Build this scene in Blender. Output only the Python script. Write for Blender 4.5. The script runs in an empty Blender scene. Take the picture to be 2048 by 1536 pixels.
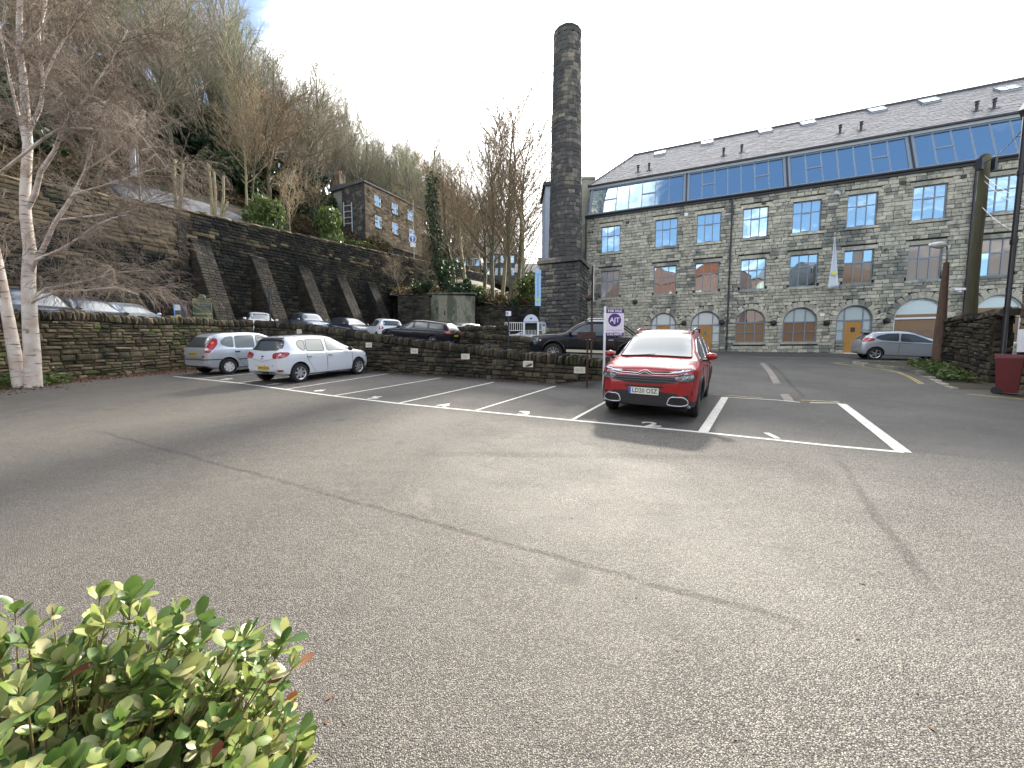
import bpy, bmesh, math, random
import numpy as np
from mathutils import Vector, Matrix, noise
from mathutils.geometry import delaunay_2d_cdt
from mathutils.bvhtree import BVHTree
R = random.Random(7)
sc = bpy.context.scene
COL = sc.collection
# ------------------------------------------------------------------ camera
F = 769.0; EYE = 1.68
PITCH = math.atan(60 / F); CP, SP = math.cos(PITCH), math.sin(PITCH)
cd = bpy.data.cameras.new('camera'); cam = bpy.data.objects.new('camera', cd); COL.objects.link(cam)
cam.location = (0, 0, EYE); cam.rotation_euler = (math.pi / 2 - PITCH, 0, 0)
cd.sensor_width = 36; cd.lens = F / 2048 * 36; cd.clip_start = .05; cd.clip_end = 2000
sc.camera = cam
# ------------------------------------------------------------------ sky and sun
SUN_AZ, SUN_EL = math.radians(20.0), math.radians(31.0)
SD = Vector((math.sin(SUN_AZ) * math.cos(SUN_EL), math.cos(SUN_AZ) * math.cos(SUN_EL), math.sin(SUN_EL)))
W = bpy.data.worlds.new('World'); sc.world = W; W.use_nodes = True
nt = W.node_tree; N = nt.nodes; L = nt.links
N.clear()
def nn(N, t, **k):
    n = N.new(t)
    for a, b in k.items():
        if a.startswith('i_'):
            n.inputs[a[2:].replace('_', ' ')].default_value = b
        else: setattr(n, a, b)
    return n
out = nn(N, 'ShaderNodeOutputWorld'); bg = nn(N, 'ShaderNodeBackground'); bg.inputs[1].default_value = .10
sky = nn(N, 'ShaderNodeTexSky', sky_type='NISHITA', sun_disc=False, sun_elevation=SUN_EL, sun_rotation=SUN_AZ, dust_density=1.2, air_density=1.0, ozone_density=1.6)
tc = nn(N, 'ShaderNodeTexCoord'); sep = nn(N, 'ShaderNodeSeparateXYZ')
L.new(tc.outputs['Generated'], sep.inputs[0])
def math_(op, a, b=None, c=None, N=None, L=None, clamp=False):
    m = N.new('ShaderNodeMath'); m.operation = op; m.use_clamp = clamp
    for i, v in enumerate((a, b, c)):
        if v is None: continue
        if isinstance(v, (int, float)): m.inputs[i].default_value = v
        else: L.new(v, m.inputs[i])
    return m.outputs[0]
mm = lambda op, a, b=None, c=None, clamp=False: math_(op, a, b, c, N, L, clamp)
zz = mm('MAXIMUM', sep.outputs[2], 0.0); den = mm('ADD', zz, .16)
cx = mm('DIVIDE', sep.outputs[0], den); cy = mm('DIVIDE', sep.outputs[1], den)
comb = nn(N, 'ShaderNodeCombineXYZ', i_Z=5.9); L.new(cx, comb.inputs[0]); L.new(cy, comb.inputs[1])
n1 = nn(N, 'ShaderNodeTexNoise', i_Scale=1.3, i_Detail=8.0, i_Roughness=.62, i_Distortion=.4); L.new(comb.outputs[0], n1.inputs[0])
dot = nn(N, 'ShaderNodeVectorMath', operation='DOT_PRODUCT'); L.new(tc.outputs['Generated'], dot.inputs[0]); dot.inputs[1].default_value = SD
# broken cloud, thickening towards the sun's side of the sky
near = nn(N, 'ShaderNodeMapRange', interpolation_type='SMOOTHSTEP'); L.new(dot.outputs['Value'], near.inputs[0])
near.inputs[1].default_value = .70; near.inputs[2].default_value = .88; near.inputs[3].default_value = .04; near.inputs[4].default_value = .62
cl = mm('ADD', n1.outputs[0], near.outputs[0])
cr = nn(N, 'ShaderNodeMapRange', interpolation_type='SMOOTHSTEP'); L.new(cl, cr.inputs[0]); cr.inputs[1].default_value = .49; cr.inputs[2].default_value = .70
glow = mm('POWER', mm('MAXIMUM', dot.outputs['Value'], 0.0), 6.0)
cb = mm('MULTIPLY_ADD', glow, 1.0, 5.6)
n2 = nn(N, 'ShaderNodeTexNoise', i_Scale=4.0, i_Detail=6.0); L.new(comb.outputs[0], n2.inputs[0])
cb2 = mm('MULTIPLY', cb, mm('MULTIPLY_ADD', n2.outputs[0], .7, .65))
cc = nn(N, 'ShaderNodeVectorMath', operation='SCALE'); cc.inputs[0].default_value = (1.0, .99, .965); L.new(cb2, cc.inputs['Scale'])
mix = nn(N, 'ShaderNodeMix', data_type='RGBA'); L.new(cr.outputs[0], mix.inputs[0]); sk = nn(N, 'ShaderNodeVectorMath', operation='SCALE'); L.new(sky.outputs[0], sk.inputs[0]); sk.inputs['Scale'].default_value = .34; L.new(sk.outputs[0], mix.inputs[6]); L.new(cc.outputs[0], mix.inputs[7])
L.new(mix.outputs[2], bg.inputs[0]); L.new(bg.outputs[0], out.inputs[0])
sl = bpy.data.lights.new('sun', 'SUN'); sl.energy = 1.6; sl.angle = math.radians(5.0); sl.color = (1.0, .91, .78)
so = bpy.data.objects.new('sun', sl); COL.objects.link(so); so.rotation_euler = (-SD).to_track_quat('-Z', 'Y').to_euler()
so.location = (0, 0, 60)
sc.view_settings.view_transform = 'Standard'; sc.view_settings.look = 'None'
sc.view_settings.exposure = 3.2; sc.view_settings.gamma = 1; sc.view_settings.use_curve_mapping = False
sc.render.engine = 'CYCLES'; sc.cycles.max_bounces = 6; sc.cycles.diffuse_bounces = 3; sc.cycles.transparent_max_bounces = 6

# ------------------------------------------------------------------ helpers
def ray(px, py):
    u = (px - 1024) / F; v = (768 - py) / F
    return Vector((u, CP + v * SP, -SP + v * CP))
def at(px, py, D):                       # the point D metres ahead seen at this place of the photo
    r = ray(px, py); return Vector((0, 0, EYE)) + r * (D / r.y)
def xat(px, D): return (px - 1024) / F * D * CP * 1.0 if False else at(px, 708, D).x
def smooth(t): t = max(0., min(1., t)); return t * t * (3 - 2 * t)
def tag(o, label=None, cat=None, group=None, kind=None):
    if label: o['label'] = label
    if cat: o['category'] = cat
    if group: o['group'] = group
    if kind: o['kind'] = kind
    return o
def empty(name, loc, label, cat, group=None, rot=None):
    o = bpy.data.objects.new(name, None); COL.objects.link(o); o.empty_display_size = .3
    if rot is None: rot = Matrix.Identity(3)
    elif isinstance(rot, (int, float)): rot = Matrix.Rotation(rot, 3, 'Z')
    M = Matrix.Translation(Vector(loc)) @ rot.to_4x4()
    o.matrix_basis = M; WM[o.name] = M
    return tag(o, label, cat, group)
WM = {}
def inv(parent):
    return WM[parent.name].inverted() if parent is not None and parent.name in WM else Matrix.Identity(4)
class MB:
    def __init__(s): s.v = []; s.f = []; s.m = []; s.a = []
    def add(s, vs, fs, mi=0, a=None):
        n = len(s.v); s.v.extend([tuple(v) for v in vs])
        a = R.random() if a is None else a
        for f in fs: s.f.append(tuple(i + n for i in f)); s.m.append(mi); s.a.append(a)
    def box(s, c, d, rot=None, mi=0, a=None, taper=1.0):
        vs = []
        for z in (-.5, .5):
            k = taper if z > 0 else 1
            for x, y in ((-.5, -.5), (.5, -.5), (.5, .5), (-.5, .5)):
                vs.append(Vector((x * d[0] * k, y * d[1] * k, z * d[2])))
        if rot is not None:
            if isinstance(rot, (int, float)): rot = Matrix.Rotation(rot, 3, 'Z')
            vs = [rot @ v for v in vs]
        s.add([v + Vector(c) for v in vs], [(0, 3, 2, 1), (4, 5, 6, 7), (0, 1, 5, 4), (1, 2, 6, 5), (2, 3, 7, 6), (3, 0, 4, 7)], mi, a)
    def hexa(s, p, mi=0, a=None):         # 8 points: bottom 4, top 4
        s.add(p, [(0, 3, 2, 1), (4, 5, 6, 7), (0, 1, 5, 4), (1, 2, 6, 5), (2, 3, 7, 6), (3, 0, 4, 7)], mi, a)
    def tube(s, pts, rad, n=8, mi=0, caps=True, a=None, closed=False):
        pts = [Vector(p) for p in pts]; k = len(pts)
        if isinstance(rad, (int, float)): rad = [rad] * k
        vs = []; prev = None
        for i, p in enumerate(pts):
            if closed: d = pts[(i + 1) % k] - pts[i - 1]
            else: d = pts[min(i + 1, k - 1)] - pts[max(i - 1, 0)]
            if d.length < 1e-9: d = Vector((0, 0, 1))
            d.normalize()
            if prev is None:
                up = Vector((0, 0, 1)) if abs(d.z) < .9 else Vector((1, 0, 0)); x = d.cross(up).normalized()
            else:
                x = prev - d * prev.dot(d)
                x = x.normalized() if x.length > 1e-6 else d.orthogonal().normalized()
            prev = x; y = d.cross(x)
            for j in range(n):
                t = 2 * math.pi * j / n; vs.append(p + (x * math.cos(t) + y * math.sin(t)) * rad[i])
        fs = []
        for i in range(k if closed else k - 1):
            i2 = (i + 1) % k
            for j in range(n): fs.append((i * n + j, i * n + (j + 1) % n, i2 * n + (j + 1) % n, i2 * n + j))
        if caps and not closed: fs.append(tuple(range(n))[::-1]); fs.append(tuple((k - 1) * n + j for j in range(n)))
        s.add(vs, fs, mi, a)
    def lathe(s, prof, c=(0, 0, 0), n=24, axis='Z', mi=0, a=None, rot=None):   # prof: (r, h)
        vs = []; fs = []; k = len(prof)
        for r, h in prof:
            for j in range(n):
                t = 2 * math.pi * j / n; p = Vector((r * math.cos(t), r * math.sin(t), h))
                if axis == 'Y': p = Vector((p.x, p.z, p.y))
                if axis == 'X': p = Vector((p.z, p.x, p.y))
                if rot is not None: p = rot @ p
                vs.append(p + Vector(c))
        for i in range(k - 1):
            for j in range(n): fs.append((i * n + j, i * n + (j + 1) % n, (i + 1) * n + (j + 1) % n, (i + 1) * n + j))
        s.add(vs, fs, mi, a)
    def prism(s, poly, org, ux, uy, depth, mi=0, a=None):     # polygon in the ux, uy plane pushed along ux x uy by depth
        org = Vector(org); ux = Vector(ux); uy = Vector(uy); w = ux.cross(uy).normalized() * depth; n = len(poly)
        vs = [org + ux * x + uy * y for x, y in poly]; vs += [v + w for v in vs]
        fs = [tuple(range(n))[::-1], tuple(range(n, 2 * n))] + [(i, (i + 1) % n, n + (i + 1) % n, n + i) for i in range(n)]
        s.add(vs, fs, mi, a)
    def build(s, name, mat, parent=None, world=True, smooth=False, kind=None, fix=False):
        M = inv(parent) if world else None
        vs = s.v if (M is None or parent is None) else [tuple(M @ Vector(v)) for v in s.v]
        me = bpy.data.meshes.new(name); me.from_pydata(vs, [], s.f)
        for m in (mat if isinstance(mat, (list, tuple)) else [mat]): me.materials.append(m)
        if len(me.polygons):
            me.polygons.foreach_set('material_index', s.m)
            at_ = me.attributes.new('rnd', 'FLOAT', 'FACE'); at_.data.foreach_set('value', s.a)
        if smooth:
            me.polygons.foreach_set('use_smooth', [True] * len(me.polygons))
            if isinstance(smooth, float): me.set_sharp_from_angle(angle=math.radians(smooth))
        me.update()
        if fix:
            b = bmesh.new(); b.from_mesh(me); bmesh.ops.recalc_face_normals(b, faces=b.faces); b.to_mesh(me); b.free()
        return obj(name, me, parent, kind)
def obj(name, me, parent=None, kind=None):
    o = bpy.data.objects.new(name, me); COL.objects.link(o)
    if parent is not None: o.parent = parent
    if parent is not None and parent.name in WM and parent.type == 'MESH': pass
    if kind: o['kind'] = kind
    # a mesh part whose own frame is its thing's frame
    if parent is not None and parent.name in WM: WM[o.name] = WM[parent.name]
    return o
def copy_tree(o, M, label, group=None, keep=True):
    c = o.copy(); COL.objects.link(c); c.matrix_basis = M; WM[c.name] = M
    if label: c['label'] = label
    if group: c['group'] = group
    def rec(a, b):
        for ch in a.children:
            d = ch.copy(); COL.objects.link(d); d.parent = b; rec(ch, d)
    rec(o, c); return c

# ------------------------------------------------------------------ materials
MATS = {}
def mat(name, col, rough=.6, metal=0, spec=.5, noise_amt=0, noise_scale=8, col2=None, bump=0, bump_scale=30, vary=0, coat=0, emit=None, ior=None, trans=0, stretch=None, thr=None, local=False):
    """base colour with world-space mottling, piece-to-piece variation and bump"""
    if name in MATS: return MATS[name]
    m = bpy.data.materials.new(name); m.use_nodes = True; MATS[name] = m
    T = m.node_tree; N = T.nodes; L = T.links; b = N['Principled BSDF']
    b.inputs['Base Color'].default_value = (*col, 1); b.inputs['Roughness'].default_value = rough; b.inputs['Metallic'].default_value = metal
    b.inputs['Specular IOR Level'].default_value = spec
    if coat: b.inputs['Coat Weight'].default_value = coat; b.inputs['Coat Roughness'].default_value = .04
    if ior: b.inputs['IOR'].default_value = ior
    if trans: b.inputs['Transmission Weight'].default_value = trans
    if emit: b.inputs['Emission Color'].default_value = (*emit[0], 1); b.inputs['Emission Strength'].default_value = emit[1]
    if noise_amt or bump or vary:
        if local: g = N.new('ShaderNodeTexCoord').outputs['Object']
        else: g = N.new('ShaderNodeNewGeometry').outputs['Position']
        if stretch:
            mp = N.new('ShaderNodeMapping'); mp.inputs['Scale'].default_value = stretch; L.new(g, mp.inputs[0]); g = mp.outputs[0]
    c = None
    if noise_amt or col2:
        n = N.new('ShaderNodeTexNoise'); n.inputs['Scale'].default_value = noise_scale; n.inputs['Detail'].default_value = 7; n.inputs['Roughness'].default_value = .65
        L.new(g, n.inputs[0])
        r = N.new('ShaderNodeMapRange'); L.new(n.outputs[0], r.inputs[0]); lo, hi = thr or (.35, .65); r.inputs[1].default_value = lo; r.inputs[2].default_value = hi
        x = N.new('ShaderNodeMix'); x.data_type = 'RGBA'; L.new(r.outputs[0], x.inputs[0])
        c2 = col2 if col2 else tuple(v * (1 - noise_amt) for v in col)
        x.inputs[6].default_value = (*col, 1); x.inputs[7].default_value = (*c2, 1); c = x.outputs[2]
    if vary:
        at_ = N.new('ShaderNodeAttribute'); at_.attribute_name = 'rnd'; oi = N.new('ShaderNodeObjectInfo')
        s_ = math_('FRACT', math_('ADD', at_.outputs['Fac'], oi.outputs['Random'], None, N, L), None, None, N, L)
        k = math_('MULTIPLY_ADD', s_, 2 * vary, 1 - vary, N, L)
        h = N.new('ShaderNodeHueSaturation')
        if c is not None: L.new(c, h.inputs['Color'])
        else: h.inputs['Color'].default_value = (*col, 1)
        L.new(k, h.inputs['Value']); s2 = math_('FRACT', math_('MULTIPLY', s_, 7.31, None, N, L), None, None, N, L)
        L.new(math_('MULTIPLY_ADD', s2, .7, .65, N, L), h.inputs['Saturation']); c = h.outputs[0]
    if c is not None: L.new(c, b.inputs['Base Color'])
    if bump:
        n = N.new('ShaderNodeTexNoise'); n.inputs['Scale'].default_value = bump_scale; n.inputs['Detail'].default_value = 8; n.inputs['Roughness'].default_value = .7; L.new(g, n.inputs[0])
        bp = N.new('ShaderNodeBump'); bp.inputs['Strength'].default_value = bump; bp.inputs['Distance'].default_value = .02; L.new(n.outputs[0], bp.inputs['Height']); L.new(bp.outputs[0], b.inputs['Normal'])
    return m
def stone_mat(name, c1, c2, stain, moss=None, moss_amt=.55, stain_scale=.7, vary=.35, stain_amt=.5, zmoss=None):
    """gritstone: block-to-block variation, soot staining in tall streaks, moss"""
    m = bpy.data.materials.new(name); m.use_nodes = True; T = m.node_tree; N = T.nodes; L = T.links; b = N['Principled BSDF']
    b.inputs['Roughness'].default_value = .88; b.inputs['Specular IOR Level'].default_value = .25
    g = N.new('ShaderNodeNewGeometry').outputs['Position']
    M = lambda op, a, bb=None, c=None, clamp=False: math_(op, a, bb, c, N, L, clamp)
    def noi(scale, det=6, st=None, rough=.6):
        n = N.new('ShaderNodeTexNoise'); n.inputs['Scale'].default_value = scale; n.inputs['Detail'].default_value = det; n.inputs['Roughness'].default_value = rough
        if st:
            mp = N.new('ShaderNodeMapping'); mp.inputs['Scale'].default_value = st; L.new(g, mp.inputs[0]); L.new(mp.outputs[0], n.inputs[0])
        else: L.new(g, n.inputs[0])
        return n.outputs[0]
    def rng(v, lo, hi):
        r = N.new('ShaderNodeMapRange'); r.interpolation_type = 'SMOOTHSTEP'; L.new(v, r.inputs[0]); r.inputs[1].default_value = lo; r.inputs[2].default_value = hi; return r.outputs[0]
    def mx(f, a, bb):
        x = N.new('ShaderNodeMix'); x.data_type = 'RGBA'
        L.new(f, x.inputs[0])
        for i, v in ((6, a), (7, bb)):
            if isinstance(v, tuple): x.inputs[i].default_value = (*v, 1)
            else: L.new(v, x.inputs[i])
        return x.outputs[2]
    at_ = N.new('ShaderNodeAttribute'); at_.attribute_name = 'rnd'; oi = N.new('ShaderNodeObjectInfo')
    rn = M('FRACT', M('ADD', at_.outputs['Fac'], oi.outputs['Random'])); r2 = M('FRACT', M('MULTIPLY', rn, 5.77)); r3 = M('FRACT', M('MULTIPLY', rn, 13.3))
    base = mx(r2, c1, c2)
    base = mx(rng(noi(6, 8), .4, .7), base, tuple(v * .6 for v in c1))
    st = M('ADD', noi(stain_scale, 7, (1, 1, .45), .7), M('MULTIPLY_ADD', r3, .22, -.11))
    base = mx(M('MULTIPLY', rng(st, .62 - stain_amt * .3, .78 - stain_amt * .3), .88), base, stain)
    if moss: 
        ms = M('ADD', noi(1.7, 8, None, .7), M('MULTIPLY_ADD', r2, .16, -.08))
        base = mx(M('MULTIPLY', rng(ms, .66 - moss_amt * .25, .8 - moss_amt * .25), .75), base, moss)
    h = N.new('ShaderNodeHueSaturation'); L.new(base, h.inputs['Color']); L.new(M('MULTIPLY_ADD', rn, 2 * vary, 1 - vary), h.inputs['Value'])
    L.new(h.outputs[0], b.inputs['Base Color'])
    bp = N.new('ShaderNodeBump'); bp.inputs['Strength'].default_value = .6; bp.inputs['Distance'].default_value = .03; L.new(noi(22, 9, None, .75), bp.inputs['Height']); L.new(bp.outputs[0], b.inputs['Normal'])
    MATS[name] = m; return m
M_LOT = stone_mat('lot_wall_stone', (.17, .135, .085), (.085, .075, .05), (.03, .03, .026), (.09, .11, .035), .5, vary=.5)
M_LOTD = stone_mat('shaded_lot_wall_stone', (.085, .07, .048), (.042, .037, .028), (.013, .014, .013), (.05, .062, .02), .42, vary=.5)  # stone darkened so the backlit wall's shade is in its colour
M_MILL = stone_mat('mill_stone', (.49, .465, .375), (.37, .365, .305), (.13, .14, .13), (.22, .22, .15), .18, .38, .2, .40)
M_CHIM = stone_mat('chimney_stone', (.27, .24, .19), (.15, .14, .12), (.05, .052, .055), (.07, .08, .045), .3, .6, .2, .95)
M_RET = stone_mat('retaining_stone', (.075, .062, .043), (.036, .033, .026), (.014, .014, .014), (.055, .065, .03), .45, .4, .45, .75)
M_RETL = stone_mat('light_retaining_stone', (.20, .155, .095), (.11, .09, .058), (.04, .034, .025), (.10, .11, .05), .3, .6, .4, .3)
M_HOUSE = stone_mat('house_stone', (.27, .21, .14), (.19, .15, .10), (.05, .045, .04), (.12, .11, .07), .2, 1, .35, .35)
M_MORT = mat('mortar', (.075, .068, .052), .95, noise_amt=.5, noise_scale=5, bump=.5)
M_MORTM = mat('mill_mortar', (.085, .085, .075), .95, noise_amt=.5, noise_scale=2, bump=.5)
M_DARKM = mat('dark_joint', (.02, .019, .016), .95)
M_WPAINT = mat('road_paint', (.62, .60, .54), .7, noise_amt=.45, noise_scale=9, bump=.4, bump_scale=120, thr=(.5, .75))
M_YPAINT = mat('yellow_paint', (.50, .42, .16), .7, noise_amt=.6, noise_scale=9, thr=(.4, .6))
M_SLATE = mat('roof_slate', (.14, .135, .15), .5, noise_amt=.35, noise_scale=1.2, vary=.28, bump=.3, bump_scale=25)
M_FRAME = mat('grey_window_frame', (.18, .22, .27), .4, spec=.5)
M_WHITE = mat('white_paint', (.75, .76, .78), .45, noise_amt=.12, noise_scale=5)
M_BLACK = mat('black_metal', (.012, .012, .014), .4)
M_DPIPE = mat('dark_pipe', (.02, .025, .035), .45)
M_LEAD = mat('dark_gutter', (.028, .03, .032), .55)
M_GREYP = mat('pale_grey_trim', (.42, .46, .5), .5)
M_DOOR = mat('oak_door', (.42, .22, .055), .5, noise_amt=.3, noise_scale=9, stretch=(6, 6, .6), col2=(.33, .16, .035))
M_GALV = mat('galvanised', (.42, .43, .43), .45, metal=.6, noise_amt=.2)
M_RUST = mat('brown_steel', (.055, .022, .014), .6, noise_amt=.5, noise_scale=20)
M_RED = mat('bin_red', (.12, .009, .012), .38, noise_amt=.2, noise_scale=6)
def glassmat(name, col, refl=.35, rough=.01, tint=(.92, .96, 1), ior=1.6):
    m = bpy.data.materials.new(name); m.use_nodes = True; N = m.node_tree.nodes; L = m.node_tree.links; b = N['Principled BSDF']
    b.inputs['Base Color'].default_value = (*col, 1); b.inputs['Roughness'].default_value = .35
    g = N.new('ShaderNodeBsdfGlossy'); g.inputs[0].default_value = (*tint, 1); g.inputs[1].default_value = rough
    fr = N.new('ShaderNodeFresnel'); fr.inputs[0].default_value = ior
    k = math_('MAXIMUM', fr.outputs[0], refl, None, N, L)
    # panes are never quite flat
    nz = N.new('ShaderNodeTexNoise'); nz.inputs['Scale'].default_value = 1.1; nz.inputs['Detail'].default_value = 1; ge = N.new('ShaderNodeNewGeometry'); L.new(ge.outputs['Position'], nz.inputs[0])
    bp = N.new('ShaderNodeBump'); bp.inputs['Strength'].default_value = .05; bp.inputs['Distance'].default_value = .1; L.new(nz.outputs[0], bp.inputs['Height']); L.new(bp.outputs[0], g.inputs['Normal'])
    x = N.new('ShaderNodeMixShader'); L.new(k, x.inputs[0]); L.new(b.outputs[0], x.inputs[1]); L.new(g.outputs[0], x.inputs[2])
    L.new(x.outputs[0], N['Material Output'].inputs[0]); MATS[name] = m; return m
M_GLASS = glassmat('window_glass', (.05, .045, .04), .45, tint=(.62, .86, 1))  # bluish reflection tint paints clear sky into the panes
M_GLASSB = glassmat('painted_sky_glass', (.03, .10, .2), .7, tint=(.68, .86, .95))  # blue of the reflected sky put into pane colour and tint
M_GLASSW = glassmat('frosted_glass', (.42, .5, .5), .18, .25)
M_GLASSK = glassmat('brown_room_reflection_glass', (.20, .12, .065), .03)  # brown of rooms behind; first-floor panes have reflected surroundings painted in

# ------------------------------------------------------------------ terrain heights
KG = .0605
def G(x, y):                     # the lower car park and the yard road
    z = KG * y if y > -8 else -8 * KG
    return z + .17 * smooth((x - 1.5) / 2.2) * smooth((y - 10.5) / 4)
WA0 = Vector((-16.0, 9.0)); WJ = Vector((-13.6, 20.4)); WB1 = Vector((2.72, 11.46))   # wall line: left end, corner, right end
def up_f(x):
    P = [(-60, 1.9), (-19, 1.5), (-16, 1.3), (-6, .82), (4, .17), (200, .17)]
    for (a, b), (c, d) in zip(P, P[1:]):
        if x <= c: return b + (d - b) * max(0, (x - a) / (c - a))
    return .17
def H2(x, y): return KG * y + up_f(x)          # the upper car park
RW0 = Vector((-22.26, 27.0)); RWd = Vector((.4226, .9063)); RWn = Vector((.9063, -.4226))   # the great retaining wall
def rw(t, p=0): return RW0 + RWd * t - RWn * p   # p: metres behind the wall
def rwtop(t): return 11.5 + .083 * t + (0 if t > 0 else .03 * t)
# ------------------------------------------------------------------ ground sheets
def asphalt():
    m = bpy.data.materials.new('asphalt'); m.use_nodes = True; T = m.node_tree; N = T.nodes; L = T.links; b = N['Principled BSDF']
    g = N.new('ShaderNodeNewGeometry').outputs['Position']
    M = lambda op, a, bb=None, c=None, clamp=False: math_(op, a, bb, c, N, L, clamp)
    def noi(scale, det=6, rough=.6, dist=0):
        n = N.new('ShaderNodeTexNoise'); n.inputs['Scale'].default_value = scale; n.inputs['Detail'].default_value = det; n.inputs['Roughness'].default_value = rough; n.inputs['Distortion'].default_value = dist; L.new(g, n.inputs[0]); return n.outputs[0]
    def rng(v, lo, hi, a=0., c=1.):
        r = N.new('ShaderNodeMapRange'); r.interpolation_type = 'SMOOTHSTEP'; L.new(v, r.inputs[0]); r.inputs[1].default_value = lo; r.inputs[2].default_value = hi; r.inputs[3].default_value = a; r.inputs[4].default_value = c; return r.outputs[0]
    def mx(f, a, bb, bt='MIX'):
        x = N.new('ShaderNodeMix'); x.data_type = 'RGBA'; x.blend_type = bt
        if isinstance(f, float): x.inputs[0].default_value = f
        else: L.new(f, x.inputs[0])
        for i, v in ((6, a), (7, bb)):
            if isinstance(v, tuple): x.inputs[i].default_value = (*v, 1)
            else: L.new(v, x.inputs[i])
        return x.outputs[2]
    vo = N.new('ShaderNodeTexVoronoi'); vo.inputs['Scale'].default_value = 150; L.new(g, vo.inputs[0])
    vs = N.new('ShaderNodeSeparateColor'); L.new(vo.outputs['Color'], vs.inputs[0])
    vo2 = N.new('ShaderNodeTexVoronoi'); vo2.inputs['Scale'].default_value = 170; L.new(g, vo2.inputs[0])
    col = mx(rng(vs.outputs[0], .25, .95), (.050, .046, .041), (.285, .265, .232))          # stones in bitumen
    col = mx(rng(vs.outputs[1], .93, .96), col, (.36, .32, .28))
    col = mx(rng(vo.outputs[0], .30, .75), col, (.022, .02, .018))
    big = noi(.33, 5, .6, .6); mid = noi(1.6, 6, .65)
    col = mx(M('MULTIPLY', rng(big, .42, .62), .35), col, mx(.5, col, (.05, .046, .042)))
    col = mx(M('MULTIPLY', rng(mid, .52, .72), .4), col, (.045, .042, .038))
    col = mx(M('MULTIPLY', rng(noi(.8, 5, .7, 1), .6, .75), .35), col, (.20, .185, .16))
    col = mx(M('MULTIPLY', rng(noi(.28, 4, .6, .8), .40, .62), .35), col, mx(.5, col, (.15, .14, .125)))
    col = mx(M('MULTIPLY', rng(noi(2.7, 7, .75, 1.5), .62, .74), .6), col, (.03, .027, .025))
    v3 = N.new('ShaderNodeTexVoronoi'); v3.inputs['Scale'].default_value = .9; L.new(g, v3.inputs[0]); col = mx(M('MULTIPLY', rng(M('ADD', v3.outputs[0], M('MULTIPLY', noi(6, 5), .12)), .10, .20, 1., 0.), .6), col, (.025, .024, .024))
    # older, darker surface in the bays by the wall and on the road beyond
    sp = N.new('ShaderNodeSeparateXYZ'); L.new(g, sp.inputs[0])
    e = M('ADD', M('MULTIPLY', sp.outputs[0], .445), M('MULTIPLY', sp.outputs[1], .895))
    bay = rng(M('ADD', e, M('MULTIPLY', noi(3, 3), .1)), 7.20, 7.27)
    col = mx(M('MULTIPLY', bay, .62), col, mx(.6, col, (.037, .037, .04)))
    # iron-red leaf stains
    col = mx(M('MULTIPLY', rng(noi(4.2, 4, .6, .5), .70, .76), .55), col, (.16, .075, .05))
    lf = rng(M('ADD', sp.outputs[0], M('MULTIPLY', noi(.5), 4)), -13.5, -10.5, 1., 0.)
    col = mx(M('MULTIPLY', M('MULTIPLY', lf, rng(noi(2.4, 6, .7), .42, .6)), .7), col, (.085, .045, .03))
    left_dark = rng(M('ADD', sp.outputs[0], M('MULTIPLY', noi(.35, 5, .65), 7)), 1.0, 6.5, 1., 0.); col = mx(M('MULTIPLY', left_dark, .36), col, (.058, .05, .041))  # darker and browner towards the left, with a ragged edge
    # seams between laid strips: world-space straight joints with crumbled edges
    def seam(x0, y0, x1, y1, w, dark=.8):
        dx, dy = x1 - x0, y1 - y0; l = math.hypot(dx, dy); nx, ny = -dy / l, dx / l
        d = M('ADD', M('MULTIPLY', sp.outputs[0], nx), M('MULTIPLY_ADD', sp.outputs[1], ny, -(x0 * nx + y0 * ny)))
        d = M('ADD', d, M('MULTIPLY_ADD', noi(1.6, 6, .65), .16, -.08))
        a = M('ADD', M('MULTIPLY', sp.outputs[0], dx / l), M('MULTIPLY_ADD', sp.outputs[1], dy / l, -(x0 * dx + y0 * dy) / l))
        k = M('MULTIPLY', rng(M('ABSOLUTE', d), w * .3, w, 1., 0.), M('MULTIPLY', rng(a, -.2, .6), rng(a, l - .8, l, 1., 0.)))
        return M('MULTIPLY', k, M('MULTIPLY', rng(noi(16, 7, .85), .40, .58), dark))
    s1 = seam(-7.1, 6.45, 2.0, 1.93, .045, .62); s2 = seam(4.4, 5.15, 2.55, 2.1, .07, .6); s1 = M('MAXIMUM', s1, M('MAXIMUM', seam(7.6, 12.3, 11.6, 11.5, .05, .7), seam(9.3, 9.2, 8.5, 12.2, .05, .7))); s3 = seam(12.0, 18.0, 7.2, 9.3, .09); s4 = seam(-1.5, 5.2, 3.4, 5.0, .16, .45)
    sm = M('MAXIMUM', M('MAXIMUM', s1, s2), M('MAXIMUM', s3, s4)); col = mx(sm, col, (.018, .016, .015))
    L.new(col, b.inputs['Base Color'])
    # damp in places: lower roughness
    L.new(rng(noi(.6, 5, .6, .4), .3, .7, .62, .76), b.inputs['Roughness']); b.inputs['Specular IOR Level'].default_value = .38
    hgt = M('ADD', M('MULTIPLY', vo.outputs[0], -1.0), M('MULTIPLY', vs.outputs[2], .5)); hgt = M('ADD', hgt, M('MULTIPLY', noi(26, 4, .6), .8))
    hgt = M('ADD', hgt, M('MULTIPLY', sm, -1.2))
    bp = N.new('ShaderNodeBump'); bp.inputs['Strength'].default_value = .8; bp.inputs['Distance'].default_value = .005; L.new(hgt, bp.inputs['Height'])
    bp2 = N.new('ShaderNodeBump'); bp2.inputs['Strength'].default_value = .28; bp2.inputs['Distance'].default_value = .12; L.new(noi(.9, 3), bp2.inputs['Height']); L.new(bp.outputs[0], bp2.inputs['Normal'])
    L.new(bp2.outputs[0], b.inputs['Normal'])
    MATS['asphalt'] = m; return m
M_ASPH = asphalt()
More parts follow.
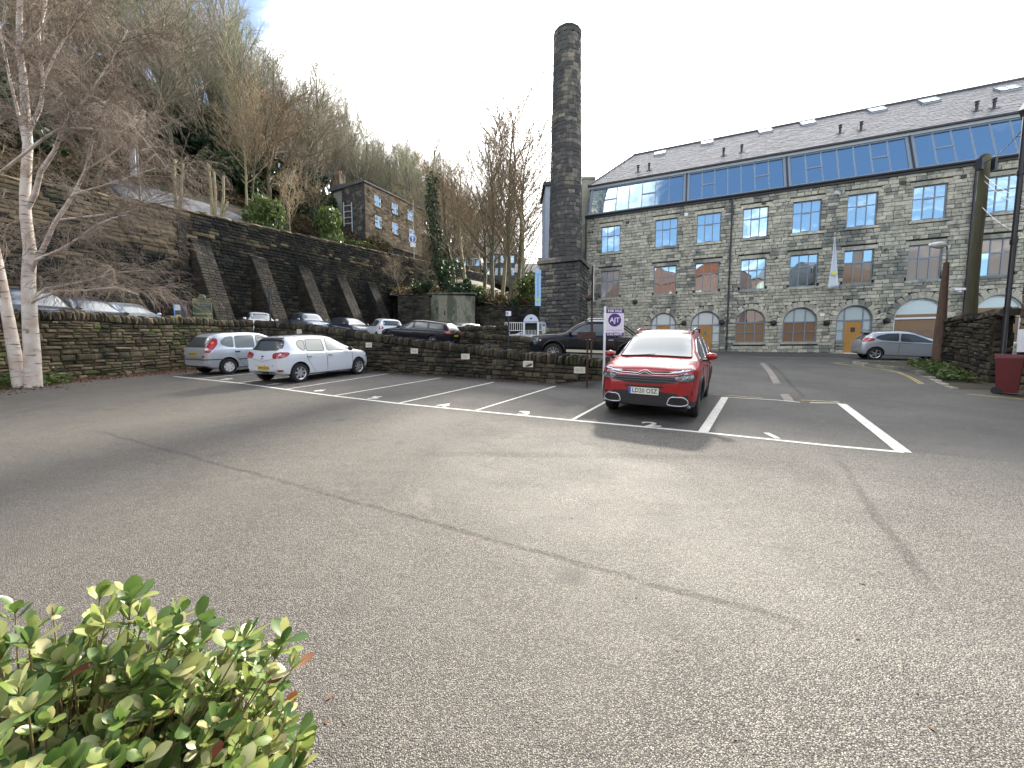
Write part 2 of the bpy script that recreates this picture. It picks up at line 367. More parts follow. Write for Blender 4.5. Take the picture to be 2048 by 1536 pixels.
M_EARTH = mat('earth', (.045, .032, .02), .95, noise_amt=.5, noise_scale=1.5, col2=(.03, .034, .014), bump=.8, bump_scale=12)
M_HILL = mat('hillside', (.04, .03, .019), .95, noise_scale=.25, col2=(.026, .032, .013), bump=.9, bump_scale=6)

def cross2(a, b): return a[0] * b[1] - a[1] * b[0]
def side(p):                     # >0: lower car park side, <0: upper side
    a = (WJ - WA0); b = (WB1 - WJ)
    sA = -cross2(a, Vector(p) - WA0) / a.length      # right of A positive
    nb = Vector((-b.y, b.x)).normalized(); sB = -(Vector(p) - WJ).dot(nb)
    return min(sA, sB)
def offline(d):                  # wall polyline pushed d metres to the lot side
    a = (WJ - WA0).normalized(); b = (WB1 - WJ).normalized()
    na = Vector((a.y, -a.x)); nb = Vector((b.y, -b.x))
    k = (na + nb); k = k / k.dot(na)
    return [WA0 + na * d - a * 3, WJ + k * d, WB1 + nb * d + b * .0]
def ground_mesh():
    pts = []; low = offline(-.1); upp = offline(-.42)
    cons = []
    for pl in (low, upp):
        prev = None
        for a, b in zip(pl, pl[1:]):
            n = 12
            for i in range(n + 1):
                if prev is not None and i == 0: continue
                pts.append(a + (b - a) * i / n)
                if prev is not None: cons.append((prev, len(pts) - 1))
                prev = len(pts) - 1
    nlow = len(cons) // 2 + 1; nfix = len(pts)
    xs = list(np.arange(-40, 40.1, 2.0)) + [-120, -80, -60, 60, 90, 150]; ys = list(np.arange(-8, 44.1, 2.0)) + [-60, -30, -15, 50, 60, 80, 120, 200]
    for x in xs:
        for y in ys:
            p = Vector((x, y))
            if abs(side(p) + .26) > .4 or x > 3.2 or y < 5: pts.append(p)
    for x in np.arange(1, 5, .5):
        for y in np.arange(8, 16, .5):
            p = Vector((x, y))
            if abs(side(p) + .26) > .35 or x > 3.2: pts.append(p)
    v, e, f, ov, oe, of = delaunay_2d_cdt([Vector(p) for p in pts], cons, [], 0, 1e-5)
    V = []
    for i, p in enumerate(v):
        src = ov[i][0] if ov[i] else -1
        if 0 <= src < nfix: up = src >= nfix // 2
        else: up = side(p) < -.26
        x, y = p
        z = H2(x, y) if up else G(x, y)
        if x > 2.72: z = G(x, y) if side(p) > 0 or x > 4 else max(G(x, y), H2(x, y))
        V.append((x, y, z))
    mb = MB(); mb.add(V, [tuple(t) for t in f], 0, .5)
    # make sure faces look up
    o = mb.build('car_park_ground', M_ASPH, kind='structure')
    b = bmesh.new(); b.from_mesh(o.data)
    for fc in b.faces:
        if fc.normal.z < 0: fc.normal_flip()
    b.to_mesh(o.data); b.free()
    return o
ground_mesh()
def Z(x, y):
    return H2(x, y) if (side((x, y)) < 0 and x < 2.72) else G(x, y)

# ------------------------------------------------------------------ painted lines (sheets 4 mm up)
def strip(mb, pts, w, dz=.004, step=.4):
    pts = [Vector(p) for p in pts]
    for a, b in zip(pts, pts[1:]):
        n = max(1, int((b - a).length / step)); d = (b - a).normalized(); s = Vector((-d.y, d.x)) * w / 2
        vs = []; fs = []
        for i in range(n + 1):
            p = a + (b - a) * i / n; j = R.uniform(-.004, .004)
            for q in (p + s * (1 + j * 4), p - s * (1 - j * 4)): vs.append((q.x, q.y, G(q.x, q.y) + dz))
        for i in range(n): fs.append((2 * i, 2 * i + 1, 2 * i + 3, 2 * i + 2))
        mb.add(vs, fs)
def paint(name, pts, w, m=M_WPAINT, dz=.004, step=.4, parent=None):
    mb = MB(); strip(mb, pts, w, dz, step); o = mb.build(name, m, parent); b = bmesh.new(); b.from_mesh(o.data)
    for f in b.faces:
        if f.normal.z < 0: f.normal_flip()
    b.to_mesh(o.data); b.free(); return o
bays = empty('bay_markings', (3, 6, G(3, 6)), 'white painted parking bay lines with the numbers 1 to 8 on the asphalt', 'road markings')
FL = [(-12.48, 14.17), (-8.83, 12.36), (-6.51, 10.99), (-4.61, 9.88), (-2.63, 8.85), (-.78, 8.02), (1.13, 7.17), (3.17, 6.3), (4.67, 5.56), (5.44, 5.25)]
paint('front_line', FL, .085, parent=bays)
DV = [((-11.0, 13.45), (-9.2, 17.0)), ((-8.83, 12.36), (-7.0, 16.4)), ((-6.51, 10.99), (-4.82, 15.05)), ((-4.61, 9.88), (-2.53, 13.68)), ((-2.63, 8.85), (-.59, 12.53)), ((-.78, 8.02), (1.32, 11.63)), ((1.13, 7.17), (3.3, 10.9))]
for a, b in DV: paint('bay_divider', [a, b], .07, dz=.008, parent=bays)
paint('bay_divider', [(3.17, 6.3), (5.38, 9.66)], .15, dz=.008, parent=bays)
paint('bay_divider', [(5.44, 5.25), (7.59, 8.79)], .17, dz=.008, parent=bays)
paint('back_line', [(5.38, 9.66), (6.4, 9.25), (6.75, 8.95)], .06, dz=.012, parent=bays)
paint('back_line', [(6.95, 8.9), (7.59, 8.85)], .07, dz=.012, parent=bays)
paint('yellow_line', [(5.3, 10.1), (6.3, 9.55)], .06, M_YPAINT, .008, parent=bays); paint('yellow_line', [(7.0, 9.25), (7.75, 9.05)], .07, M_YPAINT, .008, parent=bays)
tag(paint('channel_strip', [(11.7, 18.0), (6.65, 9.15)], .2, mat('pale_setts', (.25, .22, .19), .8, noise_amt=.4, noise_scale=6, bump=.4)), 'straight pale strip running across the road towards the mill', 'road strip')
for a, b in (((9.0, 22.9), (12.6, 22.2)), ((13.4, 22.0), (19.0, 20.9))):
    tag(paint('worn_road_line', [a, b], .07, M_WPAINT), 'worn pale line on the road along the foot of the mill, %s part' % ('left' if a[0] < 10 else 'right'), 'road line', 'worn lines by the mill')
def text_mesh(txt, size, ext=.0, font_scale_x=1.0, bold=0):
    cu = bpy.data.curves.new('lettering', 'FONT'); cu.body = txt; cu.size = size; cu.extrude = ext; cu.offset = bold; cu.align_x = 'CENTER'; cu.align_y = 'CENTER'; cu.resolution_u = 2
    o = bpy.data.objects.new('lettering', cu); COL.objects.link(o)
    bpy.context.view_layer.update()
    me = bpy.data.meshes.new_from_object(o.evaluated_get(bpy.context.evaluated_depsgraph_get())); bpy.data.objects.remove(o); bpy.data.curves.remove(cu)
    if font_scale_x != 1: me.transform(Matrix.Diagonal((font_scale_x, 1, 1, 1)))
    return me
def text(name, txt, size, M, m, parent, ext=.001, fx=1.0, bold=0, world=True):
    me = text_mesh(txt, size, ext, fx, bold)
    me.transform((inv(parent) if world else Matrix.Identity(4)) @ M); me.materials.clear(); me.materials.append(m)
    me.name = name
    return obj(name, me, parent)
def frame(org, ux, uy):           # matrix with local x along ux, local y along uy
    ux = Vector(ux).normalized(); uy = Vector(uy).normalized(); w = ux.cross(uy)
    M = Matrix((ux, uy, w)).transposed().to_4x4(); M.translation = Vector(org); return M
for i, (n, x, y) in enumerate([('1', 4.17, 6.07), ('2', 2.5, 6.83), ('3', .25, 7.78), ('4', -1.55, 8.62), ('5', -3.45, 9.60), ('6', -5.4, 10.75), ('7', -7.5, 12.0), ('8', -9.9, 13.3)]):
    ux = Vector((1, -.07, 0)); ux.z = 0; uy = Vector((.12, 1, KG)); 
    text('painted_number', n, .48, frame((x, y, G(x, y) + .007), ux, uy - ux.normalized() * 0), M_WPAINT, bays, .0005, 1.25, .012)

# ------------------------------------------------------------------ stones
def rough_block(seed, k=.09, bev=.10):
    """unit block, one bevelled ring, slightly bulged front: 26 faces or fewer"""
    r = random.Random(seed); vs = []; fs = []
    b = bev
    # 4x4 front ring + back
    def j(a=k): return r.uniform(-a, a)
    back = [(-.5 + j(.02), .5, -.5 + j(.02)), (.5, .5, -.5), (.5, .5, .5), (-.5, .5, .5)]
    mid = [(-.5 + j(.03), -.5 + b * 1.2, -.5 + j(.05)), (.5 + j(.03), -.5 + b * 1.2, -.5 + j(.05)), (.5 + j(.03), -.5 + b * 1.2, .5 + j(.05)), (-.5 + j(.03), -.5 + b * 1.2, .5 + j(.05))]
    fr = [(-.5 + b * .55 + abs(j()) * .5, -.5 + j(), -.5 + b + abs(j()) * .6), (.5 - b * .55 - abs(j()) * .5, -.5 + j(), -.5 + b + abs(j()) * .6), (.5 - b * .55 - abs(j()) * .5, -.5 + j(), .5 - b - abs(j()) * .6), (-.5 + b * .55 + abs(j()) * .5, -.5 + j(), .5 - b - abs(j()) * .6)]
    c = [(j(.15), -.5 - abs(j()) * 1.4, j(.15))]
    vs = back + mid + fr + c
    for o in (0, 4):
        for i in range(4): fs.append((o + i, o + (i + 1) % 4, o + 4 + (i + 1) % 4, o + 4 + i))
    for i in range(4): fs.append((8 + i, 8 + (i + 1) % 4, 12))
    fs.append((3, 2, 1, 0))
    return [Vector(v) for v in vs], [tuple(f) for f in fs]
BL = [rough_block(i, .12, .13) for i in range(10)] + [rough_block(i, .035, .06) for i in range(10)]
BLA = [np.array([tuple(v) for v in b[0]]) for b in BL]
SHARED = {}
def stone_mesh(kind, i, m):
    key = (kind, i, m.name)
    if key not in SHARED:
        me = bpy.data.meshes.new(kind); me.from_pydata([tuple(v) for v in BL[i][0]], [], BL[i][1]); me.materials.append(m); me.update()
        b = bmesh.new(); b.from_mesh(me); bmesh.ops.recalc_face_normals(b, faces=b.faces); b.to_mesh(me); b.free()
        SHARED[key] = me
    return SHARED[key]
class Stones:
    """stones given as world matrices of the unit block (local -y is the face); nearest 300 become parts, the rest one joined part"""
    def __init__(s, thing, m, name='stone', limit=300, smooth_=False): s.b0 = 10 if smooth_ else 0; s.t = thing; s.m = m; s.n = name; s.l = []; s.lim = limit
    def put(s, c, ex, ey, ez, size, m=None):      # ey: into the wall
        M = Matrix(((ex[0] * size[0], ey[0] * size[1], ez[0] * size[2], c[0]), (ex[1] * size[0], ey[1] * size[1], ez[1] * size[2], c[1]), (ex[2] * size[0], ey[2] * size[1], ez[2] * size[2], c[2]), (0, 0, 0, 1)))
        s.l.append((M, m or s.m, max(size[0], size[2]) * min(size[0], size[2])))
    def done(s):
        C = Vector((0, 0, EYE))
        def key(q):
            p = q[0].translation; d = (p - C).length; u = abs(p.x / max(p.y, .1))
            return d * d / q[2] * (1 if u < 1.36 and p.y > 0 else 50)
        s.l.sort(key=key); I = inv(s.t)
        for M, m, _ in s.l[:s.lim]:
            i = s.b0 + R.randrange(10); o = bpy.data.objects.new(s.n, stone_mesh(s.n, i, m)); COL.objects.link(o); o.parent = s.t; o.matrix_basis = I @ M
        rest = s.l[s.lim:]
        if not rest: return
        by = {}
        for q in rest: by.setdefault(q[1].name, []).append(q)
        mats = [MATS[k] for k in by]; V = []; Fc = []; mi = []; an = []; off = 0
        for k, (nm, qs) in enumerate(by.items()):
            for M, m, _ in qs:
                i = s.b0 + R.randrange(10); A = np.array(I @ M); V.append(BLA[i] @ A[:3, :3].T + A[:3, 3]); a = R.random()
                for f in BL[i][1]: Fc.append(tuple(x + off for x in f)); mi.append(k); an.append(a)
                off += len(BLA[i])
        me = bpy.data.meshes.new(s.n); me.from_pydata(np.concatenate(V).tolist(), [], Fc)
        for m in mats: me.materials.append(m)
        me.polygons.foreach_set('material_index', mi); t = me.attributes.new('rnd', 'FLOAT', 'FACE'); t.data.foreach_set('value', an)
        b = bmesh.new(); b.from_mesh(me); bmesh.ops.recalc_face_normals(b, faces=b.faces); b.to_mesh(me); b.free()
        obj(s.n + '_courses', me, s.t, 'stuff')
def rubble_wall(name, P0, P1, z0, z1, thick, m, label, cope=.3, hrange=(.11, .24), lrange=(.2, .55), big_low=False, left_n=None, ends=(False, True), core=M_DARKM, cope_m=None, group=None, cw=(.09, .17), mfun=None, lim=300, back=False, depth=.16):
    """dry-stone wall from P0 to P1 (xy); z0(s), z1(s): base and top; face towards the right-hand side of P0->P1 turned to the camera"""
    P0 = Vector(P0); P1 = Vector(P1); d = (P1 - P0); Ln = d.length; d.normalize(); n = Vector((d.y, -d.x))     # outward face normal
    if (Vector((0, 0)) - P0).dot(n) < 0: n = -n
    t = empty(name, (*((P0 + P1) / 2), z0(Ln / 2)), label, 'wall', group)
    S = Stones(t, m, lim and 'stone', lim); ex = Vector((d.x, d.y, 0)); ey = Vector((-n.x, -n.y, 0)); ez = Vector((0, 0, 1))
    # core
    mb = MB(); k = max(2, int(Ln / 1.0))
    for i in range(k):
        a, b = Ln * i / k, Ln * (i + 1) / k; q = []
        for zf, dz in ((z0, -.15), (z1, -cope * .9 - .02)):
            for s_, o in ((a, .05), (b, .05), (b, thick - .05), (a, thick - .05)):
                p = P0 + d * s_ - n * o; q.append((p.x, p.y, zf(s_) + dz))
        mb.hexa(q)
    mb.build('core', core, t)
    v = 0.0; hmax = max(z1(s_) - z0(s_) for s_ in np.linspace(0, Ln, 12)) - cope
    while v < hmax:
        fr = v / max(hmax, .01)
        h = R.uniform(*hrange) * (1.35 - .5 * fr if big_low else 1)
        s_ = R.uniform(-.2, 0)
        while s_ < Ln:
            l = R.uniform(*lrange) * (1.3 - .5 * fr if big_low else 1); a = max(s_, 0); b = min(s_ + l, Ln); s_ += l
            if b - a < .06: continue
            c = (a + b) / 2; zb = z0(c) + v; top = z1(c) - cope; hh = min(h, top - zb)
            if hh < .05: continue
            sub = [(zb, hh)]
            if hh > .15 and R.random() < .38: q = R.uniform(.4, .6); sub = [(zb, hh * q), (zb + hh * q, hh * (1 - q))]
            for zz_, h2 in sub:
                p = P0 + d * c; out = R.uniform(-.015, .045); p = p - n * (depth / 2 - out)
                tilt = Matrix.Rotation(R.uniform(-.035, .035), 3, Vector((n.x, n.y, 0)))
                slope = (z0(c + .5) - z0(c - .5)); ex2 = Vector((d.x, d.y, slope)).normalized()
                S.put((p.x, p.y, zz_ + h2 / 2), tilt @ ex2, ey, tilt @ ez, (b - a - R.uniform(.008, .02), depth, h2 - R.uniform(.006, .018)), mfun(c, zz_) if mfun else None)
        v += h
    # end face
    for e, at_end in zip(ends, (0, Ln)):
        if not e: continue
        v = 0
        while v < z1(at_end) - z0(at_end) - cope - .05:
            h = min(R.uniform(*hrange), z1(at_end) - z0(at_end) - cope - v); o = .02
            while o < thick - .05:
                l = min(R.uniform(.18, .4), thick - o); p = P0 + d * (at_end - (.08 if at_end else -.08)) - n * (o + l / 2)
                sg = 1 if at_end else -1
                S.put((p.x, p.y, z0(at_end) + v + h / 2), Vector((-n.x, -n.y, 0)) * sg, -ex * sg, ez, (l - .01, .2, h - .01), mfun(at_end, 1) if mfun else None); o += l
            v += h
    S.done()
    # stones on edge along the top
    C = Stones(t, cope_m or m, 'coping_stone', lim); s_ = 0
    while s_ < Ln:
        w = R.uniform(*cw); hc = cope * R.uniform(.86, 1.12); c = s_ + w / 2; p = P0 + d * c - n * (thick / 2); s_ += w
        lean = Matrix.Rotation(R.uniform(-.06, .06), 3, Vector((n.x, n.y, 0)))
        C.put((p.x, p.y, z1(min(c, Ln)) - cope + hc / 2), lean @ ex, ey, lean @ ez, (w - R.uniform(.006, .02), thick + R.uniform(-.03, .05), hc), (mfun(c, 99) if mfun else None))
    C.done()
    return t
LA = (WJ - WA0).length; LB = (WB1 - WJ).length
def zA0(s): p = WA0 + (WJ - WA0) * s / LA; return G(p.x, p.y) - .03
def zA1(s): return 2.93 + (3.42 - 2.93) * s / LA + .04 * math.sin(s * 1.7)
def zB0(s): p = WJ + (WB1 - WJ) * s / LB; return G(p.x, p.y) - .03
def zB1(s):
    K = [(0, 3.42), (2.2, 3.28), (5, 3.02), (9.6, 2.42), (13, 2.06), (16, 1.74), (18.7, 1.55)]
    for (a, b), (c, e) in zip(K, K[1:]):
        if s <= c: return b + (e - b) * (s - a) / (c - a)
    return 1.55
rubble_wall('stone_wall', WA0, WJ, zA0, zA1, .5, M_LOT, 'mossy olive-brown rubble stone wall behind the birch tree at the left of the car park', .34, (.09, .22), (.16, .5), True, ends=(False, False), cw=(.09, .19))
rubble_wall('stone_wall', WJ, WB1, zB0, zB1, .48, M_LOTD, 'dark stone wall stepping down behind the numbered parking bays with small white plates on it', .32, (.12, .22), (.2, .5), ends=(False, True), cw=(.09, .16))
# lichened plates fixed on the wall
for px, py, D in ((600, 663, 18.2), (739, 690, 16.2), (830, 702, 14.9), (932, 713, 13.7), (1057, 728, 12.45), (1160, 740, 11.75)):
    b = (WB1 - WJ).normalized(); n = Vector((-b.y, b.x)); n = n if n.y < 0 else -n
    r = ray(px, py); k = (WJ - Vector((0, 0))).dot(n) / (Vector((r.x, r.y)).dot(n)); p = Vector((0, 0, EYE)) + r * k + Vector((n.x, n.y, 0)) * .045
    lab = {600: 'small white bay plate half hidden above the roof of the white hatchback', 739: 'small white bay plate on the dark wall, just right of the white hatchback', 830: 'small white bay plate on the dark wall, second to the right of the white hatchback', 932: 'small white bay plate near the middle of the dark sloping wall', 1057: 'cream bay plate on the dark wall, last but one before its low end', 1160: 'cream bay plate on the dark wall beside the brown steel post'}[px]
    t = empty('wall_plate', p, lab, 'sign', 'bay plates on the wall')
    mb = MB(); fr = frame(p, (b.x, b.y, 0), (0, 0, 1)); w, h = .36, .2
    mb.prism([(-w / 2, -h / 2), (w / 2, -h / 2), (w / 2, h / 2), (-w / 2, h / 2)], p - Vector((n.x, n.y, 0)) * .02, (b.x, b.y, 0), (0, 0, 1), .02 if Vector((b.x, b.y, 0)).cross(Vector((0, 0, 1))).dot(Vector((n.x, n.y, 0))) > 0 else -.02)
    mb.build('plate', mat('cream_plate', (.62, .6, .5), .6, noise_amt=.2), t, fix=True)
    text('lettering', 'RESERVED\nPARKING', .055, frame(p + Vector((n.x, n.y, 0)) * .003, (b.x, b.y, 0), (0, 0, 1)), mat('grey_print', (.25, .25, .22)), t, .0005)
# ------------------------------------------------------------------ the mill
M0 = Vector((6.15, 32.4)); ME = Vector((.918, -.397)).normalized(); MN = Vector((-ME.y * -1, 0)); MN = Vector((ME.y, -ME.x))
if MN.y > 0: MN = -MN                      # towards the car park
def FP(s, z, o=0): p = M0 + ME * s + MN * o; return Vector((p.x, p.y, z))
E3 = Vector((ME.x, ME.y, 0)); N3 = Vector((MN.x, MN.y, 0)); UP = Vector((0, 0, 1))
mill = empty('stone_mill', FP(12, 1.6), 'long four-storey stone mill with a strip of blue roof glazing and arched ground floor openings', 'building')
ROTF = Matrix((E3, -N3, UP)).transposed()
def fbox(mb, s0, s1, z0, z1, o0, o1, mi=0): mb.box(FP((s0 + s1) / 2, (z0 + z1) / 2, (o0 + o1) / 2), (abs(s1 - s0), abs(o1 - o0), abs(z1 - z0)), ROTF, mi)
mb = MB(); fbox(mb, 0, 31, .6, 12.7, -.22, -12); mb.build('wall', M_MORTM, mill)
SL = [(1.17, 2.66), (5.26, 6.84), (8.16, 9.72), (11.09, 12.61), (14.01, 15.57), (16.94, 18.44), (20.12, 21.67), (23.26, 24.8), (26.5, 28.0)]
RECT = [(a, b, 9.83, 11.88) for a, b in SL] + [(a, b, 6.23, 8.37) for a, b in SL]
ARCH = [(1.15, 2.95, 2.5, 'w'), (5.13, 6.94, 1.68, 'd'), (7.98, 9.95, 1.68, 'd'), (10.92, 12.73, 2.5, 'w'), (13.79, 15.71, 2.5, 'w'), (16.74, 18.60, 1.70, 'd'), (19.66, 22.10, 2.3, 'b'), (23.35, 25.3, 2.3, 'b')]
def spring(a): r = (a[1] - a[0]) / 2; return (5.10 if a[3] == 'b' else 4.83) - r
S = Stones(mill, M_MILL, 'stone', 300, True)
def excl(z, h):
    ex = []
    for a, b, z0, z1 in RECT:
        if z + h * .4 > z0 - .17 and z < z0 - .02: ex.append((a - .12, b + .12))
        elif z + h / 2 > z0 and z + h / 2 < z1 + .02: ex.append((a, b))
        elif z + h / 2 > z1 and z + h * .4 < z1 + .26: ex.append((a - .18, b + .18))
    for A in ARCH:
        a, b, z0, k = A; r = (b - a) / 2; c = (a + b) / 2; sp = spring(A); zm = z + h / 2
        if zm < z0:
            if k != 'd' and zm > z0 - .16: ex.append((a - .1, b + .1))
            continue
        if zm < sp: ex.append((a, b))
        else:
            q = (r + .4) ** 2 - (zm - sp) ** 2
            if q > 0: ex.append((c - q ** .5, c + q ** .5))
    return sorted(ex)
z = 1.35
while z < 12.55:
    h = R.uniform(.20, .27) if z < 11.9 else R.uniform(.16, .3)
    h = min(h, 12.66 - z)
    ex = excl(z, h); segs = []; cur = -.02
    for a, b in ex:
        if a > cur: segs.append((cur, a))
        cur = max(cur, b)
    segs.append((cur, 29.5))
    for a, b in segs:
        s_ = a; first = True
        while s_ < b - .02:
            l = R.uniform(.28, .6) * (R.uniform(.5, 1) if first and a > 0 else 1); first = False
            if b - (s_ + l) < .18: l = b - s_
            o = R.uniform(-.012, .016)
            c = FP(s_ + l / 2, z + h / 2, -.12 + o)
            S.put(c, E3, -N3, UP, (l - .016, .24, h - .018)); s_ += l
    z += h
for A in ARCH:                              # radial arch stones
    a, b, z0, k = A; r = (b - a) / 2; c = (a + b) / 2; sp = spring(A); n = 11 if r < 1.1 else 13
    for i in range(n):
        t = math.pi * (i + .5) / n; d = Vector((math.cos(t), math.sin(t))); rr = r + .2
        rad = E3 * d.x + UP * d.y; tan = (E3 * -d.y + UP * d.x)
        S.put(FP(c, sp, -.10) + rad * rr, -tan, -N3, rad, (math.pi * (r + .2) / n - .015, .26, .385))
S.done()
for a, b, z0, z1 in RECT:
    mb = MB(); fbox(mb, a - .12, b + .12, z0 - .15, z0 - .005, .05, -.2, 0); mb.build('sill', M_MILL, mill)
    mb = MB(); fbox(mb, a - .17, b + .17, z1 + .012, z1 + .25, .012, -.2); mb.build('lintel', M_MILL, mill)
for a, b, z0, k in ARCH:
    if k != 'd': mb = MB(); fbox(mb, a - .1, b + .1, z0 - .15, z0 - .005, .05, -.2); mb.build('sill', M_MILL, mill)
def pane(parent, poly, o, m):                # poly in (s,z)
    mb = MB(); q = [FP(s, z, o) for s, z in poly]; q2 = [FP(s, z, o - .012) for s, z in poly]; n = len(q)
    mb.add(q + q2, [tuple(range(n)), tuple(range(n, 2 * n))[::-1]] + [(i, n + i, n + (i + 1) % n, (i + 1) % n) for i in range(n)])
    return mb.build('pane', m, parent, fix=True)
kk = 0
for a, b, z0, z1 in RECT:
    fw = .055; zt = z1 - (z1 - z0) * .36; w = (b - a)
    mb = MB(); fbox(mb, a, b, z0, z0 + .07, -.10, -.20); fbox(mb, a, b, z1 - fw, z1, -.10, -.20)
    for s_ in (a + fw / 2, a + w / 3, a + 2 * w / 3, b - fw / 2): fbox(mb, s_ - fw / 2, s_ + fw / 2, z0 + .068, z1 - fw + .002, -.098, -.198)
    fbox(mb, a + fw, b - fw, zt - fw / 2, zt + fw / 2, -.103, -.19)
    fbox(mb, a + w / 3 + .05, a + 2 * w / 3 - .05, z0 + .075, z0 + .115, -.09, -.15); fbox(mb, a + w / 3 + .03, a + 2 * w / 3 - .03, zt - .075, zt - .03, -.09, -.15)
    wi = mb.build('window', M_FRAME, mill)
    brown = z0 < 9 and (a < 2 or a > 16)  # brown pane colour stands in for reflected hillside and building
    for i in range(3):
        for lo, hi in ((z0 + .07, zt), (zt, z1 - .05)):
            s0, s1 = a + w * i / 3 + .03, a + w * (i + 1) / 3 - .03
            o = pane(wi, [(s0, lo), (s1, lo), (s1, hi), (s0, hi)], -.13, M_GLASSK if brown and R.random() < .85 else M_GLASS)
M_WROOM = mat('white_wall_inside', (.6, .6, .57), .8)
M_BROWN = mat('brown_boards', (.16, .085, .045), .7, noise_amt=.4, noise_scale=3)
M_PANEL = mat('pinboard_brown', (.22, .15, .10), .8, noise_amt=.25, noise_scale=4)
def arcpoly(c, r, sp, zlo, s0, s1, n=14):     # region between s0,s1 above zlo, under the arch
    top = []
    for i in range(n + 1):
        s_ = s1 + (s0 - s1) * i / n; q = r * r - (s_ - c) ** 2; zt = sp + math.sqrt(max(q, 0)); top.append((s_, max(zt, zlo + .004)))
    return [(s0, zlo), (s1, zlo)] + top
for A in ARCH:
    a, b, z0, k = A; r = (b - a) / 2; c = (a + b) / 2; sp = spring(A); fw = .06
    m_f = M_WHITE if k == 'b' else M_FRAME
    mb = MB()
    # arched outer frame as a swept bar
    prof = [(c + (r - .035) * math.cos(t), sp + (r - .035) * math.sin(t)) for t in np.linspace(0, math.pi, 25)]
    for (s0, q0), (s1, q1) in zip(prof, prof[1:]):
        d = Vector((s1 - s0, q1 - q0)); l = d.length; mid = FP((s0 + s1) / 2, (q0 + q1) / 2, -.15); ex = (E3 * d.x + UP * d.y).normalized(); ez = ex.cross(N3)
        mb.box(mid, (l + .01, .1, .07), Matrix((ex, N3, ez)).transposed())
    for s_ in (a + .035, b - .035): fbox(mb, s_ - .035, s_ + .035, z0, sp, -.10, -.2)
    if k == 'w':
        fbox(mb, a, b, z0, z0 + .06, -.099, -.2)
        for s_ in (a + 2 * r / 3, b - 2 * r / 3): fbox(mb, s_ - .03, s_ + .03, z0 + .06, sp + math.sqrt(r * r - (s_ - c) ** 2) - .02, -.103, -.19)
        fbox(mb, a + .07, b - .07, sp - .04, sp + .04, -.106, -.19); fbox(mb, a + .07, b - .07, (z0 + sp) / 2 - .02, (z0 + sp) / 2 + .02, -.108, -.18)
        wi = mb.build('window', m_f, mill)
        zz_ = [(z0 + .06, (z0 + sp) / 2), ((z0 + sp) / 2, sp)]
        for i in range(3):
            s0, s1 = a + 2 * r * i / 3 + .03, a + 2 * r * (i + 1) / 3 - .03
            pane(wi, arcpoly(c, r - .06, sp, sp + .04, max(s0, a + .07), min(s1, b - .07)), -.14, M_GLASSW if a > 13 else M_GLASS)
            for lo, hi in zz_: pane(wi, [(s0, lo), (s1, lo), (s1, hi), (s0, hi)], -.14, M_GLASSK)
        # round lampshades and tables seen inside are read on the glass as pale discs: hang them close behind the pane
    elif k == 'd':
        dl, dr = (c - .48, c + .48); zh = sp - .02
        fbox(mb, a + .07, b - .07, zh - .04, zh + .05, -.104, -.19)
        for s_ in (dl, dr): fbox(mb, s_ - .035, s_ + .035, z0, sp + math.sqrt(r * r - (s_ - c) ** 2) - .02, -.102, -.19)
        for s0, s1 in ((a + .07, dl - .035), (dr + .035, b - .07)): fbox(mb, s0, s1, 2.55, 2.62, -.1, -.19); fbox(mb, s0, s1, 3.2, 3.26, -.103, -.19)
        wi = mb.build('window', m_f, mill)
        for s0, s1 in ((a + .07, dl - .03), (dl + .03, dr - .03), (dr + .03, b - .07)): pane(wi, arcpoly(c, r - .06, sp, zh + .05, s0, s1), -.14, M_GLASSW)
        for s0, s1 in ((a + .07, dl - .03), (dr + .03, b - .07)):
            for lo, hi in ((2.62, 3.2), (3.26, zh - .04)): pane(wi, [(s0, lo), (s1, lo), (s1, hi), (s0, hi)], -.14, M_GLASSW)
            mb = MB(); fbox(mb, s0 - .03, s1 + .03, 2.40, 2.55, .03, -.2); mb.build('sill', M_MILL, mill)
            zz2 = z0 - .2
            S2 = Stones(mill, M_MILL, 'stone', 0)
            while zz2 < 2.4:
                hh = min(.23, 2.4 - zz2); S2.put(FP((s0 + s1) / 2, zz2 + hh / 2, -.1), E3, -N3, UP, (s1 - s0 + .05, .2, hh - .02)); zz2 += hh
            S2.done()
        mb = MB(); nb = 8
        for i in range(nb):                  # boarded door
            s0 = dl + .04 + (dr - dl - .08) * i / nb; s1 = dl + .04 + (dr - dl - .08) * (i + 1) / nb
            fbox(mb, s0 + .003, s1 - .003, z0 + .05, zh - .05, -.12 + R.uniform(-.002, .002), -.165)
        dr_ = mb.build('door', M_DOOR, mill)
        mb = MB(); fbox(mb, c - .12, c + .12, z0 + 1.42, z0 + 1.72, -.112, -.13); mb.build('door_light', M_GLASS, dr_)
        mb = MB(); mb.lathe([(.0, .0), (.025, .0), (.025, .05), (0, .05)], FP(dr - .1, z0 + 1.05, -.10), 10, rot=Matrix((E3, UP, N3)).transposed()); mb.build('handle', M_GALV, dr_)
        mb = MB(); fbox(mb, dl + .03, dr - .03, z0 - .08, z0 + .04, .1, -.2); mb.build('step', M_WHITE, mill)
    else:
        fbox(mb, a, b, z0, z0 + .08, -.099, -.2); fbox(mb, a + .06, b - .06, 3.86, 3.96, -.07, -.19)
        wi = mb.build('window', m_f, mill)
        pane(wi, arcpoly(c, r - .06, sp, sp + .28, c - r * .93, c + r * .93), -.14, M_GLASSW)
        pane(wi, [(a + .07, 3.96), (b - .07, 3.96), (b - .07, sp + .2), (b - .12, sp + .28), (a + .12, sp + .28), (a + .07, sp + .2)], -.14, M_GLASSK)
        pane(wi, [(a + .07, 3.2), (b - .07, 3.2), (b - .07, 3.86), (a + .07, 3.86)], -.14, M_GLASSK)
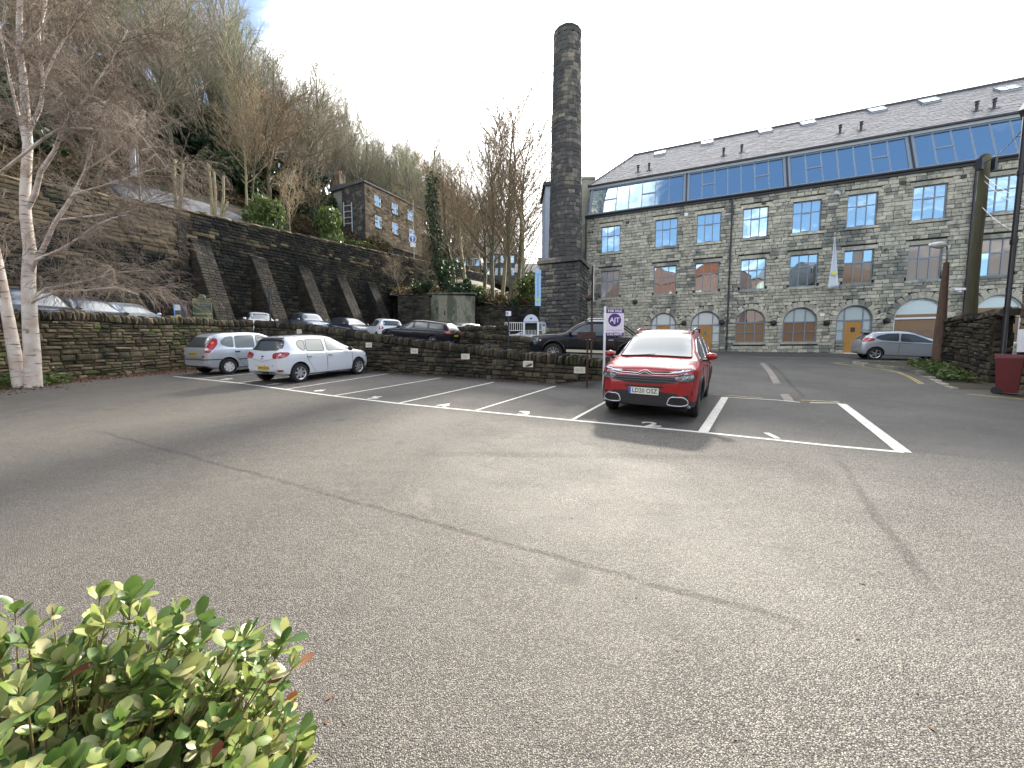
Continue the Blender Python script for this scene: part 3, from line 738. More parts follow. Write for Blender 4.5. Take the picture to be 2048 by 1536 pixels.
        mb = MB(); fbox(mb, a + .07, b - .07, z0 + .08, 3.2, -.135, -.15); mb.build('brown_panel', M_PANEL, wi)
# glazing strip (mansard)
GS, GZ0, GZ1 = .95, 12.95, 15.35
def GPt(s, f, o=0):                         # f 0..1 up the strip
    dz = GZ1 - GZ0; nrm = (N3 * dz + UP * GS).normalized(); return FP(s, GZ0 + dz * f, -.05 - GS * f) + nrm * o
GU = (GPt(0, 1) - GPt(0, 0)).normalized(); GNn = E3.cross(GU); GNn = GNn if GNn.dot(N3) > 0 else -GNn
GR = Matrix((E3, -GNn, GU)).transposed(); GL = (GPt(0, 1) - GPt(0, 0)).length
def gbox(mb, s0, s1, f0, f1, o0, o1): mb.box((GPt((s0 + s1) / 2, (f0 + f1) / 2, (o0 + o1) / 2)), (s1 - s0, abs(o1 - o0), (f1 - f0) * GL), GR)
SEC = [.05, 7.36, 13.65, 20.08, 26.4, 31]
for a, b in zip(SEC, SEC[1:]):
    mb = MB(); n = 7; gbox(mb, a + .02, b - .02, -.01, .035, -.03, .05); gbox(mb, a + .02, b - .02, .95, 1.0, -.03, .05)
    a2, b2 = a + .22, b - .22; ed = [a2 + (b2 - a2) * i / n for i in range(n + 1)]
    gbox(mb, a + .03, a2, .03, .96, -.02, .04); gbox(mb, b2, b - .03, .03, .96, -.02, .04)
    for s_ in ed[1:-1]: gbox(mb, s_ - .03, s_ + .03, .036, .949, -.03, .045)
    for i in (1, 4 if a < 1 else 5): gbox(mb, ed[i] + .03, ed[i + 1] - .03, .47, .51, -.02, .06)
    gf = mb.build('glazing_frame', M_FRAME, mill)
    for i in range(n):
        op = i in (1, 4 if a < 1 else 5)
        for f0, f1 in (((.036, .47), (.51, .949)) if op else ((.036, .949),)):
            mb = MB(); gbox(mb, ed[i] + .02, ed[i + 1] - .02, f0, f1, -.01, .012 if not op or f0 > .1 else .03); mb.build('pane', M_GLASSB, gf)
    mb = MB(); mb.tube([GPt(b, 0, .07), GPt(b, 1, .07)], .05, 8); mb.build('drainpipe', M_DPIPE, mill)
mb = MB(); fbox(mb, -.15, 31, 12.66, 12.94, .10, -.3); mb.build('gutter', M_LEAD, mill)
mb = MB(); mb.tube([FP(-.15, 12.86, .16), FP(31, 12.86, .16)], .07, 8); mb.build('gutter', M_LEAD, mill)
mb = MB(); fbox(mb, -.1, 31, GZ1 + .0, GZ1 + .17, -.05 - GS + .12, -.05 - GS - .4); mb.build('fascia', M_GREYP, mill)
mb = MB(); fbox(mb, -.15, 31, GZ1 + .17, GZ1 + .27, -.05 - GS + .26, -.05 - GS - .3); mb.build('gutter', M_LEAD, mill)
mb = MB(); fbox(mb, .0, 31, 12.7, GZ1 + .1, -1.4, -11.9); mb.build('attic_wall', M_GREYP, mill)
mb = MB(); mb.add([FP(.02, 12.8, -.1), FP(.02, 12.8, -1.5), FP(.02, GZ1, -1.5), FP(.02, GZ1, -1.05)], [(0, 1, 2, 3)]); mb.build('glazing_cheek', M_GREYP, mill)
# slate roof
RE0, RE1 = (.05 + GS - .2, GZ1 + .27), (6.1, 19.85)          # (setback, z) of eave and ridge
def RP(s, f, o=0):
    dS = RE1[0] - RE0[0]; dz = RE1[1] - RE0[1]; nrm = (N3 * dz + UP * dS).normalized(); return FP(s, RE0[1] + dz * f, -(RE0[0] + dS * f)) + nrm * o
RL = (RP(0, 1) - RP(0, 0)).length; RU = (RP(0, 1) - RP(0, 0)).normalized(); RNn = (N3 * (RE1[1] - RE0[1]) + UP * (RE1[0] - RE0[0])).normalized()
mb = MB(); q = [RP(-.1, 0, -.03), RP(31, 0, -.03), RP(31, 1, -.03), RP(2.9, 1, -.03)]; bk = [FP(-.1, RE0[1], -11.6), FP(31, RE0[1], -11.6)]
mb.add(q + bk, [(0, 1, 2, 3), (3, 2, 5, 4), (0, 3, 4), (1, 5, 2), (0, 4, 5, 1)]); mb.build('roof_deck', M_LEAD, mill)
sl = Stones(mill, M_SLATE, 'slate', 300, True); nrow = 24; row = RL / nrow
for i in range(nrow):
    f = (i + .5) / nrow; s_ = -.1 + 3.0 * f + R.uniform(0, .2); wd = .36 - .08 * f
    while s_ < 29.5:
        w = wd * R.uniform(.75, 1.2)
        tl = Matrix.Rotation(-.045 + R.uniform(-.008, .008), 3, E3)
        sl.put(RP(s_ + w / 2, f, .02 + R.uniform(-.004, .006)), E3, tl @ -RNn, tl @ RU, (w - .006, .022, row * 1.12)); s_ += w
sl.done()
mb = MB()
mb.tube([RP(2.8, 1, .05), RP(31, 1, .05)], .11, 6); mb.tube([RP(-.1, 0, .02), RP(2.9, 1, .05)], .08, 6); mb.build('ridge_tiles', M_SLATE, mill)
def roofhit(px, py):
    r = ray(px, py); n_ = RNn; p0 = RP(0, 0); t = (p0 - Vector((0, 0, EYE))).dot(n_) / r.dot(n_); p = Vector((0, 0, EYE)) + r * t
    v = p - p0; return v.dot(E3), v.dot(RU) / RL
RR = Matrix((E3, -RNn, RU)).transposed()
for px, py in ((1320, 308), (1414, 287), (1530, 264), (1615, 248), (1753, 222), (1857, 204), (2013, 180)):
    s_, f = roofhit(px, py); mb = MB(); h = .42
    for u, v, a, b in ((-.44, 0, .06, 1.0), (.44, 0, .06, 1.0), (0, -.47, .94, .06), (0, .47, .94, .06), (0, 0, .04, .9)):
        mb.box(RP(s_, f, .08) + E3 * u + RU * v, (a, .14, b), RR)
    k = mb.build('skylight', M_FRAME, mill)
    for u in (-.22, .22): mb = MB(); mb.box(RP(s_, f, .12) + E3 * u, (.38, .02, .86), RR); mb.build('pane', M_GLASSW, k)
    mb = MB(); mb.box(RP(s_, f, .05) - RU * .56, (1.0, .06, .1), RR); mb.build('flashing', M_GREYP, k)
for px, py in ((1276, 345), (1298, 341), (1447, 312), (1483, 305), (1680, 267), (1722, 261), (1953, 222), (1988, 217)):
    s_, f = roofhit(px, py); b = RP(s_, f, 0); mb = MB(); mb.lathe([(.07, -.1), (.07, .34), (.1, .36), (.1, .42), (.07, .44), (.07, .5), (.11, .52), (.11, .56), (0, .58)], b, 12)
    mb.box(b + RNn * .04, (.42, .03, .42), RR); mb.build('roof_vent', M_LEAD, mill, smooth=40.)
# fittings on the face
for s0, z0 in ((-.07, 12.6), (10.39, 12.6), (22.78, 12.6)):
    mb = MB(); mb.tube([FP(s0, 12.7, .12), FP(s0, 12.3, .1), FP(s0, 1.5, .1)], .055, 10)
    for zc in np.arange(2.2, 12, 1.8): mb.lathe([(.07, -.05), (.07, .05)], FP(s0, zc, .1), 10)
    mb.build('drainpipe', M_DPIPE, mill, smooth=40.)
for px, s_, z_ in ((0, 3.91, 5.78), (0, 7.5, 4.02), (0, 10.02, 3.98), (0, 13.23, 3.84), (0, 16.22, 3.75), (0, 19.28, 3.78)):
    mb = MB(); rot = Matrix((E3, UP, N3)).transposed(); mb.lathe([(0, 0), (.17, 0), (.19, .06), (.19, .12), (.14, .2), (.0, .22)], FP(s_, z_, 0), 18, rot=rot); mb.build('round_wall_lamp', M_BLACK, mill, smooth=40.)
for s_, z_ in ((7.1, 4.45), (7.62, 4.5), (9.75, 8.25), (.2, 11.6), (.45, 11.6), (13.2, 8.3), (18.9, 4.4), (19.0, 8.25)):
    mb = MB(); mb.lathe([(0, 0.02), (.05, .02), (.07, .02), (.07, .06), (0, .06)], FP(s_, z_, 0), 12, rot=Matrix((E3, UP, N3)).transposed()); mb.build('vent_hole', M_BLACK, mill)
for s_, z_, m in ((3.3, 4.4, M_WHITE), (15.95, 4.3, M_WHITE), (7.4, 12.0, M_WHITE), (3.2, 12.0, M_MORTM), (12.3, 12.1, M_MORTM), (16.3, 12.15, M_GREYP), (22.3, 12.1, M_MORTM), (19.6, 12.2, M_MORTM)):
    mb = MB(); fbox(mb, s_ - .12, s_ + .12, z_ - .1, z_ + .1, .06, -.05); mb.build('wall_box', m, mill)
# CCTV camera housing
mb = MB(); c = FP(22.35, 5.5, .35); mb.box(c, (.5, .3, .12), ROTF); mb.lathe([(.14, 0), (.12, -.1), (0, -.14)], c - UP * .06, 12); mb.box(FP(22.35, 5.5, .1), (.08, .4, .06), ROTF)
o = mb.build('security_camera', M_WHITE); tag(o, 'white security camera dome on the mill wall beside the thick wooden pole', 'camera')
# hanging banner on the facade
t = empty('banner_flag', FP(16.27, 9.2, .05), 'white furled banner hanging from a short pole on the mill front', 'banner')
mb = MB(); mb.tube([FP(16.27, 9.0, 0), FP(16.27, 9.5, .9)], .03, 8); mb.build('pole', M_GALV, t)
mb = MB(); V = []; nr = 16
for i in range(nr + 1):
    f = i / nr; w = .10 + .48 * f ** 1.3
    for j in range(5):
        g = j / 4; V.append(FP(16.2 + (g - .35) * w, 9.2 - 3.3 * f + .12 * g * f, .55 + .10 * math.sin(g * 6 + f * 3) * (1.2 - f)))
mb.add(V, [(i * 5 + j, i * 5 + j + 1, i * 5 + j + 6, i * 5 + j + 5) for i in range(nr) for j in range(4)]); o = mb.build('cloth', mat('banner_cloth', (.55, .6, .66), .7), t, smooth=True)
sd = o.modifiers.new('thick', 'SOLIDIFY'); sd.thickness = .01
mb = MB(); mb.lathe([(.0, 0), (.14, 0), (.14, .004), (0, .004)], FP(16.27, 6.9, .66), 12, rot=Matrix((E3, UP, N3)).transposed()); mb.build('yellow_flower_mark', mat('yellow_print', (.6, .6, .15), .7), t)
# rear wing, pier beside the chimney, low stack
mb = MB(); fbox(mb, -.75, -.02, .8, 12.4, -.35, -6); mb.build('end_pier', M_MILL, mill)
mb = MB(); p0 = at(1091, 372, 36); p1 = at(1166, 372, 36); mb.box(((p0.x + p1.x) / 2, 38, p0.z / 2), (p1.x - p0.x, 4, p0.z)); mb.build('rear_wing', mat('blue_grey_render', (.33, .38, .45), .8), mill)
mb = MB(); mb.box(((p0.x + p1.x) / 2, 38, p0.z + .15), (p1.x - p0.x + .4, 4.4, .3)); mb.build('rear_wing_roof', M_LEAD, mill)
p0 = at(1166, 356, 34.5); p1 = at(1190, 356, 34.5); mb = MB(); mb.box(((p0.x + p1.x) / 2, 35.4, p0.z - 3), (p1.x - p0.x, 1.4, 6)); mb.box(((p0.x + p1.x) / 2, 35.4, p0.z + .1), (p1.x - p0.x + .2, 1.6, .2)); mb.build('stone_stack', M_MILL, mill)

# ------------------------------------------------------------------ mill chimney
cb_ = at(1130.5, 500, 30.3); ztop = at(1136, 47, 29.4).z; CX, CY = cb_.x, 30.3
chim = empty('mill_chimney', (CX, CY, 1.7), 'tall round soot-blackened stone mill chimney on a square base', 'chimney')
r0, r1 = 1.27, .98; zb = at(1130, 517, 28.7).z
mb = MB(); mb.lathe([(r0 - .05, zb - .5), (r1 - .05, ztop - .1), (r1 - .25, ztop - .1), (r1 - .3, ztop - 2), (0, ztop - 2)], (CX, CY, 0), 40); mb.build('core', M_DARKM, chim, smooth=40.)
S = Stones(chim, M_CHIM, 'stone', 300, True); z = zb
while z < ztop - .02:
    h = min(R.uniform(.27, .33), ztop - z); f = (z + h / 2 - zb) / (ztop - zb); r = r0 + (r1 - r0) * f
    if z + h > ztop - .35: r += .03
    n = int(2 * math.pi * r / .48); t0 = R.uniform(0, 1)
    for i in range(n):
        t = 2 * math.pi * (i + t0) / n; d = Vector((math.cos(t), math.sin(t), 0)); w = 2 * math.pi * r / n
        S.put(Vector((CX, CY, z + h / 2)) + d * (r - .10 + R.uniform(-.008, .008)), Vector((-d.y, d.x, 0)), -d, UP, (w - .008, .2, h - .012))
    z += h
S.done()
# base
hw = 1.52; c = Vector((CX, CY, 0)) + E3 * (-.04); rot = ROTF
mb = MB(); mb.box(c + UP * ((zb + .8) / 2), (2 * hw - .1, 2 * hw - .1, zb - .8), rot); mb.build('base_core', M_DARKM, chim)
S = Stones(chim, M_CHIM, 'base_stone', 300)
for nrm, tan in ((N3, E3), (E3, -N3), (-E3, N3)):
    z = 1.2
    while z < zb - .25:
        h = min(R.uniform(.22, .32), zb - .25 - z + .001); s_ = -hw
        while s_ < hw - .02:
            l = R.uniform(.35, .75)
            if hw - s_ - l < .2: l = hw - s_
            S.put(c + nrm * (hw - .1 + R.uniform(-.02, .02)) + tan * (s_ + l / 2) + UP * (z + h / 2), tan, -nrm, UP, (l - .012, .22, h - .014)); s_ += l
        z += h
S.done()
mb = MB(); mb.box(c + UP * (zb - .12), (2 * hw + .3, 2 * hw + .3, .22), rot); mb.box(c + UP * (zb + .06), (2 * hw + .1, 2 * hw + .1, .16), rot); mb.build('cornice', M_CHIM, chim)
# blue banner on the base
pb = at(1076, 576, 28.0); t = empty('blue_banner', pb, 'tall pale blue vertical banner fixed to the left edge of the chimney base', 'banner')
hh = (at(1076, 540, 28).z - at(1076, 612, 28).z); mb = MB(); mb.box(pb, (.42, .03, hh)); mb.build('cloth', mat('sky_blue_cloth', (.30, .50, .72), .7), t)
for dz in (hh / 2, -hh / 2): mb = MB(); mb.tube([pb + Vector((-.21, 0, dz)), pb + Vector((.5, .3, dz))], .02, 6); mb.build('bracket', M_BLACK, t)
mb = MB(); mb.lathe([(0, 0), (.13, 0), (.13, .01), (0, .01)], pb + Vector((.03, -.03, -hh / 2 + .45)), 14, axis='Y'); mb.build('yellow_flower_mark', mat('yellow_green_print', (.5, .62, .12), .7), t)
text('lettering', 'Town Hall', .16, frame(pb + Vector((0, -.018, hh / 2 - .3)), (1, 0, 0), (0, 0, 1)), mat('dark_blue_print', (.05, .12, .32), .6), t, .001, .55)
text('lettering', 'Creative Quarter Hebden Bridge', .17, frame(pb + Vector((0, -.018, -.05)), (0, 0, -1), (1, 0, 0)), MATS['dark_blue_print'], t, .001, .85)

# ------------------------------------------------------------------ right side: stone building corner, pipe, wall, poles, bins
bc = Vector((14.25, 10.9)); bu = Vector((.53, -.85)).normalized(); bv = Vector((.85, .53)).normalized()
hb = at(2040, 226, 11.1).z
rb = empty('stone_house', (*bc, .8), 'corner of a sandstone house with a black downpipe at the right edge', 'building')
mb = MB(); q = []
for z_ in (.3, hb):
    for a, b in ((.05, .2), (6, .2), (6, 7), (.05, 7)): p = bc + bu * a + bv * b; q.append((p.x, p.y, z_))
mb.hexa(q); mb.build('wall', M_MORT, rb, fix=True)
S = Stones(rb, M_RETL, 'stone', 120); z_ = .4; U3 = Vector((bu.x, bu.y, 0)); V3 = Vector((bv.x, bv.y, 0))
while z_ < hb - .05:
    h = min(R.uniform(.18, .3), hb - z_); s_ = 0
    while s_ < 5.5:
        l = R.uniform(.3, .6); p = bc + bu * (s_ + l / 2) + bv * .1; S.put((p.x, p.y, z_ + h / 2), U3, V3, UP, (l - .012, .22, h - .014)); s_ += l
    s_ = .25
    while s_ < 3:
        l = R.uniform(.3, .6); p = bc + bv * (s_ + l / 2) + bu * .1; S.put((p.x, p.y, z_ + h / 2), -V3, U3, UP, (l - .012, .22, h - .014)); s_ += l
    z_ += h
S.done()
mb = MB(); q = []
for a, b, z_ in ((-.35, -.35, hb), (6, -.35, hb), (6, 7.3, hb), (-.35, 7.3, hb), (-.35, 3.3, hb + 2.2), (6, 3.3, hb + 2.2), (6, 3.7, hb + 2.2), (-.35, 3.7, hb + 2.2)): p = bc + bu * a + bv * b; q.append((p.x, p.y, z_))
mb.add(q, [(0, 1, 5, 4), (2, 3, 7, 6), (0, 4, 7, 3), (1, 2, 6, 5), (4, 5, 6, 7), (3, 2, 1, 0)]); mb.build('roof', M_SLATE, rb)
mb = MB(); a = at(2044, 232, 10.75); b = at(2009, 768, 10.75); b.x = a.x * .55 + b.x * .45; a.x = b.x
b = Vector((b.x, b.y, .75)); mb.tube([a, b, b + Vector((-.05, -.15, -.08))], .055, 10)
for f in (.2, .45, .7): mb.lathe([(.075, -.06), (.075, .06)], a.lerp(b, f), 12)
mb.build('downpipe', M_BLACK, rb, smooth=40.)
pw = bc + bu * .35 - bv * .22; t = empty('utility_cabinet', (*pw, 1.9), 'white utility box on the house wall above the red bins', 'box')
mb = MB(); z0_, z1_ = at(2036, 704, 10.6).z, at(2036, 658, 10.6).z; mb.box((pw.x + .1, pw.y, (z0_ + z1_) / 2), (.75, .3, z1_ - z0_), math.atan2(bu.y, bu.x)); mb.build('cabinet', M_WHITE, t)
mb = MB(); mb.box((pw.x - .04, pw.y - .18, (z0_ + z1_) / 2), (.02, .03, .5), math.atan2(bu.y, bu.x)); mb.build('door_edge', M_GALV, t)
# boundary wall between pole and house
W0, W1 = Vector((17.35, 15.6)), Vector((14.75, 11.9)); LW = (W1 - W0).length
def zw0(s): p = W0 + (W1 - W0) * s / LW; return G(p.x, p.y)
rubble_wall('boundary_wall', W0, W1, zw0, lambda s: 2.95 + .02 * s if s > 2.2 else 3.12, .45, M_LOTD, 'dark overgrown stone boundary wall between the lamp post and the sandstone house', .22, (.14, .26), (.3, .6), cw=(.3, .5), ends=(True, True))
# concrete lamp post
pl = at(1874, 735, 15.6); zg = G(pl.x, 15.6); ptop = at(1893, 530, 15.6)
t = empty('street_lamp', (pl.x, 15.6, zg), 'brown concrete lamp post with a white curved lamp head by the overgrown wall', 'lamp')
mb = MB(); mb.tube([(pl.x, 15.6, zg - .2), (pl.x, 15.6, zg + 1.3), (pl.x + .02, 15.6, ptop.z + .1)], [.19, .17, .085], 8); mb.build('post', mat('brown_concrete', (.14, .085, .06), .85, noise_amt=.35, noise_scale=7, bump=.4), t, smooth=60.)
zt_ = at(1890, 490, 15.6).z; mb = MB(); mb.tube([(pl.x + .02, 15.6, ptop.z), (pl.x + .02, 15.6, zt_ - .25), (pl.x - .03, 15.6, zt_ - .04), (pl.x - .25, 15.55, zt_)], .03, 8); mb.build('bracket', M_GALV, t, smooth=True)
mb = MB(); mb.lathe([(0, -.42), (.07, -.40), (.13, -.1), (.13, .1), (.06, .2), (0, .2)], (pl.x - .35, 15.55, zt_ - .02), 14, axis='X'); mb.build('lamp_head', M_WHITE, t, smooth=True)
mb = MB(); mb.tube([(pl.x - .185, 15.55, zg + 2.6), (pl.x + .185, 15.55, zg + 2.6)], .02, 6); mb.tube([(pl.x - .16, 15.5, zg + 1.4), (pl.x + .16, 15.5, zg + 1.4)], .18, 8); 
# telegraph pole
pp = at(1940, 640, 15.9); t = empty('telegraph_pole', (pp.x, 15.9, 1.2), 'thick mossy wooden telegraph pole standing behind the boundary wall', 'pole')
ptt = at(1958, 312, 15.9); mb = MB(); P_ = []
for i in range(13): f = i / 12; P_.append((pp.x + .03 * math.sin(f * 9), 15.9, 1.0 + (ptt.z - 1.0) * f))
mb.tube(P_, [.19 - .04 * i / 12 + .008 * math.sin(i * 2.3) for i in range(13)], 12); mb.build('pole', mat('mossy_timber', (.12, .105, .06), .9, noise_scale=5, col2=(.09, .085, .05), stretch=(5, 5, .4), bump=.8, bump_scale=25), t, smooth=True)
for a, s_ in ((-.28, 0), (.24, 1)): mb = MB(); mb.box((pp.x + a, 15.8, ptt.z - .35), (.1, .2, .45)); mb.build('terminal_box', M_DPIPE, t)
mb = MB(); mb.lathe([(.0, .06), (.1, .04), (.13, 0), (.13, -.1)], (pp.x - .02, 15.9, ptt.z + .02), 12); mb.build('cap', M_MORT, t)
def wire(px1, py1, D1, zoff, i):
    a = Vector((pp.x, 15.9, ptt.z - zoff)); b = at(px1, py1, D1); P_ = []
    for k in range(13): f = k / 12; p = a.lerp(b, f); p.z -= .25 * math.sin(math.pi * f); P_.append(p)
    mb = MB(); mb.tube(P_, .008 + .003 * (i == 0), 5); o = mb.build('overhead_cable', M_BLACK if i == 0 else M_GALV)
    tag(o, ['black cable rising from the telegraph pole to the upper right', 'upper pale wire running down right from the telegraph pole', 'middle pale wire running down right from the telegraph pole', 'lower pale wire running down right from the telegraph pole'][i], 'cable', 'wires from the telegraph pole')
wire(2100, 190, 12.5, .3, 0); wire(2100, 425, 11.6, .9, 1); wire(2090, 400, 11.4, .7, 2); wire(2090, 480, 11.4, 1.9, 3)
# bins
def bin_(x, y, w, d, h, rz, label, big):
    z0 = G(x, y); t = empty('wheeled_bin', (x, y, z0), label, 'bin', None, rz)
    mb = MB(); hb_ = h * .88
    bot, top = .78, 1.0; q = []
    for z_, k in ((.12 if big else .05, bot), (hb_, top)):
        for sx, sy in ((-1, -1), (1, -1), (1, 1), (-1, 1)): q.append((sx * w / 2 * k, sy * d / 2 * k, z_))
    mb.hexa(q); mb.build('body', M_RED, t, world=False)
    mb = MB(); mb.box((0, 0, hb_ + .02), (w * 1.07, d * 1.07, .05)); 
    if big:
        for i in range(8):
            a0 = math.pi * i / 8; a1 = math.pi * (i + 1) / 8; y0, y1 = -d / 2 * 1.02 * math.cos(a0), -d / 2 * 1.02 * math.cos(a1); z0_, z1_ = hb_ + .045 + h * .16 * math.sin(a0), hb_ + .045 + h * .16 * math.sin(a1)
            mb.add([(-w / 2, y0, z0_), (w / 2, y0, z0_), (w / 2, y1, z1_), (-w / 2, y1, z1_), (-w / 2, 0, hb_ + .03), (w / 2, 0, hb_ + .03)], [(0, 1, 2, 3), (0, 3, 4), (1, 5, 2)])
    else:
        mb.hexa([(-w / 2 * 1.05, -d / 2 * 1.1, hb_ + .045), (w / 2 * 1.05, -d / 2 * 1.1, hb_ + .045), (w / 2 * 1.05, d / 2, hb_ + .045), (-w / 2 * 1.05, d / 2, hb_ + .045), (-w / 2, -d / 2, h - .02), (w / 2, -d / 2, h - .02), (w / 2, d / 2 * 1.1, h + .02), (-w / 2, d / 2 * 1.1, h + .02)])
    mb.build('lid', M_RED, t, world=False)
    for k, (sx, sy) in enumerate(((-1, 1), (1, 1)) if not big else ((-1, -1), (1, -1), (-1, 1), (1, 1))):
        mb = MB(); r_ = .1; mb.lathe([(0, -.03), (r_, -.03), (r_, .03), (0, .03)], (sx * w * .36, sy * d * .36, r_), 14, axis='X'); mb.build('wheel', M_BLACK, t, world=False)
    mb = MB(); mb.tube([(-w * .35, d / 2 + .06, hb_), (w * .35, d / 2 + .06, hb_)], .018, 8); mb.build('handle', M_BLACK, t, world=False)
    return t, hb_
M_DKRED = M_RED
t, hb_ = bin_(13.12, 10.15, .44, .46, 1.06, math.radians(35), 'dark red two-wheeled bin, the left and smaller of the pair by the downpipe', False)
mb = MB(); mb.box((-.02, -.30, hb_ * .72), (.14, .01, .1), Matrix.Rotation(.1, 3, 'X')); mb.build('white_sticker', M_WHITE, t, world=False)
t, hb_ = bin_(13.45, 9.35, 1.05, .9, 1.3, math.radians(40), 'large dark red four-wheeled waste container with white stripes at the right edge', True)
for dz in (.75, .85, .96): mb = MB(); mb.box((-.3, -.455 - .02 * (dz - .75) * 8, dz), (.32, .01, .03), Matrix.Rotation(.06, 3, 'X')); mb.build('white_stripe', M_WHITE, t, world=False)
# kerb, verge and double yellow lines on the right
KB = [(17.6, 17.6), (16.2, 17.9), (15.4, 17.3), (15.1, 16.4), (15.0, 15.2), (14.6, 14.0), (13.8, 12.6), (13.0, 11.5), (12.6, 10.9)]
mb = MB(); V = []
for i, (x, y) in enumerate(KB): V.append((x, y, G(x, y) + (.1 if y > 13 else .02)))
for x, y in ((20, 18.2), (19, 16.5), (18.0, 16.0), (17.5, 15.3), (16.8, 14.4), (15.9, 13.2), (15.1, 12.1), (14.5, 11.3), (14.1, 10.7)): V.append((x, y, G(x, y) + (.14 if y > 12.5 else .03)))
n = len(KB); mb.add(V, [(i, n + i, n + i + 1, i + 1) for i in range(n - 1)]); o = mb.build('verge_earth', M_EARTH, kind='structure')
b_ = bmesh.new(); b_.from_mesh(o.data); [f.normal_flip() for f in b_.faces if f.normal.z < 0]; b_.to_mesh(o.data); b_.free()
t = empty('kerb', (15, 15, G(15, 15)), 'worn stone kerb curving round the verge by the lamp post', 'kerb')
P_ = [Vector(p) for p in KB]; 
for a, b in zip(P_, P_[1:]):
    k = max(1, int((b - a).length / .6))
    for i in range(k):
        p, q = a.lerp(b, i / k), a.lerp(b, (i + 1) / k); d = (q - p); c = (p + q) / 2; mb = MB()
        hk = .12 if c.y > 13.5 else .04
        mb.box((c.x, c.y, G(c.x, c.y) + hk / 2 - .03 + R.uniform(-.005, .005)), (d.length - .015, .15, hk + .06), math.atan2(d.y, d.x)); mb.build('kerb_stone', M_MILL, t)
P2 = [(14.9, 17.4), (14.75, 16.4), (14.6, 15.2), (14.15, 14.05), (13.35, 12.75), (12.55, 11.65), (12.1, 10.9), (12.3, 9.9), (13.2, 8.6)]
yl = [(16.0, 18.3), (15.3, 18.1), (14.95, 17.5)] + P2[1:]
t = empty('double_yellow_lines', (14.5, 15, G(14.5, 15)), 'worn double yellow lines following the kerb on the right', 'road markings')
for d in (.0, .17): paint('yellow_line', [(x - d * .8, y - d * .3 + (d * .7 if i < 2 else 0)) for i, (x, y) in enumerate(yl)], .055, M_YPAINT, .005, parent=t)
# ------------------------------------------------------------------ hillside
def hillz(t, p):                 # p metres behind the great wall
    top = rwtop(min(t, 45)) - 1.0 + (0 if t < 45 else 0)
    if p < 3.2: return top
    q = (p - 3.2) / 38
    ridge = 38 + 2.0 * math.sin(t * .11) - max(0, t - 75) * .2
    z = top + (ridge - top) * (min(q, 1) ** .92)
    if q > 1: z -= (p - 41.2) * .35
    return z + .5 * noise.noise(Vector((t * .12, p * .12, 0))) * min(1, p / 8)
mb = MB(); ts = [-40, -30, -22] + list(np.arange(-16, 120, 4)) + [125, 140, 160, 200]; ps = [.35, 1.5, 3.1, 4, 6, 8, 11, 14, 18, 22, 27, 32, 37, 41, 46, 55, 70, 100]
V = [(*rw(t, p), hillz(t, p)) for t in ts for p in ps]; n = len(ps)
mb.add(V, [(i * n + j, i * n + j + 1, (i + 1) * n + j + 1, (i + 1) * n + j) for i in range(len(ts) - 1) for j in range(n - 1)])
o = mb.build('hillside', M_HILL, smooth=True, kind='structure'); b_ = bmesh.new(); b_.from_mesh(o.data); [f.normal_flip() for f in b_.faces if f.normal.z < 0]; b_.to_mesh(o.data); b_.free()
mb = MB(); V = []
for t_ in np.arange(-16, 46, 2.): 
    for p in (.5, 3.0): V.append((*rw(t_, p), rwtop(min(t_, 45)) - .96))
mb.add(V, [(2 * i, 2 * i + 1, 2 * i + 3, 2 * i + 2) for i in range(len(V) // 2 - 1)]); mb.build('upper_road', M_ASPH, kind='structure')

# ------------------------------------------------------------------ great retaining wall with raking buttresses
rwall = empty('retaining_wall', (*rw(5), 2.5), 'high soot-dark retaining wall with raking stone buttresses behind the parked cars', 'wall')
T0, T1 = -14., 44.
def rwbase(t): p = rw(t); return H2(p.x, p.y) - .2
W3 = Vector((RWd.x, RWd.y, 0)); Q3 = Vector((RWn.x, RWn.y, 0))
mb = MB(); k = 29
for i in range(k):
    a, b = T0 + (T1 - T0) * i / k, T0 + (T1 - T0) * (i + 1) / k; q = []
    for zf in (rwbase, lambda t: rwtop(t) - .1):
        for t_, p in ((a, .0), (b, .0), (b, .5), (a, .5)): v = rw(t_, p + .04); q.append((v.x, v.y, zf(t_)))
    mb.hexa(q)
mb.build('core', mat('sooty_joint', (.028, .025, .02), .95), rwall)
S = Stones(rwall, M_RET, 'stone', 300)
zc = 0.0
z_ = 2.0
while z_ < 15.6:
    h = R.uniform(.2, .32); t_ = T0 + R.uniform(0, .3)
    while t_ < T1:
        l = R.uniform(.35, .85); c = t_ + l / 2; slope = .05
        zz = z_ + slope * c
        tp = rwtop(c)
        if zz + h / 2 > rwbase(c) and zz + h / 2 < tp - .18:
            hh = h
            band = (tp - 1.95 < zz < tp - 1.35)
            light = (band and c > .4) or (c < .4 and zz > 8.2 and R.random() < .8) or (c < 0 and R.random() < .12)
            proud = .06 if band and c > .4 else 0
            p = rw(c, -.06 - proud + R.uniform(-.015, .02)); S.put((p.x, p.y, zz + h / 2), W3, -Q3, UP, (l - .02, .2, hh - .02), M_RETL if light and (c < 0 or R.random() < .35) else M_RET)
        t_ += l
    z_ += h
S.done()
# coping
S = Stones(rwall, M_RETL, 'coping_stone', 60); t_ = T0
while t_ < T1:
    l = R.uniform(.8, 1.4); c = t_ + l / 2; p = rw(c, .2); ex = (W3 + UP * .083).normalized(); S.put((p.x, p.y, rwtop(c) - .1), ex, -Q3, UP, (l - .02, .62, .2)); t_ += l
S.done()
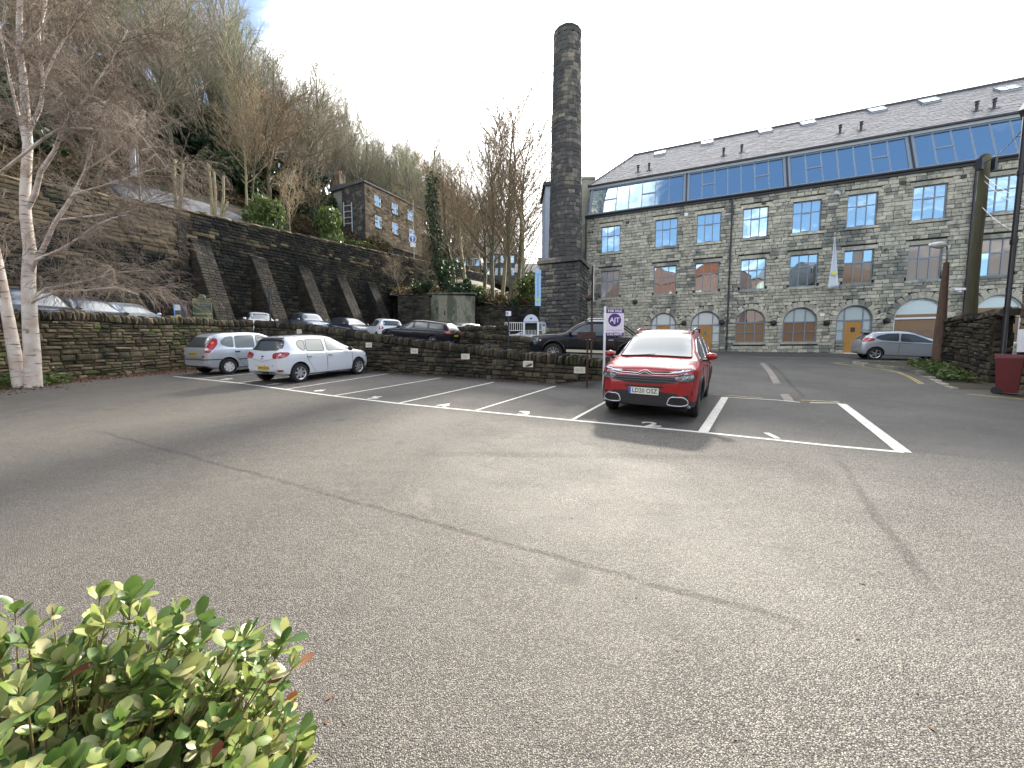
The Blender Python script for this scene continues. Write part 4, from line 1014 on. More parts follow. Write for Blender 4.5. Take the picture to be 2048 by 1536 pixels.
# slight pier at the joint between the two lengths
mb = MB()
for i in range(19): z_ = 3 + i * .42; p = rw(-.35, -.12); mb.box((p.x, p.y, z_), (.5 + R.uniform(-.06, .06), .35, .4), math.atan2(RWd.y, RWd.x))
mb.build('joint_pier', M_RET, rwall)
M_RETD = stone_mat('buttress_stone', (.055, .044, .032), (.034, .03, .024), (.014, .014, .014), (.04, .05, .022), .4, .4, .3, .6)
def buttress(t0, w, L_, ztop, pale):
    zb_ = rwbase(t0) - .1; S = Stones(rwall, M_RETD, 'buttress_stone', 55, True)
    mb = MB(); q = []
    for (p, z_) in ((0, zb_), (L_, zb_), (.25, ztop), (0, ztop)):
        for tt in (t0 + .04, t0 + w - .04): v = rw(tt, -p + .04 if p else 0); q.append((v.x, v.y, z_))
    mb.add(q, [(0, 1, 3, 2), (2, 3, 5, 4), (4, 5, 7, 6), (0, 2, 4, 6), (1, 7, 5, 3), (0, 6, 7, 1)]); mb.build('buttress_core', MATS['sooty_joint'] if not pale else mat('white_lime_joint', (.45, .43, .38), .9), rwall, fix=True)
    z_ = zb_
    while z_ < ztop - .1:
        h = R.uniform(.17, .24); f = (z_ - zb_) / (ztop - zb_); pl = L_ * (1 - f) + .25 * f; dl = (L_ - .25) / (ztop - zb_)
        pale_here = pale and 5.2 < z_ < 7.6
        # raked face
        s_ = 0
        while s_ < w - .02:
            l = R.uniform(.28, .5)
            if w - s_ - l < .12: l = w - s_
            v = rw(t0 + s_ + l / 2, -(pl - dl * h / 2) + .04); rk = Matrix.Rotation(math.atan(dl), 3, W3)
            g_ = .035 if pale_here else .012
            S.put((v.x, v.y, z_ + h / 2), W3, rk @ -Q3 if (rk @ -Q3).z < 0 else rk.inverted() @ -Q3, (rk @ UP) if (rk @ UP).dot(Q3) < 0 else rk.inverted() @ UP, (l - g_, .12, h * math.sqrt(1 + dl * dl) - g_)); s_ += l
        # side faces
        for tt, sg in ((t0 + .0, -1), (t0 + w, 1)):
            s_ = 0
            while s_ < pl - .1:
                l = min(R.uniform(.3, .6), pl - .06 - s_); v = rw(tt + sg * -.02, -(s_ + l / 2)); S.put((v.x, v.y, z_ + h / 2), Q3, W3 * (-sg), UP, (l - .015, .1, h - .018)); s_ += l
        z_ += h
    S.done()
for i, (px, zt_) in enumerate(((0, 9.6), (1, 9.25), (2, 9.15), (3, 9.05), (4, 8.9), (5, 8.7))):
    buttress(i * 3.96 + .1, 1.15, 3.3, zt_ + .1 * i, i in (0, 1))
# parapet railing on the far side of the road
rail = empty('garden_fence', (*rw(12, 3.4), hillz(12, 3.4)), 'thin dark iron railings along the upper road in front of the pale sheeting', 'fence')
mb = MB()
for a, b in zip(np.arange(2, 36, 2.), np.arange(4, 38, 2.)):
    for dz in (.95, .12):
        mb.tube([(*rw(a, 3.35), rwtop(a) - 1 + dz), (*rw(b, 3.35), rwtop(b) - 1 + dz)], .018, 4)
mb.build('rail', M_BLACK, rail)
mb = MB()
for t_ in np.arange(2, 36, .16): mb.tube([(*rw(t_, 3.35), rwtop(t_) - 1.0), (*rw(t_, 3.35), rwtop(t_))], .009, 3, caps=False)
mb.build('bars', M_BLACK, rail, kind='stuff')
# pale sheeting laid over the bank
def sheet(pts, label):
    mb = MB(); V = []; nu = 26; nv = 5
    for i in range(nu + 1):
        f = i / nu; t_ = pts[0][0] + (pts[1][0] - pts[0][0]) * f
        lo = pts[0][1] + (pts[1][1] - pts[0][1]) * f; hi = pts[0][2] + (pts[1][2] - pts[0][2]) * f
        for j in range(nv + 1):
            p = lo + (hi - lo) * j / nv; V.append((*rw(t_, p), hillz(t_, p) + .12 + R.uniform(-.05, .08)))
    mb.add(V, [(i * (nv + 1) + j, i * (nv + 1) + j + 1, (i + 1) * (nv + 1) + j + 1, (i + 1) * (nv + 1) + j) for i in range(nu) for j in range(nv)])
    o = mb.build('ground_sheet', mat('pale_sheeting', (.17, .18, .20), .8, noise_amt=.5, noise_scale=1.5, bump=.6, bump_scale=3), None, smooth=True); tag(o, label, 'sheet')
    b_ = bmesh.new(); b_.from_mesh(o.data); [f.normal_flip() for f in b_.faces if f.normal.z < 0]; b_.to_mesh(o.data); b_.free()
    sd = o.modifiers.new('thick', 'SOLIDIFY'); sd.thickness = .02
sheet([(-1.0, 5.6, 8.2), (18, 4.1, 4.8)], 'long pale grey sheeting covering the bank above the upper road')

# ------------------------------------------------------------------ house above the wall
hp = rw(28, 9.2); hz = 17.3; ang = math.atan2(RWd.y, RWd.x) - .06
M_HW = M_HOUSE
hs = empty('hillside_house', (*hp, hz), 'two-storey dark stone house with white sash windows on the hillside above the wall', 'house', None, ang)
# local x along the wall direction (away from camera), local -y towards the valley
HL, HD, HH = 10.5, 6.0, 5.9
mb = MB(); mb.box((0, 0, HH / 2 - 1), (HL - .1, HD - .1, HH + 2)); mb.build('wall', M_DARKM, hs, world=False)
def local_courses(t, m, faces, name='stone', lim=200, hr=(.2, .3), lr=(.4, .8), ex_=()):
    S = Stones(t, m, name, lim); Mw = WM[t.name]; R3 = Mw.to_3x3()
    for o, u, nrm, ln, z0, z1, mm_ in faces:
        o = Vector(o); u = Vector(u); nrm = Vector(nrm); z = z0
        while z < z1 - .04:
            h = min(R.uniform(*hr), z1 - z); s_ = 0
            while s_ < ln - .02:
                l = R.uniform(*lr); l = ln - s_ if ln - s_ - l < .15 else l
                c = o + u * (s_ + l / 2) + nrm * .02; zm = z + h / 2
                if not any(e[0] == tuple(nrm) and e[1] < s_ + l / 2 < e[2] and e[3] < zm < e[4] for e in ex_):
                    cc = Mw @ Vector((c.x, c.y, zm)); S.put(cc, R3 @ u, R3 @ -nrm, UP, (l - .015, .14, h - .015), mm_)
                s_ += l
            z += h
    S.done()
wins = [(1.6, 3.6), (4.6, 3.6), (7.6, 3.6), (1.6, .9), (4.6, .9), (7.9, .9)]
exs = [((0, -1, 0), a, a + 1.0, z, z + 1.5) for a, z in wins]
local_courses(hs, M_HOUSE, [((-HL / 2, -HD / 2, 0), (1, 0, 0), (0, -1, 0), HL, -1, HH, M_HOUSE), ((-HL / 2, HD / 2, 0), (0, -1, 0), (-1, 0, 0), HD, -1, HH, M_CHIM)], ex_=exs)
for a, z in wins:
    cx = -HL / 2 + a + .5; mb = MB()
    for d in ((-.48, 0, .08, 1.5), (.48, 0, .08, 1.5), (0, -.72, 1, .08), (0, .72, 1, .08), (0, 0, 1, .07), (0, 0, .04, 1.4)): mb.box((cx + d[0], -HD / 2 - .04, z + .75 + d[1]), (d[2], .08, d[3]))
    w = mb.build('window', M_WHITE, hs, world=False)
    for s_ in (-1, 1): mb = MB(); mb.box((cx, -HD / 2 - .02, z + .75 + s_ * .36), (.9, .03, .66)); mb.build('pane', M_GLASS, w, world=False)
    mb = MB(); mb.box((cx, -HD / 2 - .08, z - .08), (1.2, .2, .14)); mb.build('sill', M_RETL, hs, world=False)
mb = MB(); q = []
for x_, y_, z_ in ((-HL / 2 - .25, -HD / 2 - .3, HH), (HL / 2 + .25, -HD / 2 - .3, HH), (HL / 2 + .25, HD / 2 + .3, HH), (-HL / 2 - .25, HD / 2 + .3, HH), (-HL / 2 - .25, -HD / 2 - .3, HH + .18), (HL / 2 + .25, -HD / 2 - .3, HH + .18), (HL / 2 + .25, HD / 2 + .3, HH + .75), (-HL / 2 - .25, HD / 2 + .3, HH + .75)): q.append((x_, y_, z_))
mb.hexa(q); rf = mb.build('roof', M_SLATE, hs, world=False)
mb = MB(); mb.box((-HL / 2 + .6, HD / 2 - .6, HH + 1.2), (.9, 1.3, 2.2)); ch = mb.build('chimney', M_HOUSE, rf, world=False)
for d in (-.35, 0, .35): mb = MB(); mb.lathe([(.13, 0), (.11, .45)], (-HL / 2 + .6, HD / 2 - .6 + d, HH + 2.3), 10); mb.build('chimney_pot', mat('terracotta', (.28, .12, .07), .8), rf, world=False)
mb = MB(); mb.tube([(-HL / 2 - .12, .9, HH), (-HL / 2 - .12, .9, 0)], .06, 8); mb.tube([(-HL / 2 - .1, -HD / 2 - .12, HH), (-HL / 2 - .1, -HD / 2 - .12, 0)], .05, 8); mb.build('drainpipe', M_BLACK, hs, world=False)
mb = MB(); mb.box((-HL / 2 - .09, 1.9, 2.6), (.05, 1.6, 6)); mb.build('pale_render', mat('lichened_render', (.30, .31, .27), .9, noise_amt=.4, noise_scale=1), hs, world=False)
# open timber frame behind the shrubs, left of the house
t = empty('timber_balcony', at(692, 450, 50), 'white-railed timber balcony at the left side of the hillside house', 'balcony')
mb = MB(); 
for px in (688, 704): p = at(px, 440, 51); mb.tube([(p.x, p.y, p.z - 3), (p.x, p.y, p.z + 2.2)], .07, 6)
for py in (412, 424, 436, 448): a, b = at(688, py, 51), at(704, py - 2, 51); mb.tube([a, b], .05, 6)
mb.build('frame', M_GREYP, t)
# ------------------------------------------------------------------ distant houses right of the wood
def far_house(px0, px1, pytop, D, H, label, m, rz=0, grp=None, nwin=4):
    a, b = at(px0, pytop, D), at(px1, pytop, D); w = b.x - a.x; c = ((a.x + b.x) / 2, D + 3, a.z - H)
    t = empty('distant_house', c, label, 'house', grp, rz); mb = MB(); mb.box((0, 0, H / 2 - 1), (w, 6, H + 2)); mb.build('wall', m, t, world=False)
    mb = MB(); mb.add([(-w / 2 - .3, -3.3, H), (w / 2 + .3, -3.3, H), (w / 2 + .3, 3.3, H), (-w / 2 - .3, 3.3, H), (-w / 2 - .3, 0, H + 2.3), (w / 2 + .3, 0, H + 2.3)], [(0, 1, 5, 4), (2, 3, 4, 5), (0, 4, 3), (1, 2, 5), (0, 3, 2, 1)]); rf = mb.build('roof', M_SLATE, t, world=False)
    mb = MB(); mb.box((w / 2 - .8, 0, H + 2.4), (1, .8, 1.8)); mb.build('chimney', M_HOUSE, rf, world=False)
    for i in range(nwin):
        for z in (1.2, 3.8):
            if z + 1.4 > H: continue
            x = -w / 2 + w * (i + .5) / nwin; mb = MB()
            for d in ((-.5, 0, .1, 1.4), (.5, 0, .1, 1.4), (0, -.7, 1.1, .1), (0, .7, 1.1, .1), (0, 0, .06, 1.3)): mb.box((x + d[0], -3.04, z + .7 + d[1]), (d[2], .1, d[3]))
            wi = mb.build('window', M_WHITE, t, world=False); mb = MB(); mb.box((x, -3.03, z + .7), (.95, .04, 1.3)); mb.build('pane', M_GLASS, wi, world=False)
far_house(892, 958, 500, 78, 4.2, 'long low distant stone house with grey roof behind the bare trees', M_HOUSE, .05, nwin=5)
far_house(965, 1030, 508, 84, 5.6, 'distant dark terrace house behind the clump of bare trees', M_CHIM, .03, nwin=4)
far_house(1034, 1092, 545, 72, 5.2, 'distant brown brick house low down between the bare trees and the chimney', mat('brown_brick', (.20, .10, .06), .85, noise_amt=.3), -.1, nwin=3)
far_house(1015, 1050, 530, 95, 5, 'farthest small house behind the tree clump just left of the sun gap', M_HOUSE, -.1, nwin=2)
# far valley side closing the view between the wood and the mill
mb = MB(); V = []
xs_ = np.linspace(-60, 260, 33)
for x in xs_:
    for y, z in ((78, 2), (100, 9), (150, 14), (300, 17), (500, 5)):
        V.append((x + (y - 78) * .2, y, z + 1.5 * noise.noise(Vector((x * .05, y * .05, 3)))))
mb.add(V, [(i * 5 + j, i * 5 + j + 1, (i + 1) * 5 + j + 1, (i + 1) * 5 + j) for i in range(32) for j in range(4)]); o = mb.build('valley_side', M_HILL, smooth=True, kind='structure'); b_ = bmesh.new(); b_.from_mesh(o.data); [f.normal_flip() for f in b_.faces if f.normal.z < 0]; b_.to_mesh(o.data); b_.free()

# ------------------------------------------------------------------ wooded bank and low concrete wall below the road
CW0, CW1 = at(858, 650, 40), at(950, 650, 40.5)
t = empty('concrete_wall', ((CW0.x + CW1.x) / 2, 40.5, 2.8), 'streaked grey concrete retaining wall behind the two silver cars', 'wall')
zt0, zt1 = at(858, 588, 40).z, at(950, 592, 40).z
m_con = stone_mat('streaked_concrete', (.26, .25, .19), (.22, .22, .17), (.06, .07, .05), (.08, .10, .05), .4, .8, .15, .45)
mb = MB(); n = 5
for i in range(n):
    x0, x1 = CW0.x + (CW1.x - CW0.x) * i / n, CW0.x + (CW1.x - CW0.x) * (i + 1) / n; mb2 = MB(); zt_ = zt0 + (zt1 - zt0) * i / n; mb2.box(((x0 + x1) / 2, 40.6, zt_ / 2 + .5), (x1 - x0 - .02, .8, zt_ - 1)); mb2.build('panel', m_con, t)
mb = MB(); mb.box(((CW0.x + CW1.x) / 2, 40.55, zt0 + .08), (CW1.x - CW0.x + .2, 1.0, .16)); mb.build('coping', m_con, t)
for px, py in ((874, 618), (889, 626), (908, 624)): p = at(px, py, 40.15); mb = MB(); mb.box(p, (.13, .05, .4)); mb.build('weep_slot', M_BLACK, t)
for k, (px0, px1, py0, D, lab) in enumerate(((795, 858, 588, 39.5, 'mossy dark stone wall at the end of the buttresses, left of the concrete wall'), (950, 1090, 612, 41.5, 'dark mossy stone wall under the clump of trees, left of the chimney base'))):
    a, b = at(px0, py0, D), at(px1, py0 + (6 if k else 0), D); A, B = Vector((a.x, D)), Vector((b.x, D - (2 if k else 0)))
    rubble_wall('bank_wall', A, B, lambda s: 2.0, (lambda zt: (lambda s: zt - .02 * s))(a.z), .6, M_RET, lab, .15, (.2, .34), (.35, .7), cw=(.4, .8), lim=120)
mb = MB(); V = []; nb = 16
for i in range(nb + 1):
    px = 780 + (1100 - 780) * i / nb
    q = [(41.0, at(px, 592 + 22 * smooth((px - 900) / 120), 41).z), (44, at(px, 585 + 25 * smooth((px - 900) / 120), 44).z), (48, at(px, 570 + 30 * smooth((px - 920) / 120), 48).z), (56, at(px, 560 + 40 * smooth((px - 940) / 120), 56).z), (70, at(px, 560 + 40 * smooth((px - 940) / 120), 70).z)]
    for D, z in q: V.append((at(px, 600, D).x, D, z + .3 * noise.noise(Vector((px * .05, D * .3, 1)))))
mb.add(V, [(i * 5 + j, (i + 1) * 5 + j, (i + 1) * 5 + j + 1, i * 5 + j + 1) for i in range(nb) for j in range(4)]); mb.build('wooded_bank', M_EARTH, kind='structure', smooth=True)
# middle ramp walls
a, b = at(893, 654, 27), at(1012, 655, 26); 
rubble_wall('ramp_wall', (a.x, 27), (b.x, 25.5), lambda s: 1.9, lambda s: a.z, .4, M_LOTD, 'low dark stone wall with upright coping in front of the silver cars', .3, cw=(.1, .18), lim=140)
a, b = at(880, 661, 24), at(1067, 676, 20.5)
rubble_wall('ramp_wall', (a.x, 24), (b.x, 20.5), lambda s: 1.35 - s * .03, (lambda z0, z1, l: (lambda s: z0 + (z1 - z0) * s / l))(a.z, b.z, math.hypot(b.x - a.x, 3.5)), .4, M_LOTD, 'dark stone wall of the ramp ending at the nose of the black pickup truck', .3, cw=(.1, .18), lim=160)

# ------------------------------------------------------------------ signs and posts in the middle distance
def post_sign(px, py0, py1, D, r, label, name='sign_post', m=M_GALV, cat='sign', ground=None):
    a, b = at(px, py0, D), at(px, py1, D); t = empty(name, (a.x, D, b.z), label, cat); mb = MB(); mb.tube([(a.x, D, b.z - .3), (a.x, D, a.z)], r, 8); mb.build('post', m, t, smooth=40.); return t, a
t, a = post_sign(1017, 628, 700, 20.2, .035, 'parking notice on a thin dark post by the ramp wall', m=M_DPIPE)
w = .24; mb = MB(); mb.box((a.x, 20.15, a.z + .02), (.27 * 1.0, .02, .24)); mb.build('panel', M_WHITE, t)
mb = MB(); mb.box((a.x - .06, 20.135, a.z + .03), (.1, .01, .12)); mb.build('blue_square', mat('sign_blue', (.03, .12, .42), .5), t); text('lettering', 'P', .1, frame((a.x - .06, 20.128, a.z + .03), (1, 0, 0), (0, 0, 1)), M_WHITE, t)
t, a = post_sign(975 / 1000 * 0 + 538, 582, 640, 25.5, .05, 'thin dark post with a small box on top behind the corner of the wall', 'lamp_column', M_DPIPE, 'post')
mb = MB(); mb.box((a.x + .05, 25.5, a.z), (.4, .25, .25)); mb.build('box', M_DPIPE, t)
# one way roundel by the upper road
t, a = post_sign(826, 400, 512, 44, .05, 'thin pole with round blue sign and white plate on the upper road'); p = at(825, 478, 43.9)
mb = MB(); mb.lathe([(0, 0), (.42, 0), (.42, .03), (0, .03)], p, 24, axis='Y'); mb.build('disc_edge', M_WHITE, t); mb = MB(); mb.lathe([(0, -.01), (.34, -.01), (.34, .0), (0, .0)], p, 24, axis='Y'); mb.build('disc', MATS['sign_blue'], t)
mb = MB(); mb.box(p + Vector((.03, -.02, -.03)), (.1, .01, .5)); mb.prism([(-.16, 0), (.16, 0), (0, .2)], p + Vector((.03, -.025, .1)), (1, 0, 0), (0, 0, 1), .01); mb.build('arrow', M_WHITE, t)
p = at(826, 490, 43.9); mb = MB(); mb.box(p, (.6, .03, .45)); mb.build('plate', M_WHITE, t)
M_GREYST = mat('dull_grey_steel', (.12, .115, .11), .7)
# slim street light column on the upper road
t, a = post_sign(268, 225, 400, 27, .06, 'slender galvanised street light column wrapped in grey sheet above the retaining wall', 'street_light', M_GREYST, 'lamp')
a2 = at(262, 196, 27); mb = MB(); mb.tube([a, a2], [.045, .03], 8); mb.build('upper_post', M_GREYST, t); q0, q1 = at(266, 290, 26.95), at(267, 352, 26.95); mb = MB(); mb.tube([q0, q1], [.11, .16], 8); mb.build('wrapping', mat('grey_wrap', (.25, .27, .33), .7), t)
# pay machine
p = at(362, 640, 21.5); zg = H2(p.x, 21.5); t = empty('pay_machine', (p.x, 21.5, zg), 'dark parking pay machine with a lit screen and yellow plate behind the left wall', 'ticket machine')
mb = MB(); zt_ = at(362, 604, 21.5).z; mb.box((p.x, 21.5, (zg + zt_) / 2), (.42, .35, zt_ - zg)); mb.build('cabinet', mat('navy_metal', (.02, .03, .06), .35), t); mb = MB(); mb.box((p.x, 21.45, zt_ + .03), (.56, .5, .07)); mb.build('cap', M_BLACK, t)
mb = MB(); mb.box((p.x + .02, 21.31, zt_ - .32), (.3, .02, .3)); mb.build('screen', M_GLASSW, t); mb = MB(); mb.box((p.x - .16, 21.31, zt_ - .5), (.06, .02, .7)); mb.build('blue_strip', mat('pay_blue', (.15, .3, .6), .5), t); mb = MB(); mb.box((p.x + .05, 21.31, zt_ - .78), (.26, .02, .12)); mb.build('yellow_plate', mat('warm_yellow', (.6, .42, .08), .5), t)
# dark green notice board
p = at(406, 616, 21.8); zg = H2(p.x, 21.8); t = empty('notice_board', (p.x, 21.8, zg), 'dark green framed notice board with a round crest on top behind the left wall', 'sign')
m_ol = mat('olive_frame', (.22, .24, .07), .5); m_dg = mat('dark_green_board', (.012, .022, .012), .25)
def sb(px0, py0, px1, py1, m, nm, dd=0, D=21.8):
    a, b = at(px0, py0, D + dd), at(px1, py1, D + dd); mb = MB(); mb.box(((a.x + b.x) / 2, D + dd, (a.z + b.z) / 2), (b.x - a.x, .04, abs(a.z - b.z))); return mb.build(nm, m, t)
sb(385, 597, 425, 640, m_ol, 'frame'); sb(387, 598.5, 423, 605, m_dg, 'heading_panel', -.03); sb(387, 607, 423, 625, m_dg, 'main_panel', -.03); sb(387, 629, 423, 633, m_dg, 'lower_panel', -.03); sb(387.5, 626, 390, 628.5, mat('board_blue', (.1, .4, .5), .5), 'blue_square', -.04); sb(420, 626, 422.5, 628.5, MATS['board_blue'], 'blue_square', -.04)
pc = at(404, 596, 21.8); mb = MB(); mb.lathe([(0, -.02), (.2, -.02), (.2, .02), (0, .02)], pc, 20, axis='Y'); mb.build('crest_rim', m_ol, t); mb = MB(); mb.lathe([(0, -.03), (.16, -.03), (.16, -.02), (0, -.02)], pc, 20, axis='Y'); mb.build('crest', m_dg, t)
for i, (py, n_, sz) in enumerate(((601.6, 'CALDERDALE COUNCIL', .09), (611, 'Car Park', .13), (617, 'Pay and display', .09), (622, 'All days', .09))): text('lettering', n_, sz, frame(at(405, py, 21.745), (1, 0, 0), (0, 0, 1)), m_ol, t)
# white arched gate sign and railings beside the chimney
t = empty('arched_gate', at(1062, 672, 27.5), 'white metal gate with a rounded arch sign on top left of the chimney base', 'gate'); D = 27.5
def gx(px): return at(px, 660, D).x
def gz(py): return at(1060, py, D).z
mb = MB()
for px in (1048, 1076): mb.box((gx(px), D, (gz(645) + gz(674)) / 2), (.12, .08, gz(645) - gz(674)))
mb.build('gate_post', M_WHITE, t)
cx_ = gx(1062); r_ = (gx(1076) - gx(1048)) / 2 + .05; pr = [(r_ * math.cos(a), r_ * 1.1 * math.sin(a)) for a in np.linspace(0, math.pi, 20)]; mb = MB(); mb.prism(pr, (cx_, D + .02, gz(646)), (1, 0, 0), (0, 0, 1), .06); mb.build('arch_panel', mat('bluish_white', (.55, .62, .7), .5), t, fix=True)
text('lettering', 'HOLME STREET', .15, frame((cx_, D - .05, gz(644)), (1, 0, 0), (0, 0, 1)), M_DPIPE, t); mb = MB(); mb.box((cx_, D - .045, gz(637)), (.16, .01, .1)); mb.build('arch_emblem', M_DPIPE, t)
mb = MB(); mb.box((cx_, D + .3, (gz(647) + gz(668)) / 2), (r_ * 1.7, .05, gz(647) - gz(668))); mb.build('dark_panel', mat('dark_hedge_panel', (.01, .02, .012), .7, noise_amt=.5), t)
for px in np.arange(1051, 1075, 2.9): mb = MB(); mb.tube([(gx(px), D, gz(660)), (gx(px), D, gz(673))], .015, 5); mb.build('bar', M_WHITE, t)
t = empty('white_railing', at(1030, 665, 27.5), 'low white railings on both sides of the arched gate', 'railing')
mb = MB()
for x0, x1 in ((1010, 1046), (1078, 1083)):
    for py in (645.5, 661): mb.tube([(gx(x0), D, gz(py)), (gx(x1), D, gz(py))], .025, 6)
    for px in np.arange(x0, x1, 4.2): mb.tube([(gx(px), D, gz(645.5)), (gx(px), D, gz(662))], .018, 5)
mb.build('railing', M_WHITE, t)
# notice on the plinth
p = at(1087.5, 656, 26.2); t = empty('pay_notice', p, 'narrow white notice with a blue square at the foot of the chimney', 'sign')
mb = MB(); mb.box(p, (.24, .03, .72)); mb.build('panel', M_GREYP, t); mb = MB(); mb.box(p + Vector((0, -.02, .2)), (.16, .01, .18)); mb.build('blue_square', MATS['sign_blue'], t); mb = MB(); mb.box(p + Vector((0, -.02, -.1)), (.16, .01, .15)); mb.build('yellow_square', MATS['warm_yellow'], t); mb = MB(); mb.tube([p - UP * .3, p - UP * 1.9], .03, 6); mb.build('post', M_GALV, t)
# for sale board
D = 10.9; pb0, pb1 = at(1211, 618, D), at(1247, 672, D); zg = G(pb0.x, D)
t = empty('for_sale_board', (at(1209, 770, D).x, D, zg), 'purple and white for sale board on a white post at the wall end', 'sign')
mb = MB(); xp = at(1208.5, 700, D).x; mb.box((xp, D, (zg + pb0.z) / 2 + .02), (.055, .055, pb0.z - zg + .1)); mb.build('post', M_WHITE, t)
w = pb1.x - pb0.x; h = pb0.z - pb1.z; cx_ = (pb0.x + pb1.x) / 2; cz_ = (pb0.z + pb1.z) / 2; m_pur = mat('purple_print', (.055, .015, .16), .45); m_lil = mat('pale_lilac_board', (.66, .62, .72), .5)
mb = MB(); mb.box((cx_, D, cz_), (w, .02, h)); mb.build('panel', m_lil, t)
mb = MB(); mb.box((cx_, D - .013, cz_ + h * .425), (w, .006, h * .15)); mb.build('top_band', m_pur, t); mb = MB(); mb.box((cx_, D - .013, cz_ - h * .44), (w, .006, h * .12)); mb.build('bottom_band', m_pur, t)
mb = MB(); mb.lathe([(0, -.016), (w * .345, -.016), (w * .345, -.01)], (cx_ + .0, D, cz_ + h * .09), 36, axis='Y'); mb.build('roundel', m_pur, t)
X_, Z_ = (1, 0, 0), (0, 0, 1)
text('lettering', 'FOR SALE', .098, frame((cx_, D - .019, cz_ + h * .425), X_, Z_), M_WHITE, t, .001, .92, .002); text('lettering', 'AJT', .19, frame((cx_, D - .019, cz_ + h * .085), X_, Z_), M_WHITE, t, .001, .95, .002)
text('lettering', 'ANTHONY J. TURNER', .043, frame((cx_, D - .014, cz_ - h * .29), X_, Z_), mat('grey_lilac_print', (.25, .2, .33), .6), t, .001, 1.0); text('lettering', 'EST. 1989', .03, frame((cx_, D - .014, cz_ - h * .345), X_, Z_), MATS['grey_lilac_print'], t)
text('lettering', '01422 846770', .078, frame((cx_, D - .019, cz_ - h * .44), X_, Z_), M_WHITE, t, .001, .92, .002)
# brown steel post with low tray, and tall sign seen edge-on
D = 11.35; p = at(1174, 760, D); t = empty('brown_post', (p.x, D, G(p.x, D)), 'rusty brown steel post with a shallow box on top before the wall end', 'post')
mb = MB(); zt_ = at(1174, 668, D).z; mb.box((p.x, D, (.75 + zt_) / 2), (.045, .05, zt_ - .7)); mb.build('post', M_RUST, t)
a, b = at(1156, 664, D), at(1191, 676, D); mb = MB(); mb.box(((a.x + b.x) / 2, D + .04, (a.z + b.z) / 2), (b.x - a.x, .12, a.z - b.z)); mb.box(((a.x + b.x) / 2, D - .03, b.z), (b.x - a.x, .16, .03)); mb.build('tray', M_RUST, t)
D = 13.2; p = at(1183, 680, D); t = empty('tall_brown_post', (p.x, D, G(p.x, D)), 'tall dark brown post carrying a narrow white sign seen edge-on behind the wall end', 'sign')
mb = MB(); zt_ = at(1183, 532, D).z; mb.box((p.x, D, (.9 + zt_) / 2), (.055, .06, zt_ - .9)); mb.build('post', M_RUST, t)
a, b = at(1186, 529, D), at(1191, 606, D); mb = MB(); mb.hexa([(a.x, D - .1, b.z + .05), (b.x, D + .5, b.z), (b.x + .02, D + .5, b.z), (a.x + .03, D - .1, b.z + .05), (a.x, D - .1, a.z), (b.x, D + .5, a.z - .12), (b.x + .02, D + .5, a.z - .12), (a.x + .03, D - .1, a.z)]); mb.build('panel', M_GREYP, t, fix=True)
mb = MB(); mb.lathe([(0, -.12), (.1, -.08), (.12, 0), (.1, .09), (0, .12)], at(1178, 596, D), 12); mb.build('lantern', M_RUST, t, smooth=True)

# ------------------------------------------------------------------ red brick terrace behind the camera (seen in the mill windows)
M_BRICK = mat('red_brick', (.17, .06, .035), .85, noise_amt=.35, noise_scale=3, vary=.1); M_CREAM = mat('cream_stone', (.36, .3, .2), .7)
mb = MB(); V = [(-90, -30, -2), (90, -30, -2), (90, -26, 8), (-90, -26, 8)]; V = [(-90, -24, -3), (90, -24, -3), (90, -30, 8.2), (-90, -30, 8.2), (90, -70, 12), (-90, -70, 12)]
mb.add(V, [(0, 1, 2, 3), (3, 2, 4, 5)]); mb.build('rear_bank', M_HILL, kind='structure')
for i, (x, w, H) in enumerate(((-30, 9, 9), (-19, 10, 10.5), (-7, 11, 11), (5, 9, 8.5))):
    t = empty('brick_house', (x, -33, 8.2), ['plain brick house far left of the row behind the car park', 'tall gabled brick house with cream arched windows behind the car park', 'largest gabled brick house with cream arched windows behind the car park', 'lower brick house at the right end of the row behind the car park'][i], 'house')
    mb = MB(); mb.box((0, -3, H / 2), (w - .2, 8, H)); mb.build('wall', M_BRICK, t, world=False)
    mb = MB(); mb.add([(-w / 2, 1.3, H), (w / 2, 1.3, H), (0, 1.3, H + 4), (-w / 2, -7.3, H), (w / 2, -7.3, H), (0, -7.3, H + 4)], [(0, 1, 2), (3, 5, 4), (0, 2, 5, 3), (1, 4, 5, 2), (0, 3, 4, 1)]); mb.build('roof', M_BRICK if i in (1, 2) else M_SLATE, t, world=False)
    for wx in (-w / 4, w / 4):
        for z in (2.2, 5.6):
            mb = MB(); mb.prism([(-1.1, 0), (1.1, 0), (1.1, 1.6), (.8, 2.2), (0, 2.5), (-.8, 2.2), (-1.1, 1.6)], (wx, 1.0, z), (1, 0, 0), (0, 0, 1), -.12); wi = mb.build('window', M_CREAM, t, world=False, fix=True)
            for k in (-.5, .5): mb = MB(); mb.box((wx + k, 1.15, z + 1.0), (.75, .06, 1.6)); mb.build('pane', M_GLASSW, wi, world=False)
